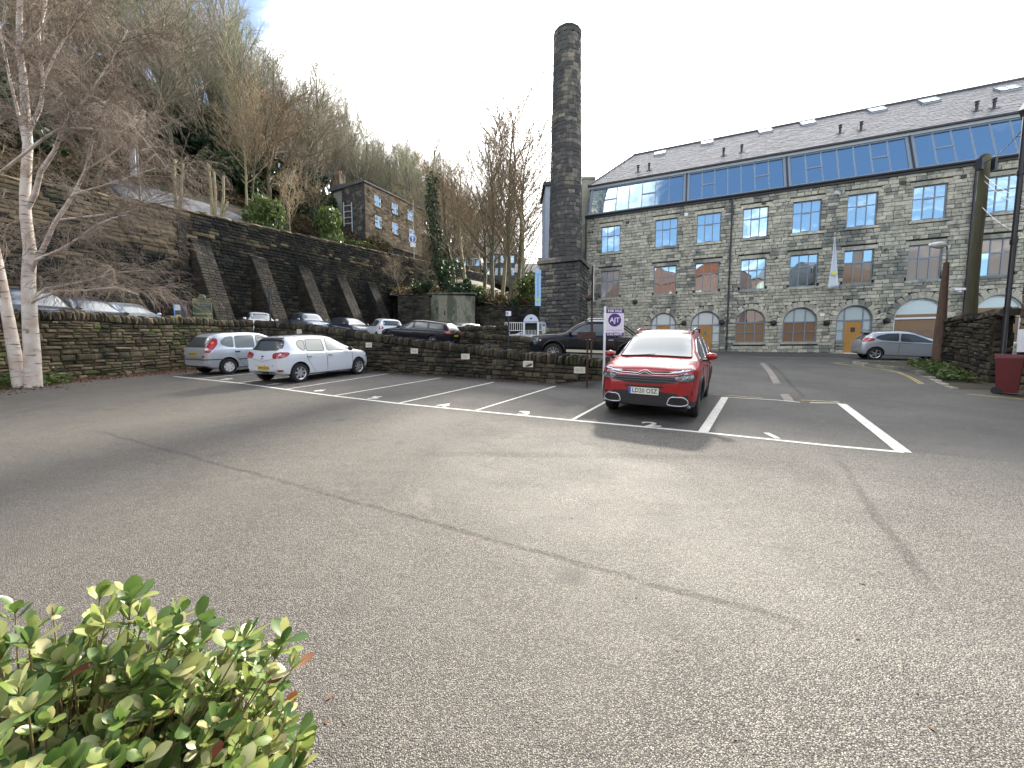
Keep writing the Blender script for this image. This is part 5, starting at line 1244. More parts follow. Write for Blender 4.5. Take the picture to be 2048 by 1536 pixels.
# ------------------------------------------------------------------ vehicles
def paintmat(name, col, metal=0., rough=.28, coat=1.):
    return mat(name, col, rough, metal, .5, coat=coat)
P_RED = paintmat('red_car_paint', (.27, .005, .009), .1, coat=.55); P_WHITE = paintmat('white_car_paint', (.55, .585, .63)); P_SILVER = paintmat('silver_car_paint', (.42, .45, .49), .45, .3)
P_BLACK = mat('black_car_paint', (.004, .005, .010), .35, 0, .15, coat=.6); P_GREY = paintmat('grey_blue_car_paint', (.13, .16, .22), .4); P_NAVY = paintmat('navy_car_paint', (.01, .015, .035))
M_TRIM = mat('black_plastic', (.015, .015, .017), .55); M_TYRE = mat('tyre_rubber', (.014, .014, .014), .85, bump=.3, bump_scale=60, local=True); M_RIM = mat('wheel_silver', (.48, .49, .52), .3, .6); M_RIMD = mat('dark_wheel', (.09, .09, .10), .35, .6)
M_CHROME = mat('chrome', (.7, .7, .72), .12, 1.0); M_CGLASS = glassmat('car_glass', (.02, .028, .03), .05, ior=1.42); M_WSCREEN = glassmat('windscreen_glass', (.06, .075, .09), .06, ior=1.42)
M_LGLASS = glassmat('light_lit_car_glass', (.10, .115, .10), .05, ior=1.45)
M_LAMP = mat('headlamp', (.12, .13, .15), .08, .3, coat=1); M_TAIL = mat('tail_lamp_red', (.30, .008, .012), .15, coat=1); M_AMBER = mat('amber_lamp', (.6, .16, .01), .2, coat=1); M_CLEARL = mat('clear_lamp', (.6, .55, .55), .15, coat=1)
M_YPL = mat('yellow_number_plate', (.58, .38, .03), .4); M_WPL = mat('white_number_plate', (.62, .62, .56), .4); M_INK = mat('plate_ink', (.01, .01, .01), .5); M_EUB = mat('plate_blue', (.02, .10, .45), .4)
def pchip(P):
    xs = [p[0] for p in P]; ys = [p[1] for p in P]; n = len(xs); h = [xs[i + 1] - xs[i] for i in range(n - 1)]; d = [(ys[i + 1] - ys[i]) / h[i] for i in range(n - 1)]; m = [0.] * n; m[0] = d[0]; m[-1] = d[-1]
    for i in range(1, n - 1):
        if d[i - 1] * d[i] > 0: w1 = 2 * h[i] + h[i - 1]; w2 = h[i] + 2 * h[i - 1]; m[i] = (w1 + w2) / (w1 / d[i - 1] + w2 / d[i])
    def f(x):
        if x <= xs[0]: return ys[0]
        if x >= xs[-1]: return ys[-1]
        i = 0
        while x > xs[i + 1]: i += 1
        t = (x - xs[i]) / h[i]; t2 = t * t; t3 = t2 * t
        return (2 * t3 - 3 * t2 + 1) * ys[i] + (t3 - 2 * t2 + t) * h[i] * m[i] + (-2 * t3 + 3 * t2) * ys[i + 1] + (t3 - t2) * h[i] * m[i + 1]
    return f
CUTS = {}
def car_body(sp):
    """lofted shell; x forward, z up from the ground, origin between the axles"""
    zt, zb, w, wr, zs = [pchip(sp[k]) for k in ('top', 'belt', 'w', 'wr', 'sill')]
    x0, x1 = sp['top'][0][0], sp['top'][-1][0]; xs = [x0]; x = x0
    for a, b in zip(sp['top'], sp['top'][1:]):
        n = max(2, int(math.ceil(math.hypot(b[0] - a[0], b[1] - a[1]) / .075)))
        for i in range(1, n + 1): xs.append(a[0] + (b[0] - a[0]) * i / n)
    rings = []
    for x in xs:
        W_, T, S_, B = w(x), zt(x), zs(x), zb(x); B = min(B, T - .02); c = smooth((T - B - .04) / .3); Wr = .90 * W_ * (1 - c) + wr(x) * c; ed = .03 * (1 - c) + .075 * c
        m1 = S_ + .42 * (B - S_)
        P = [(0, S_), (.6 * W_, S_), (.9 * W_, S_ + .01), (.965 * W_, S_ + .05), (.99 * W_, S_ + .14 * (B - S_) + .05), (W_, m1), (W_ * .998, m1 + .25 * (B - m1)), (W_ * .992, m1 + .55 * (B - m1)), (W_ * .985, B - .06), (W_ * .965, B - .012)]
        q0 = (W_ * .945, B + .012); q1 = (Wr, T - ed)
        for k in range(5): f = k / 4; P.append((q0[0] + (q1[0] - q0[0]) * f + .012 * c * math.sin(math.pi * f), q0[1] + (max(q1[1], q0[1]) - q0[1]) * f))
        P += [(Wr - .035 - .03 * c, T - ed * .42), (Wr * .84 - .02, T - ed * .12), (Wr * .6, T + .006 * c), (Wr * .3, T + .012), (0, T + .015)]
        rings.append([(x, y, z) for y, z in P] + [(x, -y, z) for y, z in P[-2:0:-1]])
    n = len(rings[0]); V = [v for r in rings for v in r]; Fs = [(i * n + j, i * n + (j + 1) % n, (i + 1) * n + (j + 1) % n, (i + 1) * n + j) for i in range(len(rings) - 1) for j in range(n)]
    Fs.append(tuple(range(n))); Fs.append(tuple((len(rings) - 1) * n + j for j in range(n))[::-1])
    return V, Fs
class Car:
    def __init__(s, sp, loc, heading, label, paint, group=None, name='parked_car', slope=True, cat='car'):
        x, y = loc[0], loc[1]; z = loc[2] if len(loc) > 2 else Z(x, y)
        gx_, gy_ = ((Z(x + .4, y) - Z(x - .4, y)) / .8, (Z(x, y + .4) - Z(x, y - .4)) / .8) if slope is True else slope or (0, 0)
        up = Vector((-gx_, -gy_, 1)).normalized(); f = Vector((heading[0], heading[1], 0)); f = (f - up * f.dot(up)).normalized(); l = up.cross(f)
        s.t = empty(name, (x, y, z), label, cat, group, Matrix((f, l, up)).transposed()); s.sp = sp; s.paint = paint
        V, Fs = car_body(sp); s.bvh = BVHTree.FromPolygons(V, Fs)
        me = bpy.data.meshes.new('body'); me.from_pydata(V, [], Fs); b = bmesh.new(); b.from_mesh(me); bmesh.ops.recalc_face_normals(b, faces=b.faces); b.to_mesh(me); b.free()
        me.materials.append(paint); me.materials.append(M_TRIM)
        o = obj('body', me, s.t); wm = max(p[1] for p in sp['w'])
        mb = MB()
        for ax in sp['axles']:
            for sd in (-1, 1): mb.lathe([(0, wm - .32), (sp['arch'], wm - .32), (sp['arch'], wm + .3), (0, wm + .3)] if sd > 0 else [(0, -wm - .3), (sp['arch'], -wm - .3), (sp['arch'], -wm + .32), (0, -wm + .32)], (ax, 0, sp['r'] + .02), 28, axis='Y', mi=1)
        cut = mb.build('cutter', [paint, M_TRIM], None, world=False); b = bmesh.new(); b.from_mesh(cut.data); bmesh.ops.remove_doubles(b, verts=b.verts, dist=1e-4); bmesh.ops.recalc_face_normals(b, faces=b.faces); b.to_mesh(cut.data); b.free()
        md = o.modifiers.new('arches', 'BOOLEAN'); md.object = cut; md.operation = 'DIFFERENCE'; md.solver = 'EXACT'
        o.parent = None; bpy.context.view_layer.update(); me2 = bpy.data.meshes.new_from_object(o.evaluated_get(bpy.context.evaluated_depsgraph_get())); o.modifiers.clear(); o.data = me2; o.parent = s.t; bpy.data.objects.remove(cut)
        for p in me2.polygons: p.use_smooth = True
        me2.set_sharp_from_angle(angle=math.radians(38)); s.body = o
        if sp.get('low'):
            for p in me2.polygons:
                if p.center.z < sp['low'] or (p.center.x > 2.1 and p.center.z < .5): p.material_index = 1
    def panel(s, pts, m, name, off=.004, step=.09, round_=0, parent=None, rimr=0, rimm=None, mirror=False, thick=.012, grow=None):
        if mirror:
            a = s.panel(pts, m, name, off, step, round_, parent, rimr, rimm, thick=thick); s.panel([(x, -y, z) for x, y, z in pts], m, name, off, step, round_, parent, rimr, rimm, thick=thick); return a
        P = [Vector(p) for p in pts]
        for _ in range(round_):
            Q = []
            for a, b in zip(P, P[1:] + P[:1]): q = min(.25, .035 / max((b - a).length, 1e-5)); Q += [a.lerp(b, q), a.lerp(b, 1 - q)]
            P = Q
        nrm = Vector((0, 0, 0)); 
        for a, b in zip(P, P[1:] + P[:1]): nrm += a.cross(b)
        c = sum(P, Vector()) / len(P); nrm.normalize()
        if nrm.dot(c - Vector((0, 0, .6))) < 0: nrm = -nrm
        ux = nrm.orthogonal().normalized(); uy = nrm.cross(ux); R2 = []
        for a, b in zip(P, P[1:] + P[:1]):
            n = max(1, int((b - a).length / step)); R2 += [a.lerp(b, i / n) for i in range(n)]
        o2 = [Vector(((p - c).dot(ux), (p - c).dot(uy))) for p in R2]; k = len(o2); pts2 = list(o2)
        xs = [p.x for p in o2]; ys = [p.y for p in o2]
        def inside(q):
            r_ = False
            for i in range(k):
                a, b = o2[i], o2[i - 1]
                if (a.y > q.y) != (b.y > q.y) and q.x < (b.x - a.x) * (q.y - a.y) / (b.y - a.y) + a.x: r_ = not r_
            return r_
        gx_ = min(xs) + step * .6
        while gx_ < max(xs):
            gy_ = min(ys) + step * .6
            while gy_ < max(ys):
                q = Vector((gx_, gy_))
                if inside(q) and min((q - a).length for a in o2) > step * .35: pts2.append(q)
                gy_ += step
            gx_ += step
        v, e, f, _, _, _ = delaunay_2d_cdt(pts2, [(i, (i + 1) % k) for i in range(k)], [list(range(k))], 1, 1e-6)
        def proj(q):
            p = c + ux * q.x + uy * q.y; h = s.bvh.ray_cast(p + nrm * .8, -nrm, 2.5)
            if h[0] is None or (h[0] - p).length > .45: h = s.bvh.find_nearest(p)
            n_ = h[1] if h[1].dot(nrm) > 0 else -h[1]; return h[0], n_
        hv = [proj(q) for q in v]; top = [h + n_ * off for h, n_ in hv]; bot = [h - n_ * thick for h, n_ in hv]
        mb = MB(); nv = len(top); from collections import Counter
        ec = Counter(); 
        for t in f:
            for i in range(len(t)): ec[(t[i], t[(i + 1) % len(t)])] += 1
        sk = [(a, b) for (a, b) in ec if (b, a) not in ec]
        mb.add(top + bot, [tuple(t) for t in f] + [(b, a, a + nv, b + nv) for a, b in sk]); 
        o = mb.build(name, m, parent or s.t, world=False, smooth=35., fix=True)
        if rimr:
            rp = [h + n_ * off for h, n_ in (proj(q) for q in o2)]; mb = MB(); mb.tube(rp, rimr, 5, closed=True); mb.build(name + '_trim', rimm or M_TRIM, o, world=False, smooth=True)
        return o
    def line(s, pts, r, m, name, off=.0, n=14, parent=None, mirror=False):
        if mirror: s.line([(x, -y, z) for x, y, z in pts], r, m, name, off, n, parent)
        P = [Vector(p) for p in pts]; Q = []
        for a, b in zip(P, P[1:]):
            for i in range(n): Q.append(a.lerp(b, i / n))
        Q.append(P[-1]); out_ = []
        for q in Q: h = s.bvh.find_nearest(q); n_ = (q - h[0]); n_ = h[1]; out_.append(h[0] + n_ * off)
        mb = MB(); mb.tube(out_, r, 5); return mb.build(name, m, parent or s.t, world=False, smooth=True)
    def box(s, c, d, m, name, parent=None, rot=None, mirror=False):
        for sg in ((1, -1) if mirror else (1,)):
            mb = MB(); mb.box((c[0], c[1] * sg, c[2]), d, rot); o = mb.build(name, m, parent or s.t, world=False)
            bv = o.modifiers.new('edge', 'BEVEL'); bv.width = min(d) * .25; bv.segments = 2
        return o
    def blob(s, c, d, m, name, parent=None, sgn=1, n=10):
        mb = MB(); mb.lathe([(math.sin(t) ** .8 if 0 < t < math.pi else 0, -math.cos(t)) for t in np.linspace(0, math.pi, n)], (0, 0, 0), 14); mb.v = [(c[0] + x * d[0] / 2, c[1] * sgn + y * d[1] / 2, c[2] + z * d[2] / 2) for x, y, z in mb.v]; return mb.build(name, m, parent or s.t, world=False, smooth=True)
    def wheels(s, style=5, rim=None, rr=.66, steer=0):
        sp = s.sp; r = sp['r']; tw = .2; rim = rim or M_RIM
        mb = MB(); ri = r * rr; mb.lathe([(ri, -tw / 2 + .01), (ri + .02, -tw / 2), (r * .95, -tw / 2 + .01), (r, -tw / 2 + .035), (r, tw / 2 - .035), (r * .95, tw / 2 - .01), (ri + .02, tw / 2), (ri, tw / 2 - .01)], (0, 0, 0), 36, axis='Y'); s0 = None; tm = mb
        rb = MB(); rb.lathe([(ri, -tw / 2 + .01), (ri * .97, .0), (ri * .9, .05), (0, .05)], (0, 0, 0), 30, axis='Y', mi=1); rb.lathe([(ri * 1.0, tw / 2 - .012), (ri * .9, tw / 2 - .03), (ri * .9, .03)], (0, 0, 0), 36, axis='Y')
        yo = tw / 2 - .025
        if style == 'trim':           # pressed wheel cover with openings
            rb.lathe([(0, yo + .01), (ri * .3, yo + .005), (ri * .62, yo - .003), (ri * .62, yo - .03)], (0, 0, 0), 30, axis='Y')
            for i in range(7):
                t = 2 * math.pi * i / 7; rot = Matrix.Rotation(t, 3, 'Y'); rb.box(rot @ Vector((ri * .76, yo - .012, 0)), (ri * .36, .02, ri * .46), rot, taper=1)
        elif style == 'swirl':
            rb.lathe([(0, yo + .008), (ri * .34, yo), (ri * .34, yo - .04)], (0, 0, 0), 24, axis='Y')
            for i in range(7): t = 2 * math.pi * i / 7; rot = Matrix.Rotation(t, 3, 'Y'); rb.box(rot @ Vector((ri * .62, yo - .014, ri * .09)), (ri * .66, .02, ri * .30), rot @ Matrix.Rotation(-.25, 3, 'Y'))
        else:
            rb.lathe([(0, yo), (ri * .2, yo - .004), (ri * .22, yo - .05)], (0, 0, 0), 18, axis='Y')
            for i in range(style): t = 2 * math.pi * (i + .5) / style; rot = Matrix.Rotation(t, 3, 'Y'); rb.box(rot @ Vector((ri * .55, yo - .014, 0)), (ri * .78, .026, ri * (.24 if style < 7 else .11)), rot)
        first = None
        for ax in sp['axles']:
            for sd in (1, -1):
                wy = sd * (sp['track'] - .0)
                if first is None: w = tm.build('wheel', M_TYRE, s.t, world=False, smooth=40.); rm_ = rb.build('rim', [rim, M_BLACK], w, world=False, smooth=35.); first = (w, rm_)
                else: w = first[0].copy(); COL.objects.link(w); w.parent = s.t; q = first[1].copy(); COL.objects.link(q); q.parent = w
                w.matrix_basis = Matrix.Translation((ax, wy, r)) @ Matrix.Rotation((0 if sd > 0 else math.pi) + (steer if ax > 0 else 0), 4, 'Z')
    def plate(s, c, nrm, txt, yellow, w=.50, h=.11, tilt=0.):
        n_ = Vector(nrm).normalized(); uy = Vector((0, 0, 1)); ux = uy.cross(n_).normalized(); uy = n_.cross(ux); h_ = s.bvh.ray_cast(Vector(c) + n_, -n_, 3); c = (h_[0] if h_[0] else Vector(c)) + n_ * .02
        mb = MB(); mb.box(c, (w, h, .012), Matrix((ux, uy, n_)).transposed()); p = mb.build('number_plate', M_YPL if yellow else M_WPL, s.t, world=False)
        text('characters', txt, h * .92, frame(c + n_ * .0075 + (ux * .02 if not yellow else ux * 0), ux, uy), M_INK, p, .0005, .88, .001, world=False)
        if not yellow: mb = MB(); mb.box(c - ux * (w / 2 - .022) + n_ * .001, (.042, h * .98, .013), Matrix((ux, uy, n_)).transposed()); mb.build('blue_band', M_EUB, p, world=False)
def side_windows(c, wins, m=None, rim=.008, rimm=None):
    wm = c.sp['w'][len(c.sp['w']) // 2][1] * .9
    for w in wins: c.panel([(x, wm, z) for x, z in w], m or M_CGLASS, 'side_window', .004, .12, 1, rimr=rim, rimm=rimm, mirror=True)
def seams(c, xs, z0, z1, lean=0):
    wm = c.sp['w'][len(c.sp['w']) // 2][1]
    for x in xs: c.line([(x, wm, z0), (x + lean, wm, z1)], .007, M_BLACK, 'door_gap', 0, 6, mirror=True)

# ---- red SUV
SUV = dict(top=[(-2.24, .62), (-2.22, .85), (-2.17, 1.02), (-2.1, 1.15), (-1.98, 1.42), (-1.86, 1.575), (-1.6, 1.63), (-.9, 1.675), (-.2, 1.68), (.25, 1.645), (.5, 1.58), (.8, 1.42), (1.28, 1.14), (1.4, 1.10), (1.75, 1.065), (2.0, 1.02), (2.13, .96), (2.2, .86), (2.235, .72), (2.25, .56)],
    belt=[(-2.24, 1.02), (-1.6, 1.1), (-.4, 1.06), (1.2, 1.03), (1.7, .99), (2.1, .9), (2.25, .8)], w=[(-2.24, .70), (-2.15, .82), (-1.95, .885), (-1.5, .92), (0, .92), (1.4, .92), (1.8, .89), (2.05, .82), (2.17, .72), (2.25, .60)],
    wr=[(-2.2, .6), (-1.8, .63), (-.5, .66), (.3, .64), (1.3, .72), (2.2, .7)], sill=[(-2.24, .42), (-2.1, .30), (-1.3, .24), (1.4, .22), (2.0, .24), (2.25, .30)], axles=(-1.365, 1.365), r=.355, arch=.40, track=.80, low=.36)
c = Car(SUV, (3.58, 9.12), (-.5, -.866), 'bright red SUV parked nose-out in bay 2 with plate LD20 OSZ', P_RED)
c.panel([(1.27, -.70, 1.15), (1.27, .70, 1.15), (.42, .585, 1.60), (.42, -.585, 1.60)], M_WSCREEN, 'windscreen', .014, .1, 1, rimr=.012)
side_windows(c, [[(1.02, 1.09), (.85, 1.24), (.45, 1.46), (.12, 1.53), (.02, 1.52), (.02, 1.09)], [(-.06, 1.10), (-.06, 1.52), (-.85, 1.52), (-.88, 1.12)], [(-.95, 1.13), (-.94, 1.51), (-1.35, 1.47), (-1.62, 1.33), (-1.7, 1.22)]], rimm=M_CHROME)
c.panel([(-2.1, -.55, 1.15), (-2.1, .55, 1.15), (-1.9, .5, 1.5), (-1.9, -.5, 1.5)], M_CGLASS, 'rear_window', .004, .12, 1)
c.panel([(.3, -.5, 1.66), (.3, .5, 1.66), (-1.3, .5, 1.68), (-1.3, -.5, 1.68)], M_CGLASS, 'sunroof', .004, .2, 1)
seams(c, (1.12, -.02, -.95), .34, 1.05)
c.line([(1.95, -.74, 1.03), (2.02, -.3, 1.03), (2.04, 0, 1.03), (2.02, .3, 1.03), (1.95, .74, 1.03)], .004, M_BLACK, 'bonnet_gap', 0, 8)
for sg in (1, -1):
    c.line([(1.4, .52 * sg, 1.15), (2.0, .42 * sg, 1.02)], .007, P_RED, 'bonnet_crease', .002, 8)
# grille face
c.panel([(2.3, -.80, .985), (2.3, -.4, .93), (2.3, 0, .915), (2.3, .4, .93), (2.3, .80, .985), (2.3, .80, .955), (2.3, .4, .885), (2.3, 0, .87), (2.3, -.4, .885), (2.3, -.80, .955)], M_TRIM, 'upper_grille_strip', .006, .07)
for dz, nm in ((.0, 'upper_chrome_bar'), (-.055, 'lower_chrome_bar')):
    c.line([(2.2, -.80, .968 + dz * .6), (2.25, -.42, .93 + dz), (2.25, -.13, .918 + dz), (2.25, -.02, .995 + dz), (2.25, .02, .995 + dz), (2.25, .13, .918 + dz), (2.25, .42, .93 + dz), (2.2, .80, .968 + dz * .6)], .006, M_CHROME, nm, .014, 10)
c.panel([(2.2, .44, .935), (2.05, .82, .99), (2.05, .82, .955), (2.2, .44, .90)], M_LAMP, 'daytime_lamp', .014, .06, mirror=True)
for k in (.48, .66): c.panel([(2.2, k, .918 + (k - .48) * .14), (2.12, k + .13, .94 + (k - .48) * .14), (2.12, k + .13, .925 + (k - .48) * .14), (2.2, k, .903 + (k - .48) * .14)], mat('white_lens', (.8, .85, .9), .2), 'lamp_strip', .02, .05, mirror=True)
c.panel([(2.25, -.60, .835), (2.25, .60, .835), (2.25, .52, .745), (2.25, .30, .705), (2.25, -.30, .705), (2.25, -.52, .745)], M_TRIM, 'lower_grille', .006, .08)
for z_ in (.80, .755): c.line([(2.25, -.56, z_), (2.25, .56, z_)], .009, mat('grey_plastic', (.07, .075, .085), .4), 'grille_bar', .012, 10)
hl = c.panel([(2.2, .50, .845), (2.0, .85, .885), (2.0, .86, .80), (2.1, .72, .75), (2.2, .54, .765)], M_LAMP, 'headlight', .010, .06, 1, rimr=.006, mirror=True)
for y in (.6, .74): 
    for sg in (-1, 1): h_ = c.bvh.ray_cast(Vector((3, y * sg, .81)), Vector((-1, 0, 0))); mb = MB(); mb.lathe([(0, .012), (.03, .01), (.045, 0)], h_[0], 14, axis='X'); mb.build('projector_lens', M_LGLASS, c.t, world=False, smooth=True)
c.panel([(2.28, -.36, .665), (2.28, .36, .665), (2.28, .34, .625), (2.28, -.34, .625)], M_BLACK, 'slot', .004, .1, 1)
c.panel([(2.3, -.80, .42), (2.3, -.5, .50), (2.3, .5, .50), (2.3, .80, .42), (2.3, .84, .24), (2.3, -.84, .24)], M_TRIM, 'lower_bumper', .006, .1)
for sg in (1, -1): c.panel([(2.25, .47 * sg, .49), (2.2, .68 * sg, .49), (2.15, .76 * sg, .40), (2.15, .74 * sg, .335), (2.25, .43 * sg, .335), (2.25, .42 * sg, .38)], M_BLACK, 'bumper_vent', .016, .07, 1, rimr=.012, rimm=mat('satin_silver', (.55, .56, .58), .3, .5))
c.panel([(2.1, .82, .60), (2.08, .83, .60), (2.08, .83, .50), (2.1, .81, .50)], M_BLACK, 'bumper_slit', .006, .05, mirror=True)
for sg in (1, -1): c.blob((2.1, .76, .30), (.08, .09, .07), M_LAMP, 'fog_lamp', sgn=sg)
c.plate((2.3, 0, .565), (1, 0, 0), 'LD20 OSZ', False, .54, .125)
for y in (-.66, .66):                         # cladding round arches and sills
    pass
wm = .93
for ax in SUV['axles']:
    P_ = [(ax + .425 * math.cos(a), wm, .375 + .425 * math.sin(a)) for a in np.linspace(-.35, math.pi + .35, 22)]
    c.line(P_, .03, M_TRIM, 'arch_trim', .0, 1, mirror=True)
c.panel([(.93, wm, .40), (-.93, wm, .40), (-.93, wm, .25), (.93, wm, .25)], M_TRIM, 'sill_cladding', .01, .12, mirror=True)
for sg in (1, -1):
    c.blob((.92, 1.03, 1.16), (.13, .22, .14), P_RED, 'door_mirror', sgn=sg); c.box((.93, .93 * sg, 1.08), (.1, .12, .05), M_TRIM, 'mirror_arm')
    c.line([(.35, .60 * sg, 1.69), (.2, .61 * sg, 1.70)], .001, M_BLACK, 'rail_foot', .02, 2)
    mb = MB(); mb.tube([(.2, .6 * sg, 1.62), (.1, .61 * sg, 1.685), (-.2, .62 * sg, 1.715), (-1.2, .61 * sg, 1.71), (-1.5, .6 * sg, 1.68), (-1.6, .59 * sg, 1.62)], .02, 8); mb.build('roof_rail', P_RED if sg < 0 else M_TRIM, c.t, world=False, smooth=True)
    for x in (.05, -.85): c.box((x, .935 * sg, .92), (.2, .03, .035), P_RED, 'door_handle')
c.line([(1.3, -.6, 1.15), (1.22, 0, 1.17)], .008, M_BLACK, 'wiper', .015, 6)
c.panel([(-2.15, .80, 1.0), (-2.2, .45, 1.0), (-2.2, .45, .88), (-2.15, .80, .88)], M_TAIL, 'tail_light', .008, .08, mirror=True)
c.blob((.33, 0, 1.60), (.12, .2, .05), M_BLACK, 'mirror_sensor'); c.wheels(5, M_RIMD, .72, .0)

# ---- white hatchback
HB = dict(top=[(-1.95, .60), (-1.94, .78), (-1.90, .92), (-1.84, 1.03), (-1.62, 1.36), (-1.52, 1.45), (-1.2, 1.485), (-.5, 1.52), (-.1, 1.51), (.25, 1.46), (.6, 1.32), (1.13, 1.02), (1.25, .985), (1.6, .93), (1.88, .84), (2.0, .74), (2.07, .60), (2.09, .48)],
    belt=[(-1.95, .93), (-1.2, .97), (0, .945), (1.1, .93), (1.7, .84), (2.09, .66)], w=[(-1.95, .66), (-1.88, .77), (-1.65, .84), (-1.2, .866), (0, .866), (1.2, .86), (1.6, .83), (1.85, .74), (2.0, .60), (2.09, .44)],
    wr=[(-1.9, .56), (-1.5, .585), (-.4, .60), (.4, .58), (1.1, .66), (2, .6)], sill=[(-1.95, .40), (-1.8, .28), (-1.0, .22), (1.2, .21), (1.9, .24), (2.09, .3)], axles=(-1.295, 1.295), r=.31, arch=.355, track=.765)
c = Car(HB, (-7.2, 14.05), (.365, .931), 'white hatchback seen from behind, parked facing the dark wall beside the silver people carrier', P_WHITE)
side_windows(c, [[(.92, .99), (.72, 1.14), (.35, 1.34), (.12, 1.39), (-.08, 1.40), (-.14, .985)], [(-.26, .985), (-.22, 1.39), (-.88, 1.385), (-.98, 1.01)], [(-1.02, 1.02), (-.93, 1.38), (-1.18, 1.345), (-1.26, 1.2), (-1.16, 1.05)]], M_LGLASS)
c.panel([(-1.84, -.56, 1.08), (-1.84, 0, 1.03), (-1.84, .56, 1.08), (-1.78, .645, 1.16), (-1.6, .57, 1.38), (-1.6, -.57, 1.38), (-1.78, -.645, 1.16)], M_CGLASS, 'rear_window', .005, .1, 1, rimr=.008)
c.box((-1.60, 0, 1.46), (.2, 1.06, .035), P_WHITE, 'roof_spoiler')
c.panel([(1.1, -.62, 1.05), (1.1, .62, 1.05), (.36, .52, 1.43), (.36, -.52, 1.43)], M_WSCREEN, 'windscreen', .005, .12, 1)
seams(c, (-.2, .98), .32, .95); c.line([(-1.0, .88, 1.0), (-1.0, .88, .8), (-.82, .88, .45), (-.7, .88, .3)], .0045, M_BLACK, 'door_gap', 0, 6, mirror=True)
tl = [(-1.98, .50, .97), (-1.92, .66, 1.0), (-1.66, .84, 1.0), (-1.68, .86, .93), (-1.8, .82, .84), (-1.93, .66, .80), (-1.99, .5, .81)]
c.panel(tl, M_TAIL, 'tail_light', .008, .06, 1, rimr=.004, mirror=True)
c.line([(-1.98, -.49, .8), (-2, 0, .70), (-1.98, .49, .8)], .0045, M_BLACK, 'tailgate_gap', 0, 10)
for sg in (1, -1): c.line([(-1.98, .49 * sg, .8), (-1.9, .52 * sg, 1.0)], .0045, M_BLACK, 'tailgate_gap', 0, 6)
c.plate((-2.1, -.05, .50), (-1, 0, 0), 'SH19 KUU', True, .48, .12); c.panel([(-1.93, .60, .44), (-1.82, .78, .44), (-1.85, .76, .385), (-1.92, .66, .385)], M_TAIL, 'reflector', .008, .05, mirror=True)
c.panel([(-1.97, -.05, .885), (-1.97, .05, .885), (-1.97, .035, .84), (-1.97, -.035, .84)], M_DPIPE, 'badge', .012, .03); c.box((-1.955, 0, .79), (.02, .03, .03), M_DPIPE, 'lock'); c.box((-1.96, .40, .90), (.012, .16, .018), M_DPIPE, 'model_badge')
for y in (-.45, -.1, .3, .66): h_ = c.bvh.ray_cast(Vector((-3, y, .57)), Vector((1, 0, 0))); c.blob((h_[0].x, y, .57), (.015, .035, .035), M_DPIPE, 'parking_sensor')
for sg in (1, -1):
    c.blob((.80, .95, 1.02), (.13, .22, .15), M_TRIM, 'door_mirror', sgn=sg)
    for x in (-.05, -.92): c.box((x, .868 * sg, .83), (.17, .035, .045), mat('grey_handle', (.3, .27, .28), .5), 'door_handle')
c.panel([(-1.38, .85, .96), (-1.16, .86, .96), (-1.16, .86, .78), (-1.38, .85, .78)], P_WHITE, 'fuel_flap', .002, .1, 1, rimr=.003, rimm=M_DPIPE)
c.panel([(2.0, .52, .74), (1.78, .78, .80), (1.74, .80, .68), (1.95, .6, .62)], M_LAMP, 'headlight', .008, .06, 1, mirror=True); c.line([(-1.2, -.52, 1.53), (.2, -.54, 1.53)], .01, M_TRIM, 'roof_strip', .0, 8); c.wheels('swirl', M_RIM, .68)
c.panel([(-2.02, -.45, .36), (-2.02, .45, .36), (-2, .45, .24), (-2, -.45, .24)], M_TRIM, 'lower_bumper', .004, .1)

# ---- silver MPV
MPV = dict(top=[(-2.0, .58), (-1.99, .80), (-1.95, .98), (-1.88, 1.12), (-1.66, 1.43), (-1.5, 1.53), (-1.1, 1.585), (-.3, 1.61), (.15, 1.58), (.5, 1.48), (.9, 1.27), (1.3, 1.05), (1.45, 1.0), (1.8, .92), (2.02, .80), (2.13, .66), (2.17, .5)],
    belt=[(-2.0, 1.0), (-1.2, 1.0), (0, .96), (1.1, .94), (1.8, .86), (2.17, .68)], w=[(-2.0, .62), (-1.93, .74), (-1.7, .81), (-1.2, .845), (0, .845), (1.3, .84), (1.75, .79), (2.0, .66), (2.17, .46)], wr=[(-1.95, .55), (-1.5, .57), (-.4, .60), (.4, .58), (1.1, .66), (2.1, .6)],
    sill=[(-2.0, .36), (-1.8, .26), (-1.0, .22), (1.2, .21), (1.9, .24), (2.17, .3)], axles=(-1.27, 1.27), r=.305, arch=.35, track=.745)
c = Car(MPV, (-11.15, 16.35), (.40, .916), 'older silver people carrier in the far left bay beside the rubble wall', P_SILVER)
side_windows(c, [[(1.0, 1.0), (.75, 1.18), (.45, 1.38), (.12, 1.48), (-.06, 1.485), (-.12, 1.0)], [(-.22, 1.0), (-.16, 1.485), (-.86, 1.47), (-.96, 1.01)], [(-1.03, 1.03), (-.95, 1.46), (-1.2, 1.42), (-1.42, 1.27), (-1.42, 1.15), (-1.25, 1.07)]], M_LGLASS, rimm=mat('taupe_trim', (.14, .12, .11), .5))
c.panel([(-1.93, -.60, 1.06), (-1.93, .60, 1.06), (-1.70, .53, 1.42), (-1.70, -.53, 1.42)], M_CGLASS, 'rear_window', .005, .1, 1, rimr=.008)
c.panel([(1.2, -.62, 1.1), (1.2, .62, 1.1), (.5, .52, 1.48), (.5, -.52, 1.48)], M_WSCREEN, 'windscreen', .005, .12, 1)
tl = [(-1.64, .60, 1.42), (-1.55, .70, 1.40), (-1.60, .78, 1.2), (-1.74, .80, 1.0), (-1.86, .76, .84), (-1.96, .62, .84), (-1.95, .62, 1.02), (-1.84, .62, 1.16)]
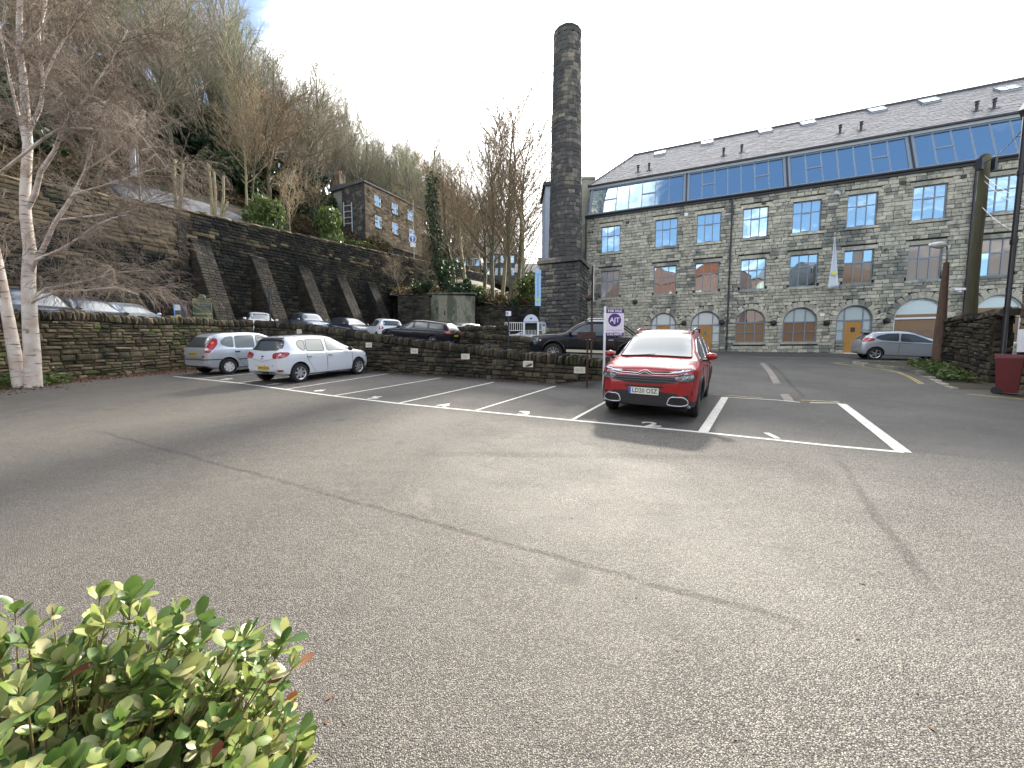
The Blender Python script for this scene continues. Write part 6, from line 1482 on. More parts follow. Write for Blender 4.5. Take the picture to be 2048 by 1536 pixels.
c.panel(tl, M_TAIL, 'tail_light', .010, .06, 1, mirror=True); c.panel([(-1.72, .64, 1.29), (-1.68, .70, 1.29), (-1.72, .74, 1.19), (-1.78, .66, 1.19)], M_AMBER, 'indicator', .016, .05, 1, mirror=True); c.panel([(-1.93, .63, 1.0), (-1.84, .70, 1.0), (-1.87, .72, .93), (-1.95, .64, .93)], M_CLEARL, 'reversing_lamp', .016, .05, 1, mirror=True)
seams(c, (-.17,), .32, .97); seams(c, (1.05,), .32, .95); c.line([(-1.0, .87, 1.0), (-1.0, .87, .8), (-.8, .87, .45), (-.7, .87, .3)], .004, M_BLACK, 'door_gap', 0, 6, mirror=True)
c.line([(-1.45, .86, .60), (-1.75, .82, .60), (-1.97, .66, .60), (-2.0, 0, .60), (-1.97, -.66, .60), (-1.75, -.82, .60), (-1.45, -.86, .60)], .018, M_DPIPE, 'bumper_strip', .004, 8)
c.line([(-.9, .86, .57), (.9, .86, .57)], .018, M_DPIPE, 'side_strip', .004, 10, mirror=True)
c.panel([(-2.02, -.7, .36), (-2.02, .7, .36), (-2.0, .7, .26), (-2.0, -.7, .26)], M_TRIM, 'lower_bumper', .004, .1)
c.line([(-2.0, -.60, .64), (-2.02, 0, .63), (-2.0, .60, .64)], .0045, M_BLACK, 'tailgate_gap', 0, 10)
c.panel([(-2.05, -.38, .86), (-2.05, .38, .86), (-2.05, .38, .70), (-2.05, -.38, .70)], P_SILVER, 'plate_recess', .008, .1, rimr=.006, rimm=P_SILVER)
c.plate((-2.1, .0, .79), (-1, 0, 0), 'MA03 EWL', True, .5, .125); c.panel([(-1.98, .52, .74), (-1.92, .62, .74), (-1.93, .60, .68), (-1.98, .52, .68)], M_TAIL, 'fog_light', .01, .05, 1, mirror=True)
mb = MB(); mb.lathe([(.035, -.005), (.045, .0), (.035, .005)], (-1.965, 0, .97), 16, axis='X'); mb.build('badge', M_CHROME, c.t, world=False); c.line([(-1.95, .02, 1.04), (-1.86, -.3, 1.10)], .009, M_BLACK, 'wiper', .012, 4)
for sg in (1, -1):
    c.blob((.92, .93, 1.04), (.12, .2, .14), P_SILVER, 'door_mirror', sgn=sg)
    for x in (-.1, -.92): c.box((x, .848 * sg, .86), (.17, .03, .05), M_TRIM, 'door_handle')
c.wheels('trim', mat('pale_wheel_cover', (.55, .54, .54), .4), .62)

# ---- silver three-door hatchback by the mill
FI = dict(top=[(-1.9, .56), (-1.89, .74), (-1.85, .88), (-1.78, 1.02), (-1.55, 1.30), (-1.38, 1.40), (-.9, 1.455), (-.4, 1.47), (0, 1.44), (.35, 1.34), (.85, 1.12), (1.3, .95), (1.42, .92), (1.7, .84), (1.9, .74), (2.0, .62), (2.04, .48)],
    belt=[(-1.9, .92), (-1.2, 1.0), (-.2, .95), (.9, .86), (1.5, .79), (2.04, .64)], w=[(-1.9, .64), (-1.82, .75), (-1.6, .83), (-1.1, .86), (0, .86), (1.2, .85), (1.6, .82), (1.85, .72), (2.04, .46)], wr=[(-1.8, .54), (-1.4, .57), (-.4, .58), (.4, .57), (1.1, .66), (2, .6)],
    sill=[(-1.9, .36), (-1.75, .27), (-1.0, .22), (1.2, .20), (1.9, .22), (2.04, .3)], axles=(-1.245, 1.245), r=.315, arch=.355, track=.76)
c = Car(FI, (20.3, 20.15), (.885, -.466), 'silver three-door hatchback parked along the mill in front of the big arched window', P_SILVER)
# the camera sees its left... right side depends on heading
side_windows(c, [[(.98, .90), (.6, 1.10), (.2, 1.29), (-.05, 1.33), (-.28, 1.34), (-.33, .95)], [(-.41, .96), (-.36, 1.345), (-.8, 1.335), (-1.15, 1.24), (-1.3, 1.13), (-1.05, 1.02)]])
c.panel([(-1.78, -.5, 1.05), (-1.78, .5, 1.05), (-1.55, .47, 1.3), (-1.55, -.47, 1.3)], M_CGLASS, 'rear_window', .005, .12, 1); c.box((-1.5, 0, 1.38), (.22, .98, .05), M_TRIM, 'roof_spoiler')
c.panel([(1.2, -.6, 1.0), (1.2, .6, 1.0), (.3, .5, 1.35), (.3, -.5, 1.35)], M_WSCREEN, 'windscreen', .005, .14, 1)
c.panel([(-1.72, .60, 1.16), (-1.3, .84, 1.12), (-1.38, .86, 1.0), (-1.6, .84, .93), (-1.84, .62, .88), (-1.84, .60, 1.0)], M_TAIL, 'tail_light', .009, .07, 1, mirror=True)
seams(c, (-.37, .85), .32, .93); c.line([(1.3, .86, .82), (-1.2, .86, .90)], .012, P_GREY, 'shoulder_crease', .0, 14, mirror=True)
for sg in (1, -1): c.blob((.85, .97, .97), (.2, .22, .15), P_SILVER, 'door_mirror', sgn=sg); c.box((-.25, .862 * sg, .80), (.16, .03, .04), P_SILVER, 'door_handle')
c.panel([(1.9, .5, .72), (1.35, .80, .86), (1.5, .80, .72), (1.85, .6, .62)], M_LAMP, 'headlight', .008, .07, 1, mirror=True); c.panel([(-1.93, -.6, .40), (-1.93, .6, .40), (-1.9, .6, .28), (-1.9, -.6, .28)], M_TRIM, 'lower_bumper', .005, .12); c.wheels(5, M_RIM, .68)

# ---- black pickup truck
PU = dict(top=[(-2.62, .75), (-2.61, 1.05), (-2.55, 1.10), (-1.0, 1.12), (-.98, 1.2), (-.93, 1.68), (-.85, 1.76), (-.3, 1.79), (.2, 1.78), (.45, 1.71), (.8, 1.50), (1.12, 1.27), (1.3, 1.21), (1.9, 1.17), (2.35, 1.12), (2.52, 1.04), (2.6, .88), (2.62, .6)],
    belt=[(-2.62, 1.06), (-1, 1.09), (1.2, 1.09), (2.2, 1.06), (2.62, .9)], w=[(-2.62, .86), (-2.5, .90), (0, .92), (1.5, .92), (2.1, .90), (2.4, .82), (2.62, .66)], wr=[(-2.6, .84), (-1.0, .82), (-.9, .68), (.3, .66), (1.2, .74), (2.5, .7)],
    sill=[(-2.62, .55), (-2.4, .46), (-1.2, .38), (1.5, .36), (2.2, .34), (2.62, .42)], axles=(-1.55, 1.545), r=.39, arch=.46, track=.83)
c = Car(PU, (3.45, 16.9, G(3.9, 16.9) + .12), (-.97, .24), 'black pickup truck with cream side stripes behind the low end of the wall', P_BLACK, name='pickup_truck', cat='pickup', slope=(-.03, .03))
side_windows(c, [[(1.02, 1.14), (.62, 1.40), (.3, 1.58), (.05, 1.63), (.0, 1.15)], [(-.08, 1.15), (-.04, 1.64), (-.72, 1.64), (-.82, 1.16)]])
c.panel([(1.15, -.66, 1.25), (1.15, .66, 1.25), (.42, .58, 1.66), (.42, -.58, 1.66)], M_WSCREEN, 'windscreen', .005, .14, 1); c.panel([(-.97, -.6, 1.25), (-.97, .6, 1.25), (-.93, .56, 1.62), (-.93, -.56, 1.62)], M_CGLASS, 'rear_window', .005, .14, 1)
seams(c, (-.04, .95, -.92), .5, 1.08); m_cr = mat('cream_stripe', (.58, .54, .40), .4)
c.panel([(1.0, .93, .55), (-1.02, .93, .55), (-1.02, .93, .44), (1.0, .93, .44)], m_cr, 'side_stripe', .006, .15, mirror=True); c.panel([(-2.06, .93, .60), (-2.55, .93, .60), (-2.55, .93, .46), (-2.06, .93, .46)], m_cr, 'rear_stripe', .006, .15, mirror=True)
for ax in PU['axles']: c.line([(ax + .49 * math.cos(a), .93, .41 + .49 * math.sin(a)) for a in np.linspace(-.2, math.pi + .2, 18)], .045, P_BLACK, 'arch_flare', .0, 1, mirror=True)
c.panel([(-2.55, .86, 1.03), (-2.45, .92, 1.03), (-2.45, .92, .74), (-2.55, .86, .74)], M_TAIL, 'tail_light', .012, .08, 1, mirror=True); c.box((-2.72, 0, .55), (.18, 1.7, .14), M_CHROME, 'rear_step'); text('side_lettering', '4MOTION', .09, frame((-2.15, -.915 if False else .93, .96), (-1, 0, 0), (0, 0, 1)), M_WHITE, c.t, .002, 1.3, world=False)
for sg in (1, -1):
    c.blob((.85, 1.02, 1.22), (.14, .26, .22), P_BLACK, 'door_mirror', sgn=sg); mb = MB(); mb.tube([(.3, .58 * sg, 1.78), (.1, .6 * sg, 1.85), (-.8, .6 * sg, 1.85), (-.95, .58 * sg, 1.76)], .022, 8); mb.build('roof_rail', M_CHROME, c.t, world=False, smooth=True)
    mb = MB(); mb.tube([(-1.05, .78 * sg, 1.1), (-1.08, .74 * sg, 1.62), (-1.2, .74 * sg, 1.66), (-1.9, .8 * sg, 1.16), (-2.0, .8 * sg, 1.1)], .035, 8); mb.build('sports_bar', M_BLACK, c.t, world=False, smooth=True)
    for x in (.1, -.8): c.box((x, .925 * sg, .98), (.2, .03, .04), M_CHROME, 'door_handle')
c.panel([(2.5, .55, .98), (2.2, .88, 1.02), (2.25, .88, .84), (2.5, .6, .80)], M_LAMP, 'headlight', .01, .08, 1, mirror=True); c.box((2.1, .93, .9), (.06, .01, .05), M_WHITE, 'side_badge', mirror=True); c.wheels(10, M_RIM, .64)

# ---- cars of the upper car park
EST = dict(top=[(-2.42, .6), (-2.40, .85), (-2.34, 1.0), (-2.1, 1.3), (-1.98, 1.40), (-1.5, 1.46), (-.5, 1.5), (.1, 1.47), (.5, 1.33), (1.15, 1.02), (1.3, .98), (1.9, .88), (2.2, .75), (2.3, .6), (2.34, .48)], belt=[(-2.42, .95), (-1, .98), (1, .93), (1.8, .85), (2.34, .65)],
    w=[(-2.42, .68), (-2.3, .8), (-2.0, .87), (0, .9), (1.4, .89), (1.9, .82), (2.2, .68), (2.34, .5)], wr=[(-2.3, .6), (-1.9, .62), (0, .63), (.5, .6), (1.2, .7), (2.3, .6)], sill=[(-2.42, .38), (-2.2, .28), (0, .22), (2, .24), (2.34, .3)], axles=(-1.37, 1.37), r=.33, arch=.37, track=.8)
def basic(sp, loc, head, label, paint, wins, fl, rl, ws, rw_, wheel=5, grp='cars in the upper car park', wm_=None, mir=None, name='parked_car'):
    c = Car(sp, loc, head, label, paint, grp, name); side_windows(c, wins); c.panel(ws, M_WSCREEN, 'windscreen', .005, .14, 1); c.panel(rw_, M_CGLASS, 'rear_window', .005, .14, 1)
    c.panel(fl, M_LAMP, 'headlight', .008, .08, 1, mirror=True); c.panel(rl, M_TAIL, 'tail_light', .008, .08, 1, mirror=True); seams(c, (sp['axles'][0] + 1.15, sp['axles'][1] - .3), .32, .93); c.wheels(wheel, wm_ or M_RIM, .66)
    bx = wins[0][0][0] - .12; ww = max(p[1] for p in sp['w'])
    for sg in (1, -1): c.blob((bx, ww + .09, wins[0][0][1] + .06), (.13, .2, .15), mir or paint, 'door_mirror', sgn=sg)
    return c
def UL(px, D): return (at(px, 660, D).x, D)
c = basic(EST, UL(838, 23.4), (-.93, .30), 'black estate car with its back to the camera above the dark sloping wall', P_BLACK, [[(.95, .99), (.4, 1.30), (.05, 1.37), (-.05, 1.0)], [(-.15, 1.0), (-.1, 1.38), (-.9, 1.38), (-1.0, 1.02)], [(-1.1, 1.03), (-1.05, 1.37), (-1.75, 1.34), (-2.02, 1.1)]],
    [(2.15, .55, .74), (1.85, .82, .80), (1.85, .82, .68), (2.2, .55, .62)], [(-2.38, .45, .92), (-2.36, .6, .94), (-2.1, .86, .98), (-2.15, .86, .82), (-2.38, .62, .80), (-2.38, .45, .80)], [(1.1, -.62, 1.05), (1.1, .62, 1.05), (.5, .52, 1.34), (.5, -.52, 1.34)], [(-2.34, -.6, 1.03), (-2.34, .6, 1.03), (-2.08, .52, 1.34), (-2.08, -.52, 1.34)])
c.plate((-2.6, 0, .72), (-1, 0, 0), 'YJ58 VFB', True); c.line([(-2.3, .7, .42), (-2.4, 0, .42), (-2.3, -.7, .42)], .02, M_CHROME, 'bumper_strip', .01, 6); 
mb = MB(); mb.lathe([(0, .0), (.055, 0), (.055, .01)], (-2.41, 0, .93), 14, axis='X'); mb.build('badge', M_CHROME, c.t, world=False)
for sg in (1, -1): mb = MB(); mb.tube([(.1, .57 * sg, 1.47), (-.1, .58 * sg, 1.53), (-1.7, .57 * sg, 1.50), (-1.8, .56 * sg, 1.43)], .018, 6); mb.build('roof_rail', M_BLACK, c.t, world=False, smooth=True)
WH5 = [[(.92, .99), (.72, 1.14), (.35, 1.34), (.12, 1.39), (-.08, 1.40), (-.14, .985)], [(-.26, .985), (-.22, 1.39), (-.88, 1.385), (-.98, 1.01)], [(-1.02, 1.02), (-.93, 1.38), (-1.18, 1.345), (-1.26, 1.2)]]
HFL = [(2.0, .50, .76), (1.70, .80, .82), (1.66, .82, .70), (1.95, .55, .62)]; HRL = [(-1.92, .6, 1.0), (-1.7, .82, 1.0), (-1.75, .82, .82), (-1.95, .6, .82)]; HWS = [(1.1, -.62, 1.05), (1.1, .62, 1.05), (.36, .52, 1.43), (.36, -.52, 1.43)]; HRW = [(-1.82, -.55, 1.08), (-1.82, .55, 1.08), (-1.6, .5, 1.38), (-1.6, -.5, 1.38)]
basic(HB, UL(768, 26.5), (-.55, .83), 'small white hatchback tucked between a buttress and the black estate car', P_WHITE, WH5, HFL, HRL, HWS, HRW, mir=P_BLACK)
LR = dict(SUV); LR['top'] = [(-2.24, .62), (-2.22, 1.1), (-2.15, 1.5), (-2.05, 1.68), (-1.8, 1.72), (-.5, 1.74), (.2, 1.71), (.45, 1.62), (1.1, 1.18), (1.25, 1.14), (1.95, 1.08), (2.15, 1.0), (2.22, .85), (2.25, .56)]
c = basic(LR, UL(618, 30.5), (.72, -.69), 'blue-grey boxy off-road car facing the camera in front of a buttress', P_GREY, [[(.95, 1.15), (.4, 1.5), (.1, 1.58), (.0, 1.14)], [(-.1, 1.14), (-.06, 1.59), (-.9, 1.6), (-.95, 1.15)], [(-1.05, 1.16), (-1.02, 1.6), (-1.85, 1.58), (-1.9, 1.2)]],
    [(2.25, .50, .98), (2.1, .84, .99), (2.1, .84, .84), (2.25, .50, .84)], [(-2.2, .7, 1.1), (-2.1, .85, 1.1), (-2.1, .85, .8), (-2.2, .7, .8)], [(1.08, -.68, 1.22), (1.08, .68, 1.22), (.48, .6, 1.58), (.48, -.6, 1.58)], [(-2.18, -.5, 1.2), (-2.18, .5, 1.2), (-2.1, .5, 1.6), (-2.1, -.5, 1.6)])
c.panel([(2.3, -.46, .97), (2.3, .46, .97), (2.3, .46, .82), (2.3, -.46, .82)], M_CHROME, 'grille', .012, .1); c.plate((2.5, 0, .62), (1, 0, 0), 'YK55 LRO', False)
for z_ in (.93, .86): c.line([(2.3, -.44, z_), (2.3, .44, z_)], .012, M_BLACK, 'grille_bar', .02, 4)
for sg in (1, -1): mb = MB(); mb.tube([(.1, .62 * sg, 1.7), (-.1, .63 * sg, 1.80), (-1.7, .63 * sg, 1.80), (-1.9, .62 * sg, 1.7)], .022, 6); mb.build('roof_rail', M_BLACK, c.t, world=False, smooth=True)
c = basic(HB, UL(700, 29.5), (.80, -.60), 'dark hatchback facing the camera with its bonnet beside the third buttress', P_NAVY, WH5, HFL, HRL, HWS, HRW)
c.panel([(2.2, -.4, .74), (2.2, .4, .74), (2.2, .4, .66), (2.2, -.4, .66)], M_CHROME, 'grille', .01, .1); c.plate((2.3, 0, .5), (1, 0, 0), 'YT62 OKA', False)
basic(HB, UL(520, 28.0), (.62, -.78), 'white hatchback with only roof and windscreen above the corner of the wall', P_WHITE, WH5, HFL, HRL, HWS, HRW)
MW = [[(1.0, 1.0), (.75, 1.18), (.45, 1.38), (.12, 1.48), (-.06, 1.485), (-.12, 1.0)], [(-.22, 1.0), (-.16, 1.485), (-.86, 1.47), (-.96, 1.01)], [(-1.03, 1.03), (-.95, 1.46), (-1.2, 1.42), (-1.42, 1.27)]]
c = basic(LR, (UL(62, 13.8)[0] - .3, 14.0), (.93, -.36), 'large dark blue car with roof rails half hidden behind the birch trunks', P_NAVY, [[(.95, 1.15), (.4, 1.5), (.1, 1.58), (.0, 1.14)], [(-.1, 1.14), (-.06, 1.59), (-.9, 1.6), (-.95, 1.15)], [(-1.05, 1.16), (-1.02, 1.6), (-1.85, 1.58), (-1.9, 1.2)]],
    [(2.25, .50, .98), (2.1, .84, .99), (2.1, .84, .84), (2.25, .50, .84)], [(-2.2, .7, 1.1), (-2.1, .85, 1.1), (-2.1, .85, .8), (-2.2, .7, .8)], [(1.08, -.68, 1.22), (1.08, .68, 1.22), (.48, .6, 1.58), (.48, -.6, 1.58)], [(-2.18, -.5, 1.2), (-2.18, .5, 1.2), (-2.1, .5, 1.6), (-2.1, -.5, 1.6)])
for sg in (1, -1): mb = MB(); mb.tube([(.1, .62 * sg, 1.7), (-.1, .63 * sg, 1.78), (-1.7, .63 * sg, 1.78), (-1.9, .62 * sg, 1.7)], .022, 6); mb.build('roof_rail', M_CHROME, c.t, world=False, smooth=True)
basic(MPV, (UL(183, 16.2)[0] - .4, 16.4), (.93, -.36), 'dark violet-blue car showing its windscreen over the wall just right of the birch', P_NAVY, MW, HFL, HRL, [(1.2, -.62, 1.1), (1.2, .62, 1.1), (.5, .52, 1.48), (.5, -.52, 1.48)], [(-1.9, -.6, 1.06), (-1.9, .6, 1.06), (-1.70, .53, 1.42), (-1.70, -.53, 1.42)])
basic(HB, (UL(262, 18.8)[0] - .3, 18.9), (.93, -.36), 'silver-roofed car behind the left wall, the last before the pay machine', P_SILVER, WH5, HFL, HRL, HWS, HRW)
c = basic(MPV, UL(925, 33), (-.6, -.8), 'silver saloon facing left below the streaked concrete wall', P_SILVER, MW, HFL, HRL, [(1.2, -.62, 1.1), (1.2, .62, 1.1), (.5, .52, 1.48), (.5, -.52, 1.48)], [(-1.9, -.6, 1.06), (-1.9, .6, 1.06), (-1.70, .53, 1.42), (-1.70, -.53, 1.42)])
basic(HB, UL(975, 32.5), (-.75, -.66), 'blue-white hatchback just right of the silver saloon behind the far ramp wall', P_WHITE, WH5, HFL, HRL, HWS, HRW)
basic(HB, (*UL(1028, 22.4), at(1028, 669, 22.4).z - 1.52), (-.93, .36), 'dark car with only its curved roof above the ramp wall left of the pickup', P_BLACK, WH5, HFL, HRL, HWS, HRW)
basic(HB, UL(1064, 32), (-.9, .4), 'pale car behind the white arched gate with its red rear light showing on the right', P_WHITE, WH5, HFL, HRL, HWS, HRW)
# ------------------------------------------------------------------ trees
def seg_mesh(name, segs, m, n=3):
    """segs: array of (p0, p1, r0, r1) -> open tapering prisms"""
    A = np.array([(*s[0], *s[1], s[2], s[3]) for s in segs]); p0, p1, r0, r1 = A[:, :3], A[:, 3:6], A[:, 6:7], A[:, 7:8]
    d = p1 - p0; d /= np.linalg.norm(d, axis=1, keepdims=True) + 1e-9; up = np.where(np.abs(d[:, 2:3]) < .9, np.array([[0, 0, 1.]]), np.array([[1., 0, 0]])); x = np.cross(d, up); x /= np.linalg.norm(x, axis=1, keepdims=True) + 1e-9; y = np.cross(d, x)
    V = []
    for P, r in ((p0, r0), (p1, r1)):
        for j in range(n): t = 2 * math.pi * j / n; V.append(P + (x * math.cos(t) + y * math.sin(t)) * r)
    V = np.stack(V, 1).reshape(-1, 3); k = len(A); base = (np.arange(k) * 2 * n)[:, None]
    F_ = np.stack([np.concatenate([base + j, base + (j + 1) % n, base + n + (j + 1) % n, base + n + j], 1) for j in range(n)], 1).reshape(-1, 4)
    me = bpy.data.meshes.new(name); me.vertices.add(len(V)); me.vertices.foreach_set('co', V.ravel()); me.loops.add(F_.size); me.loops.foreach_set('vertex_index', F_.ravel().astype(np.int32))
    me.polygons.add(len(F_)); me.polygons.foreach_set('loop_start', np.arange(0, F_.size, 4, dtype=np.int32)); me.polygons.foreach_set('use_smooth', [True] * len(F_)); me.materials.append(m); me.update(calc_edges=True)
    rn = me.attributes.new('rnd', 'FLOAT', 'FACE'); rn.data.foreach_set('value', np.repeat(np.random.RandomState(3).rand(k), n)); return me
def grow(rnd, p, d, L_, r, lv, spec, trunk, twig, TW=0):
    """recursive branching; spec per level: (segments, wobble, children, child length ratio, angle, lift, start fraction)"""
    ns, wob, nc, lr, ang, lift, st = spec[lv]; step = L_ / ns; pts = [p]; ds = []
    for i in range(ns):
        d = (d + Vector((rnd.gauss(0, wob), rnd.gauss(0, wob), rnd.gauss(0, wob) * .6 + lift))).normalized(); q = pts[-1] + d * step; ds.append(d); pts.append(q)
    for i in range(ns):
        a, b = r * (1 - i / ns * .75), r * (1 - (i + 1) / ns * .75); (trunk if lv <= spec['tl'] else twig).append((pts[i], pts[i + 1], a, b))
    if lv + 1 >= spec['n']: return
    for k in range(nc):
        f = st + (1 - st) * (k + rnd.random()) / nc; i = min(int(f * ns), ns - 1); o = pts[i].lerp(pts[i + 1], f * ns - i); dd = ds[i]; s = dd.orthogonal().normalized(); s.rotate(Matrix.Rotation(rnd.uniform(0, 2 * math.pi), 3, dd)); a = ang * rnd.uniform(.6, 1.3)
        nd = (dd * math.cos(a) + s * math.sin(a)).normalized(); grow(rnd, o, nd, L_ * lr * rnd.uniform(.6, 1.15) * (1.25 - .6 * f), max(r * (1 - f * .7) * spec.get('cr', .55), spec['rmin']), lv + 1, spec, trunk, twig)
M_BARK = mat('grey_brown_bark', (.17, .14, .10), .9, noise_amt=.5, noise_scale=2, col2=(.07, .075, .04), bump=.5, bump_scale=20)
M_TWIG = mat('brown_twigs', (.235, .21, .15), .9, vary=.35); M_TWIGG = mat('olive_twigs', (.20, .215, .12), .9, vary=.35); M_TWIGR = mat('reddish_twigs', (.24, .20, .155), .9, vary=.3)  # twig colours lightened to paint in the haze over the wood
M_TWIGL = mat('pale_twigs', (.27, .20, .125), .9, vary=.3)
M_PALEB = mat('pale_olive_bark', (.30, .26, .15), .9, noise_amt=.4, noise_scale=6)
SPECW = {'n': 4, 'cr': .5, 'tl': 1, 'rmin': .015, 0: (9, .07, 22, .42, .65, .05, .2), 1: (5, .12, 8, .5, .6, .09, .25), 2: (4, .16, 7, .55, .6, .06, .2), 3: (2, .2, 0, 0, 0, .05, 0)}
SPECT = {'n': 4, 'cr': .42, 'tl': 1, 'rmin': .016, 0: (12, .05, 28, .40, .55, .05, .25), 1: (6, .09, 8, .48, .5, .11, .15), 2: (4, .12, 6, .5, .45, .08, .2), 3: (2, .18, 0, 0, 0, .06, 0)}
PROTO = {}
def proto(key, seed, H, r, spec, mb_, mt_):
    rnd = random.Random(seed); T_, W_ = [], []; grow(rnd, Vector((0, 0, -.5)), Vector((rnd.uniform(-.06, .06), rnd.uniform(-.06, .06), 1)).normalized(), H, r, 0, spec, T_, W_)
    PROTO[key] = (seg_mesh('trunk', T_, mb_, 5), seg_mesh('crown', W_, mt_, 3))
for i in range(4): proto('w%d' % i, 20 + i, 12.5, .19, SPECW, M_BARK, (M_TWIG, M_TWIGG, M_TWIG, M_TWIGR)[i])
for i in range(3): proto('t%d' % i, 40 + i, 18, .17, SPECT, M_PALEB if i == 0 else M_BARK, M_TWIGL)
def tree(key, loc, rz, s, label, group=None, name='bare_tree', cat='tree', lean=0):
    t = empty(name, loc, label, cat, group, Matrix.Rotation(lean, 3, 'Y') @ Matrix.Rotation(rz, 3, 'Z')); t.scale = (s[0], s[0], s[1]); WM[t.name] = t.matrix_basis.copy() @ Matrix.Diagonal((s[0], s[0], s[1], 1))
    t.matrix_basis = WM[t.name]
    for nm, me in zip(('trunk', 'crown'), PROTO[key]): obj(nm, me, t)
    return t
# woodland on the hillside
rt = random.Random(5); cand = []
for t_ in np.arange(-22, 118, 3.5):
    for p in (7, 10.5, 14, 17.5, 21, 24.5, 28, 31.5, 34.5, 37.5, 40, 42.5, 45): cand.append((t_ + rt.uniform(-1.5, 1.5), p + rt.uniform(-1.4, 1.4)))
sel = []
for t_, p in cand:
    v = rw(t_, p); u = v.x / v.y if v.y > 1 else 9; px = 1024 + F * u; 
    if u < -1.55 or u > .02 or v.y < 8: continue
    if 24 < t_ < 36 and p < 16: continue
    if p < 12 and -6 < t_ < 24: continue
    sel.append(((v.y + (0 if p > 33 else 25 * rt.random()), t_, p)))
sel.sort(); sel = sel[:285]
for _, t_, p in sel:
    v = rw(t_, p); k = rt.randrange(4)
    if t_ < 12 and rt.random() < .4: k = 1
    s = rt.uniform(.8, 1.2); tree('w%d' % k, (v.x, v.y, hillz(t_, p) - .2), rt.uniform(0, 6.28), (s * .95, s * rt.uniform(.9, 1.15)), 'bare winter tree among many in the wood covering the steep hillside', 'bare trees of the hillside wood')
# evergreen and bramble clumps
def leafmat(name, cols, rough=.45, tl=.3, scale=1.):
    m = bpy.data.materials.new(name); m.use_nodes = True; N = m.node_tree.nodes; L = m.node_tree.links; b = N['Principled BSDF']; b.inputs['Roughness'].default_value = rough
    a = N.new('ShaderNodeAttribute'); a.attribute_name = 'rnd'; oi = N.new('ShaderNodeObjectInfo'); s = math_('FRACT', math_('ADD', a.outputs['Fac'], oi.outputs['Random'], None, N, L), None, None, N, L)
    r = N.new('ShaderNodeValToRGB'); r.color_ramp.interpolation = 'LINEAR'; e = r.color_ramp.elements; e[0].position = 0; e[0].color = (*cols[0][1], 1); e[1].position = 1; e[1].color = (*cols[-1][1], 1)
    for p, c in cols[1:-1]: q = e.new(p); q.color = (*c, 1)
    L.new(s, r.inputs[0]); L.new(r.outputs[0], b.inputs['Base Color']); t = N.new('ShaderNodeBsdfTranslucent'); L.new(r.outputs[0], t.inputs[0]); x = N.new('ShaderNodeMixShader'); x.inputs[0].default_value = tl; L.new(b.outputs[0], x.inputs[1]); L.new(t.outputs[0], x.inputs[2]); L.new(x.outputs[0], N['Material Output'].inputs[0]); MATS[name] = m; return m
M_EVER = leafmat('dark_evergreen_leaves', [(0, (.012, .032, .014)), (.5, (.022, .055, .02)), (1, (.05, .09, .03))]); M_LAUR = leafmat('laurel_leaves', [(0, (.035, .07, .015)), (.5, (.07, .115, .025)), (1, (.16, .19, .05))])
M_BRAM = leafmat('bramble_leaves', [(0, (.06, .045, .02)), (.4, (.05, .06, .02)), (.7, (.10, .06, .03)), (1, (.14, .09, .045))], .8, .2)
M_LITT = leafmat('fallen_leaves', [(0, (.09, .035, .018)), (.5, (.13, .055, .025)), (.8, (.07, .04, .02)), (1, (.18, .09, .04))], .8, .1)
def leafcloud(name, pts, size, m, nrm_up=0., seed=1):
    rs = np.random.RandomState(seed); P = np.array(pts, float); k = len(P); a = rs.normal(size=(k, 3)); a[:, 2] *= 1 - nrm_up * .8; a /= np.linalg.norm(a, axis=1, keepdims=True); b = rs.normal(size=(k, 3)); b[:, 2] *= 1 - nrm_up * .8; b -= a * (a * b).sum(1, keepdims=True); b /= np.linalg.norm(b, axis=1, keepdims=True) + 1e-9
    s = size * rs.uniform(.6, 1.4, (k, 1)); V = np.stack([P - a * s, P + b * s * .45, P + a * s, P - b * s * .45], 1).reshape(-1, 3); F_ = (np.arange(k * 4).reshape(-1, 4))
    me = bpy.data.meshes.new(name); me.from_pydata(V.tolist(), [], F_.tolist()); me.materials.append(m); at_ = me.attributes.new('rnd', 'FLOAT', 'FACE'); at_.data.foreach_set('value', rs.rand(k)); return me
def blobpts(rs, n, lobes):
    out_ = []
    for _ in range(n):
        c, r = lobes[rs.randint(len(lobes))]; d = rs.normal(size=3); d /= np.linalg.norm(d); rr = rs.uniform(.55, 1.05) ** .6; out_.append([c[i] + d[i] * r[i] * rr for i in range(3)])
    return out_
def shrub_proto(key, seed, m, n=2600, size=.13, tall=1.):
    rs = np.random.RandomState(seed); lobes = [((rs.uniform(-.9, .9), rs.uniform(-.9, .9), rs.uniform(.5, 1.7) * tall), (rs.uniform(.4, .9), rs.uniform(.4, .9), rs.uniform(.4, .8) * tall)) for _ in range(9)]
    st = [(Vector((0, 0, -.3)), Vector(l[0]), .05, .02) for l in lobes]; PROTO[key] = (seg_mesh('stems', st, M_BARK, 4), leafcloud('foliage', blobpts(rs, n, lobes), size, m, 0, seed))
for i in range(3): shrub_proto('e%d' % i, 60 + i, M_EVER); shrub_proto('l%d' % i, 70 + i, M_LAUR, 1800, .15); shrub_proto('b%d' % i, 80 + i, M_BRAM, 2000, .12)
def shrub(key, loc, s, label, group=None, sz=None, name='shrub'):
    t = empty(name, loc, label, 'shrub', group); t.matrix_basis = WM[t.name] = Matrix.Translation(Vector(loc)) @ Matrix.Rotation(R.uniform(0, 6), 4, 'Z') @ Matrix.Diagonal((s, s, sz or s, 1))
    for nm, me in zip(('stems', 'foliage'), PROTO[key]): obj(nm, me, t)
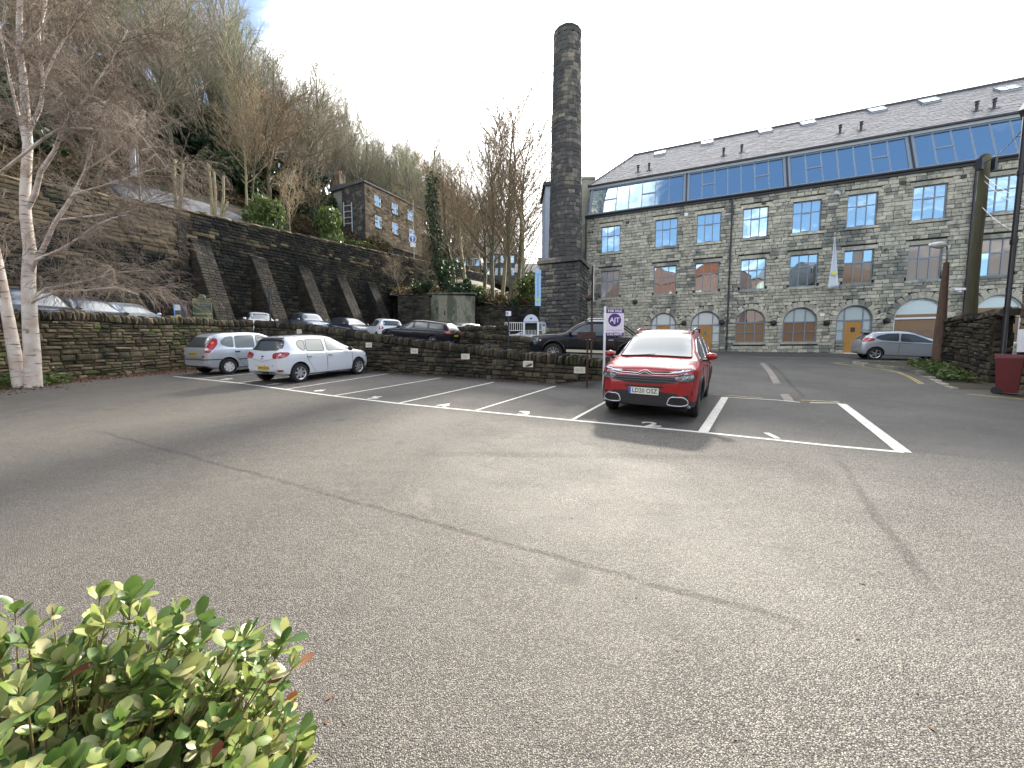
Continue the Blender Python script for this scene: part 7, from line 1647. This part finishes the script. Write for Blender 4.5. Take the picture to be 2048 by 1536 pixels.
for i in range(80):                        # dark evergreens low in the wood
    t_ = rt.uniform(-18, 26); p = rt.uniform(9.5, 32); v = rw(t_, p); 
    shrub('e%d' % (i % 3), (v.x, v.y, hillz(t_, p) - .3), rt.uniform(1.0, 2.1), 'dark evergreen bush filling the lower edge of the hillside wood', 'evergreen bushes under the wood')
for i in range(70):
    t_ = rt.uniform(-20, 40); p = rt.choice([rt.uniform(3.8, 9), rt.uniform(9, 26)]); v = rw(t_, p)
    if -4 < t_ < 19 and p < 9: continue
    if 23 < t_ < 35 and 5 < p < 14: continue
    shrub('b%d' % (i % 3), (v.x, v.y, hillz(t_, p) - .3), rt.uniform(.6, 1.3), 'brown and green bramble thicket on the bank above the great wall', 'bramble thickets above the wall')
def onhill(px, p): u = at(px, 500, 1).x; o = RW0 - RWn * p; t_ = (u * o.y - o.x) / (RWd.x - u * RWd.y); v = o + RWd * t_; return t_, v.y, Vector((v.x, v.y, hillz(t_, p)))
for px, D, s, sz, key, lab in ((527, 4.2, 1.1, 1.9, 'l0', 'pale yellow-green laurel on bare stems above the railings'), (660, 4.6, 1.1, 2.0, 'l1', 'upright pointed green shrub just left of the hillside house'), (612, 5.5, 1.3, 1.2, 'b1', 'russet-brown shrub beside the slender tree left of the house'), (392, 4.0, .8, .7, 'l2', 'low grassy green shrub below the lopped trees'), (715, 4.6, 1.0, .8, 'l1', 'green ivy bank right under the end wall of the hillside house'), (755, 4.0, 1.0, .6, 'e1', 'dark green bush on the bank below the sash windows'), (805, 4.2, 1.0, .7, 'b2', 'brown shrub under the right windows of the hillside house'), (736, 5.6, .7, .8, 'b0', 'rounded pale brown shrub against the corner of the hillside house'), (640, 7.5, 1.5, 1.5, 'e0', 'dark green bush between the upright shrub and the russet shrub')):
    t_, p, v = onhill(px, D); shrub(key, v - UP * .2, s, lab, None, sz)
# lopped trees with stub branches
def pollard(px, D, tops, label, r=.16):
    t_, D, v = onhill(px, D); t = empty('lopped_tree', v, label, 'tree'); T_ = []; W_ = []; base = v - UP * .3
    for tx, ty in tops:
        e = at(tx, ty, D); m1 = base.lerp(e, .25); m1.x = base.x * .4 + e.x * .6; pts = [base, base.lerp(m1, .5) + Vector((R.uniform(-.05, .05), 0, 0)), m1, m1.lerp(e, .5) + Vector((R.uniform(-.1, .1), R.uniform(-.1, .1), 0)), e]
        for i in range(4): T_.append((pts[i], pts[i + 1], r * (1 - i * .13), r * (1 - (i + 1) * .13)))
        for k in range(9): f = R.uniform(.4, 1); q = m1.lerp(e, f); T_.append((q, q + Vector((R.uniform(-.6, .6), R.uniform(-.6, .6), R.uniform(0, .5))), .03, .012))
    I = inv(t); T_ = [(I @ a, I @ b, c, d) for a, b, c, d in T_]; obj('trunk', seg_mesh('trunk', T_, M_PALEB, 7), t)
pollard(352, 5.0, ((350, 318), (366, 325)), 'pair of lopped pale trunks, the left pair above the wall'); pollard(430, 4.2, ((417, 328), (428, 342), (447, 352), (455, 402)), 'lopped pale tree with several stub trunks right of the first pair')
for px, D, key, s, lab, ln in ((497, 8.4, 't0', (.9, .72), 'tall pale-barked bare tree, the left of the two above the railings', -.03), (512, 8.8, 't1', (.9, .8), 'tall bare tree with reddish trunk just right of its pale twin', .03), (583, 4.6, 't0', (.8, .62), 'slender pale bare tree fanning out above the russet shrub', 0), (632, 7.0, 't2', (.7, .55), 'slim straight bare tree behind the upright pointed shrub', 0), (540, 9.5, 't2', (1.3, .75), 'wide-spreading olive bare tree above the laurel', .05),
    ):
    t_, p, v = onhill(px, D); tree(key, v - UP * .2, R.uniform(0, 6), s, lab, lean=ln)
# clump of tall bare trees between wood and chimney
for i, (px, D, py0, py1, lab) in enumerate(((908, 46, 585, 330, 'tall bare tree, leftmost of the clump right of the ivy-clad trunk'), (935, 44, 590, 300, 'tall narrow bare tree with a dense top, second of the clump'), (968, 47, 600, 345, 'slim bare tree standing between the two tallest groups of the clump'), (985, 44.5, 600, 285, 'tall bare tree at the left of the biggest group by the chimney'), (1003, 46, 600, 275, 'tallest bare tree in the middle of the clump by the chimney'), (1022, 44, 605, 280, 'tall forked bare tree just right of the tallest one'), (1038, 46, 605, 300, 'bare tree leaning slightly right near the sunlit gap'), (1052, 44, 612, 335, 'rightmost bare tree with branches reaching towards the chimney'), (858, 42, 575, 400, 'thin bare tree just left of the ivy-clad trunk'), (800, 41, 588, 430, 'thin bare tree in front of the mossy end of the retaining wall'))):
    a = at(px, py0, D); b = at(px, py1, D); tree('t%d' % ((i * 2 + 1) % 3), (a.x, D, a.z - .3), i * 1.3, (1.25 if i < 8 else .6, (b.z - a.z) / 17.0), lab, None, lean=(px - 1000) * .0008)
D = 43; t = empty('ivy_clad_tree', at(882, 578, D), 'leaning tree trunk thickly wrapped in dark ivy below the hillside house', 'tree'); pts = [at(*q, D) for q in ((895, 580), (886, 560), (878, 530), (872, 490), (868, 440), (864, 400), (866, 350))]; I = inv(t)
obj('trunk', seg_mesh('trunk', [(I @ a, I @ b, .3 - i * .035, .3 - (i + 1) * .035) for i, (a, b) in enumerate(zip(pts, pts[1:]))], M_BARK, 7), t); rs = np.random.RandomState(9); lp = []
for a, b in zip(pts, pts[1:]):
    for _ in range(420): f = rs.rand(); q = a.lerp(b, f); r_ = rs.uniform(.3, .75); th = rs.uniform(0, 6.28); lp.append(tuple(I @ (q + Vector((r_ * math.cos(th), r_ * math.sin(th), rs.uniform(-.2, .2))))))
for _ in range(500): q = at(900, 540, D - .5) + Vector((rs.normal() * .7, rs.normal() * .5, rs.normal() * .6)); lp.append(tuple(I @ q))
obj('ivy', leafcloud('ivy', lp, .16, M_EVER, 0, 4), t); T_, W_ = [], []; grow(random.Random(3), pts[-1], Vector((.05, 0, 1)), 6, .12, 0, {'n': 3, 'tl': 0, 'rmin': .014, 0: (5, .08, 9, .5, .5, .05, .1), 1: (4, .12, 8, .5, .5, .08, .2), 2: (3, .15, 0, 0, 0, .05, 0)}, T_, W_)
obj('crown', seg_mesh('crown', [(I @ a, I @ b, c_, d_) for a, b, c_, d_ in T_ + W_], M_TWIG, 3), t)
for i, (px, py, D, k, s) in enumerate(((925, 588, 42.5, 'e0', 1.1), (945, 585, 43, 'l0', .8), (955, 600, 42, 'e1', .8), (1065, 590, 43, 'l1', 1.3), (1080, 575, 46, 'e2', 1.3), (845, 575, 42, 'e2', .8), (905, 590, 42, 'b0', .7), (1000, 598, 43, 'b1', .6), (1030, 604, 42.5, 'e0', .6))):
    shrub(k, at(px, py, D) - UP * .9, s, ['dark evergreen bush on the wooded bank over the concrete wall', 'pale variegated bush right of the dark bush over the concrete wall', 'dark bush hanging over the right end of the concrete wall', 'bright green bush on the bank near the blue banner', 'dark green bush at the left edge of the chimney base', 'dark green bush on the bank left of the ivy-clad trunk', 'brown undergrowth at the foot of the ivy-clad trunk', 'low brown undergrowth among the clump trunks', 'low dark bush at the foot of the clump by the gate'][i])
# leaf litter and scrub that nobody could count
rs = np.random.RandomState(11); lp = []
for _ in range(60000):
    t_ = rs.uniform(-20, 60); p = 3.6 + abs(rs.normal()) * (6 if rs.rand() < .6 else 18)
    if -1.5 < t_ < 18.5 and 4.6 < p < 8.6: continue
    v = rw(t_, p); lp.append((v.x, v.y, hillz(t_, p) + rs.uniform(.0, .5)))
obj('hillside_scrub', leafcloud('hillside_scrub', lp, .22, M_BRAM, .3, 2), None, 'stuff')
lp = []
for _ in range(9000):
    px = rs.uniform(785, 1095); D = rs.uniform(41.3, 50); k = smooth((px - 910) / 120); z = at(px, 590 + 22 * smooth((px - 900) / 120) - (D - 41) * 2.6, D); lp.append((z.x, D, z.z + rs.uniform(-.1, .45)))
obj('bank_scrub', leafcloud('bank_scrub', lp, .15, M_BRAM, .3, 3), None, 'stuff')
lp = []
dA = (WJ - WA0).normalized(); nA = Vector((dA.y, -dA.x)); dB = (WB1 - WJ).normalized(); nB = Vector((-dB.y, dB.x)); nB = nB if nB.y < 0 else -nB
for _ in range(5200):
    s = rs.uniform(0, 11); q = WA0 + dA * s + nA * (.08 + abs(rs.normal()) * (.55 + .5 * math.sin(s * .7) ** 2)); lp.append((q.x, q.y, G(q.x, q.y) + .012 + rs.uniform(0, .03)))
for _ in range(900): s = rs.uniform(0, 16); q = WJ + dB * s + nB * (.05 + abs(rs.normal()) * .25); lp.append((q.x, q.y, G(q.x, q.y) + .012 + rs.uniform(0, .02)))
me_ = [((q := (rs.uniform(-8, 9), rs.uniform(1.2, 11)))[0], q[1], G(*q) + .004) for _ in range(420)]; obj('scattered_leaves', leafcloud('scattered_leaves', me_, .014, M_LITT, 1.25, 8), None, 'stuff')
obj('leaf_litter', leafcloud('leaf_litter', lp, .035, M_LITT, .97, 5), None, 'stuff')
lp = []
for _ in range(2600):
    f = rs.rand(); a = Vector((17.0, 15.5)).lerp(Vector((14.3, 11.7)), f); q = a + Vector((-.9, .65)).normalized() * rs.uniform(.0, .8); cl_ = .5 + .5 * math.sin(f * 17) * math.sin(f * 41); lp.append((q.x, q.y, G(q.x, q.y) + .12 + abs(rs.normal()) * .16 * cl_))
obj('verge_weeds', leafcloud('verge_weeds', lp, .06, M_LAUR, .2, 6), None, 'stuff')
lp = []
for _ in range(1500): c_ = [(-15.2, 11.6), (-14.6, 12.1), (-15.6, 11.2)][rs.randint(3)]; x, y = c_[0] + rs.normal() * .22, c_[1] + rs.normal() * .2; lp.append((x, y, G(x, y) + abs(rs.normal()) * .2))
obj('foot_weeds', leafcloud('foot_weeds', lp, .05, M_LAUR, .2, 7), None, 'stuff')

# ------------------------------------------------------------------ birch in front of the left wall
def birch_bark():
    m = bpy.data.materials.new('birch_bark'); m.use_nodes = True; N = m.node_tree.nodes; L = m.node_tree.links; b = N['Principled BSDF']; b.inputs['Roughness'].default_value = .7
    g = N.new('ShaderNodeNewGeometry').outputs['Position']
    def band(sc, s, lo, hi):
        mp = N.new('ShaderNodeMapping'); mp.inputs['Scale'].default_value = sc; L.new(g, mp.inputs[0]); n = N.new('ShaderNodeTexNoise'); n.inputs['Scale'].default_value = s; n.inputs['Detail'].default_value = 5; L.new(mp.outputs[0], n.inputs[0]); r = N.new('ShaderNodeMapRange'); r.inputs[1].default_value = lo; r.inputs[2].default_value = hi; L.new(n.outputs[0], r.inputs[0]); return r.outputs[0]
    def mx(f, a, c):
        x = N.new('ShaderNodeMix'); x.data_type = 'RGBA'; L.new(f, x.inputs[0])
        for i, v in ((6, a), (7, c)):
            if isinstance(v, tuple): x.inputs[i].default_value = (*v, 1)
            else: L.new(v, x.inputs[i])
        return x.outputs[2]
    c = mx(band((1, 1, 1), 3, .4, .65), (.60, .55, .50), (.46, .36, .30)); c = mx(band((1, 1, 7), 2.2, .60, .68), c, (.06, .05, .045)); c = mx(band((1, 1, .8), 5, .62, .72), c, (.16, .15, .10))
    L.new(c, b.inputs['Base Color']); MATS['birch_bark'] = m; return m
M_BIRCH = birch_bark(); M_BTWIG = mat('birch_twigs', (.235, .185, .145), .85, vary=.35)
DB = 11.5
bt = empty('birch_tree', (*at(60, 765, DB).xy, G(at(60, 765, DB).x, DB)), 'white-barked birch with two leaning trunks and a haze of drooping brown twigs', 'tree'); I = inv(bt); rb_ = random.Random(12)
LIMB = [([(66, 775), (64, 700), (60, 640), (57, 560), (60, 500), (52, 440), (50, 390), (56, 286), (52, 234), (47, 161), (39, 104), (39, 34), (42, -60), (46, -200)], 0, .2, .045), ([(42, 775), (26, 690), (12, 610), (-5, 520), (-28, 420), (-45, 300), (-60, 150)], -.1, .17, .06),
    ([(52, 420), (70, 388), (81, 344), (109, 302), (121, 268), (128, 248), (143, 233), (160, 215), (178, 190)], -.5, .075, .02), ([(57, 530), (85, 500), (109, 446), (148, 388), (172, 339), (182, 292), (193, 247), (196, 222), (212, 206), (230, 180)], .4, .07, .02),
    ([(58, 260), (78, 221), (83, 203), (86, 161), (80, 110), (78, 65), (90, 16), (97, -50)], .5, .06, .025), ([(62, 545), (72, 520), (120, 500), (160, 475), (191, 451), (224, 437), (255, 430)], -.9, .055, .018), ([(64, 605), (72, 600), (115, 582), (170, 581), (232, 574), (280, 590)], -1.0, .045, .014), ([(63, 600), (90, 577), (130, 570), (180, 560), (230, 545), (290, 540)], .8, .045, .014),
    ([(-20, 352), (0, 346), (78, 284), (122, 255), (187, 258), (230, 262), (270, 270)], -1.2, .05, .016), ([(52, 300), (40, 240), (20, 160), (0, 60), (-20, -40)], .3, .05, .02), ([(120, 440), (200, 430), (250, 425), (290, 410), (320, 390)], 1.0, .035, .012), ([(86, 161), (110, 110), (140, 60), (175, 10), (200, -40)], .2, .035, .014), ([(39, 104), (80, 60), (120, 0), (150, -60)], -.6, .035, .014), ([(10, 600), (-20, 540), (-60, 480)], -.6, .05, .03), ([(172, 339), (220, 310), (265, 275), (300, 240)], .9, .03, .01), ([(143, 233), (190, 170), (230, 110), (255, 60)], -.3, .03, .01), ([(148, 388), (210, 370), (270, 350), (330, 330)], -.4, .028, .01)]
T_, W_ = [], []
SPB = {'n': 3, 'tl': -1, 'rmin': .0042, 0: (7, .09, 17, .50, .75, .0, .12), 1: (6, .10, 6, .5, .5, -.12, .15), 2: (4, .10, 0, 0, 0, -.20, 0)}
for li, (pl, dd, ra, rb2) in enumerate(LIMB):
    n = len(pl); P_ = []
    for i, (x, y) in enumerate(pl): f = i / (n - 1); P_.append(at(x, y, DB + dd * (f if li > 1 else f * .8)))
    if li < 2: P_[0].z = G(P_[0].x, P_[0].y) - .15
    for i in range(n - 1):
        sub = 2
        for k in range(sub): a = P_[i].lerp(P_[i + 1], k / sub); b = P_[i].lerp(P_[i + 1], (k + 1) / sub); f0, f1 = (i + k / sub) / (n - 1), (i + (k + 1) / sub) / (n - 1); T_.append((a, b, ra + (rb2 - ra) * f0 ** .7, ra + (rb2 - ra) * f1 ** .7))
    L_ = sum((b - a).length for a, b in zip(P_, P_[1:])); nb = int(L_ * (4.2 if li > 1 else 2.2)); ra *= .75 if li > 1 else 1
    for _ in range(nb):
        f = rb_.uniform(.3 if li > 1 else .45, 1); i = min(int(f * (n - 1)), n - 2); o = P_[i].lerp(P_[i + 1], f * (n - 1) - i); dd_ = (P_[i + 1] - P_[i]).normalized(); sd_ = Vector((rb_.uniform(-.4, 1.0) if o.x > -15.5 else rb_.uniform(-.8, 1), rb_.uniform(-.9, .9), rb_.uniform(-.15, .5)))
        grow(rb_, o, (dd_ * .35 + sd_).normalized(), rb_.uniform(.9, 1.9), .013, 0, SPB, W_, W_)
obj('trunk', seg_mesh('trunk', [(I @ a, I @ b, c, d) for a, b, c, d in T_], M_BIRCH, 12), bt); 
obj('twigs', seg_mesh('twigs', [(I @ a, I @ b, c, d) for a, b, c, d in W_], M_BTWIG, 3), bt)

# ------------------------------------------------------------------ evergreen bush in the foreground
M_LEAF = leafmat('bush_leaf', [(0, (.045, .095, .022)), (.35, (.11, .18, .04)), (.62, (.22, .27, .07)), (.86, (.36, .37, .15)), (.97, (.38, .35, .2)), (.985, (.22, .06, .03)), (1, (.16, .05, .03))], .42, .34)
M_LEAF.node_tree.nodes['Principled BSDF'].inputs['Coat Weight'].default_value = .15
M_STEM = mat('reddish_stem', (.17, .13, .05), .6, noise_amt=.3, noise_scale=40)
LFM = []
def leaf_geo(k):
    r = random.Random(k); V = []; Fs = []; nS = 6; curl = r.uniform(-.18, .32); fold = r.uniform(.10, .28)
    for i in range(nS + 1):
        f = i / nS; w = .03 + .245 * smooth(f / .62) if f < .62 else .275 * math.sqrt(max(.02, 1 - ((f - .62) / .38) ** 2)); y = f; z = curl * f * f
        V += [(-w, y, z + fold * w), (0, y, z - .012), (w, y, z + fold * w)]
    for i in range(nS): a = i * 3; Fs += [(a, a + 1, a + 4, a + 3), (a + 1, a + 2, a + 5, a + 4)]
    return V, Fs
LG = [leaf_geo(i) for i in range(8)]
for i, (V, Fs) in enumerate(LG):
    me = bpy.data.meshes.new('leaf'); me.from_pydata(V, [], Fs); me.polygons.foreach_set('use_smooth', [True] * len(Fs)); me.materials.append(M_LEAF); LFM.append(me)
mb = MB(); mb.box((-1.75, .35, .0), (2.0, 1.9, .16)); mb.build('planting_bed', M_EARTH, kind='structure')
bush = empty('foreground_bush', (-1.15, .9, G(-1.15, .9)), 'leafy evergreen bush with glossy oval leaves in the bottom left foreground', 'bush'); I = inv(bush); rb_ = random.Random(31); tips = []; stems = []
C0 = Vector((-1.12, .86, .48)); RAD = Vector((.56, .42, .50))
while len(tips) < 1250:
    d = Vector((rb_.gauss(0, 1), rb_.gauss(0, 1), abs(rb_.gauss(0, 1)) - .25)).normalized(); k = rb_.uniform(.5, 1.05); q = C0 + Vector((d.x * RAD.x, d.y * RAD.y, d.z * RAD.z)) * k
    q.z += .05 * noise.noise(q * 5)
    if q.z < .15 or q.y < .3 or any((q - t[0]).length < .022 for t in tips[-120:]): continue
    tips.append((q, (d + Vector((0, 0, .7))).normalized()))
for px, py, D in ((30, 1215, 1.02), (105, 1215, 1.05), (200, 1185, 1.02), (262, 1185, 1.0), (215, 1230, .98), (405, 1235, .98), (360, 1250, .95), (500, 1262, .93), (462, 1275, .9), (570, 1275, .95), (590, 1330, .93), (545, 1340, .9), (560, 1300, .98), (480, 1545, .72), (520, 1560, .75), (430, 1440, .85), (505, 1475, .8)):
    q = at(px, py, D); tips.append((q, Vector((rb_.uniform(-.3, .3) + (.3 if px > 400 else 0), .1, 1)).normalized()))
leaves = []
for q, d in tips:
    base = Vector((C0.x + (q.x - C0.x) * .35, C0.y + (q.y - C0.y) * .35, max(.02, q.z - .45))); mid = base.lerp(q, .6) + Vector((rb_.uniform(-.02, .02), rb_.uniform(-.02, .02), -.02))
    stems += [(base, mid, .0035, .0026), (mid, q, .0026, .0016)]; n = rb_.randint(5, 8); a0 = rb_.uniform(0, 6.28); sz = rb_.uniform(.042, .064); red = rb_.random()
    for i in range(n):
        th = a0 + i * 2.4; el = rb_.uniform(.15, 1.05) if i < n - 2 else rb_.uniform(1.0, 1.4); s = d.orthogonal().normalized(); s.rotate(Matrix.Rotation(th, 3, d)); y = (s * math.cos(el) + d * math.sin(el)).normalized(); x = d.cross(s).normalized(); x = (x + s * rb_.uniform(-.25, .25)).normalized(); x = (x - y * x.dot(y)).normalized(); z = x.cross(y)
        if z.z < 0 and rb_.random() < .8: x = -x; z = -z
        L_ = sz * rb_.uniform(.75, 1.15); o = q - d * (.012 * (n - i) / n) - (q - mid).normalized() * rb_.uniform(0, .03)
        M = Matrix(((x.x * L_, y.x * L_, z.x * L_, o.x), (x.y * L_, y.y * L_, z.y * L_, o.y), (x.z * L_, y.z * L_, z.z * L_, o.z), (0, 0, 0, 1))); leaves.append((M, (o - Vector((0, 0, EYE))).length, o))
def lkey(l): o = l[2]; return l[1] - (o.z) * .4 + (5 if o.y < .35 or abs(o.x / o.y) > 1.36 else 0)
leaves.sort(key=lkey)
for M, _, _ in leaves[:300]: o = bpy.data.objects.new('leaf', LFM[rb_.randrange(8)]); COL.objects.link(o); o.parent = bush; o.matrix_basis = I @ M
V, Fs, an = [], [], []
for M, _, _ in leaves[300:]:
    A = I @ M; vv, ff = LG[rb_.randrange(8)]; n = len(V); V += [tuple(A @ Vector(v)) for v in vv]; a = rb_.random(); 
    for f in ff: Fs.append(tuple(i + n for i in f)); an.append(a)
me = bpy.data.meshes.new('foliage'); me.from_pydata(V, [], Fs); me.polygons.foreach_set('use_smooth', [True] * len(Fs)); me.materials.append(M_LEAF); at_ = me.attributes.new('rnd', 'FLOAT', 'FACE'); at_.data.foreach_set('value', an); obj('foliage', me, bush, 'stuff')
obj('stems', seg_mesh('stems', [(I @ a, I @ b, c, d) for a, b, c, d in stems] + [(I @ Vector((C0.x + rb_.uniform(-.1, .1), C0.y + rb_.uniform(-.1, .1), -.05)), I @ s[0], .009, .0045) for s in stems[::12]], M_STEM, 5), bush)
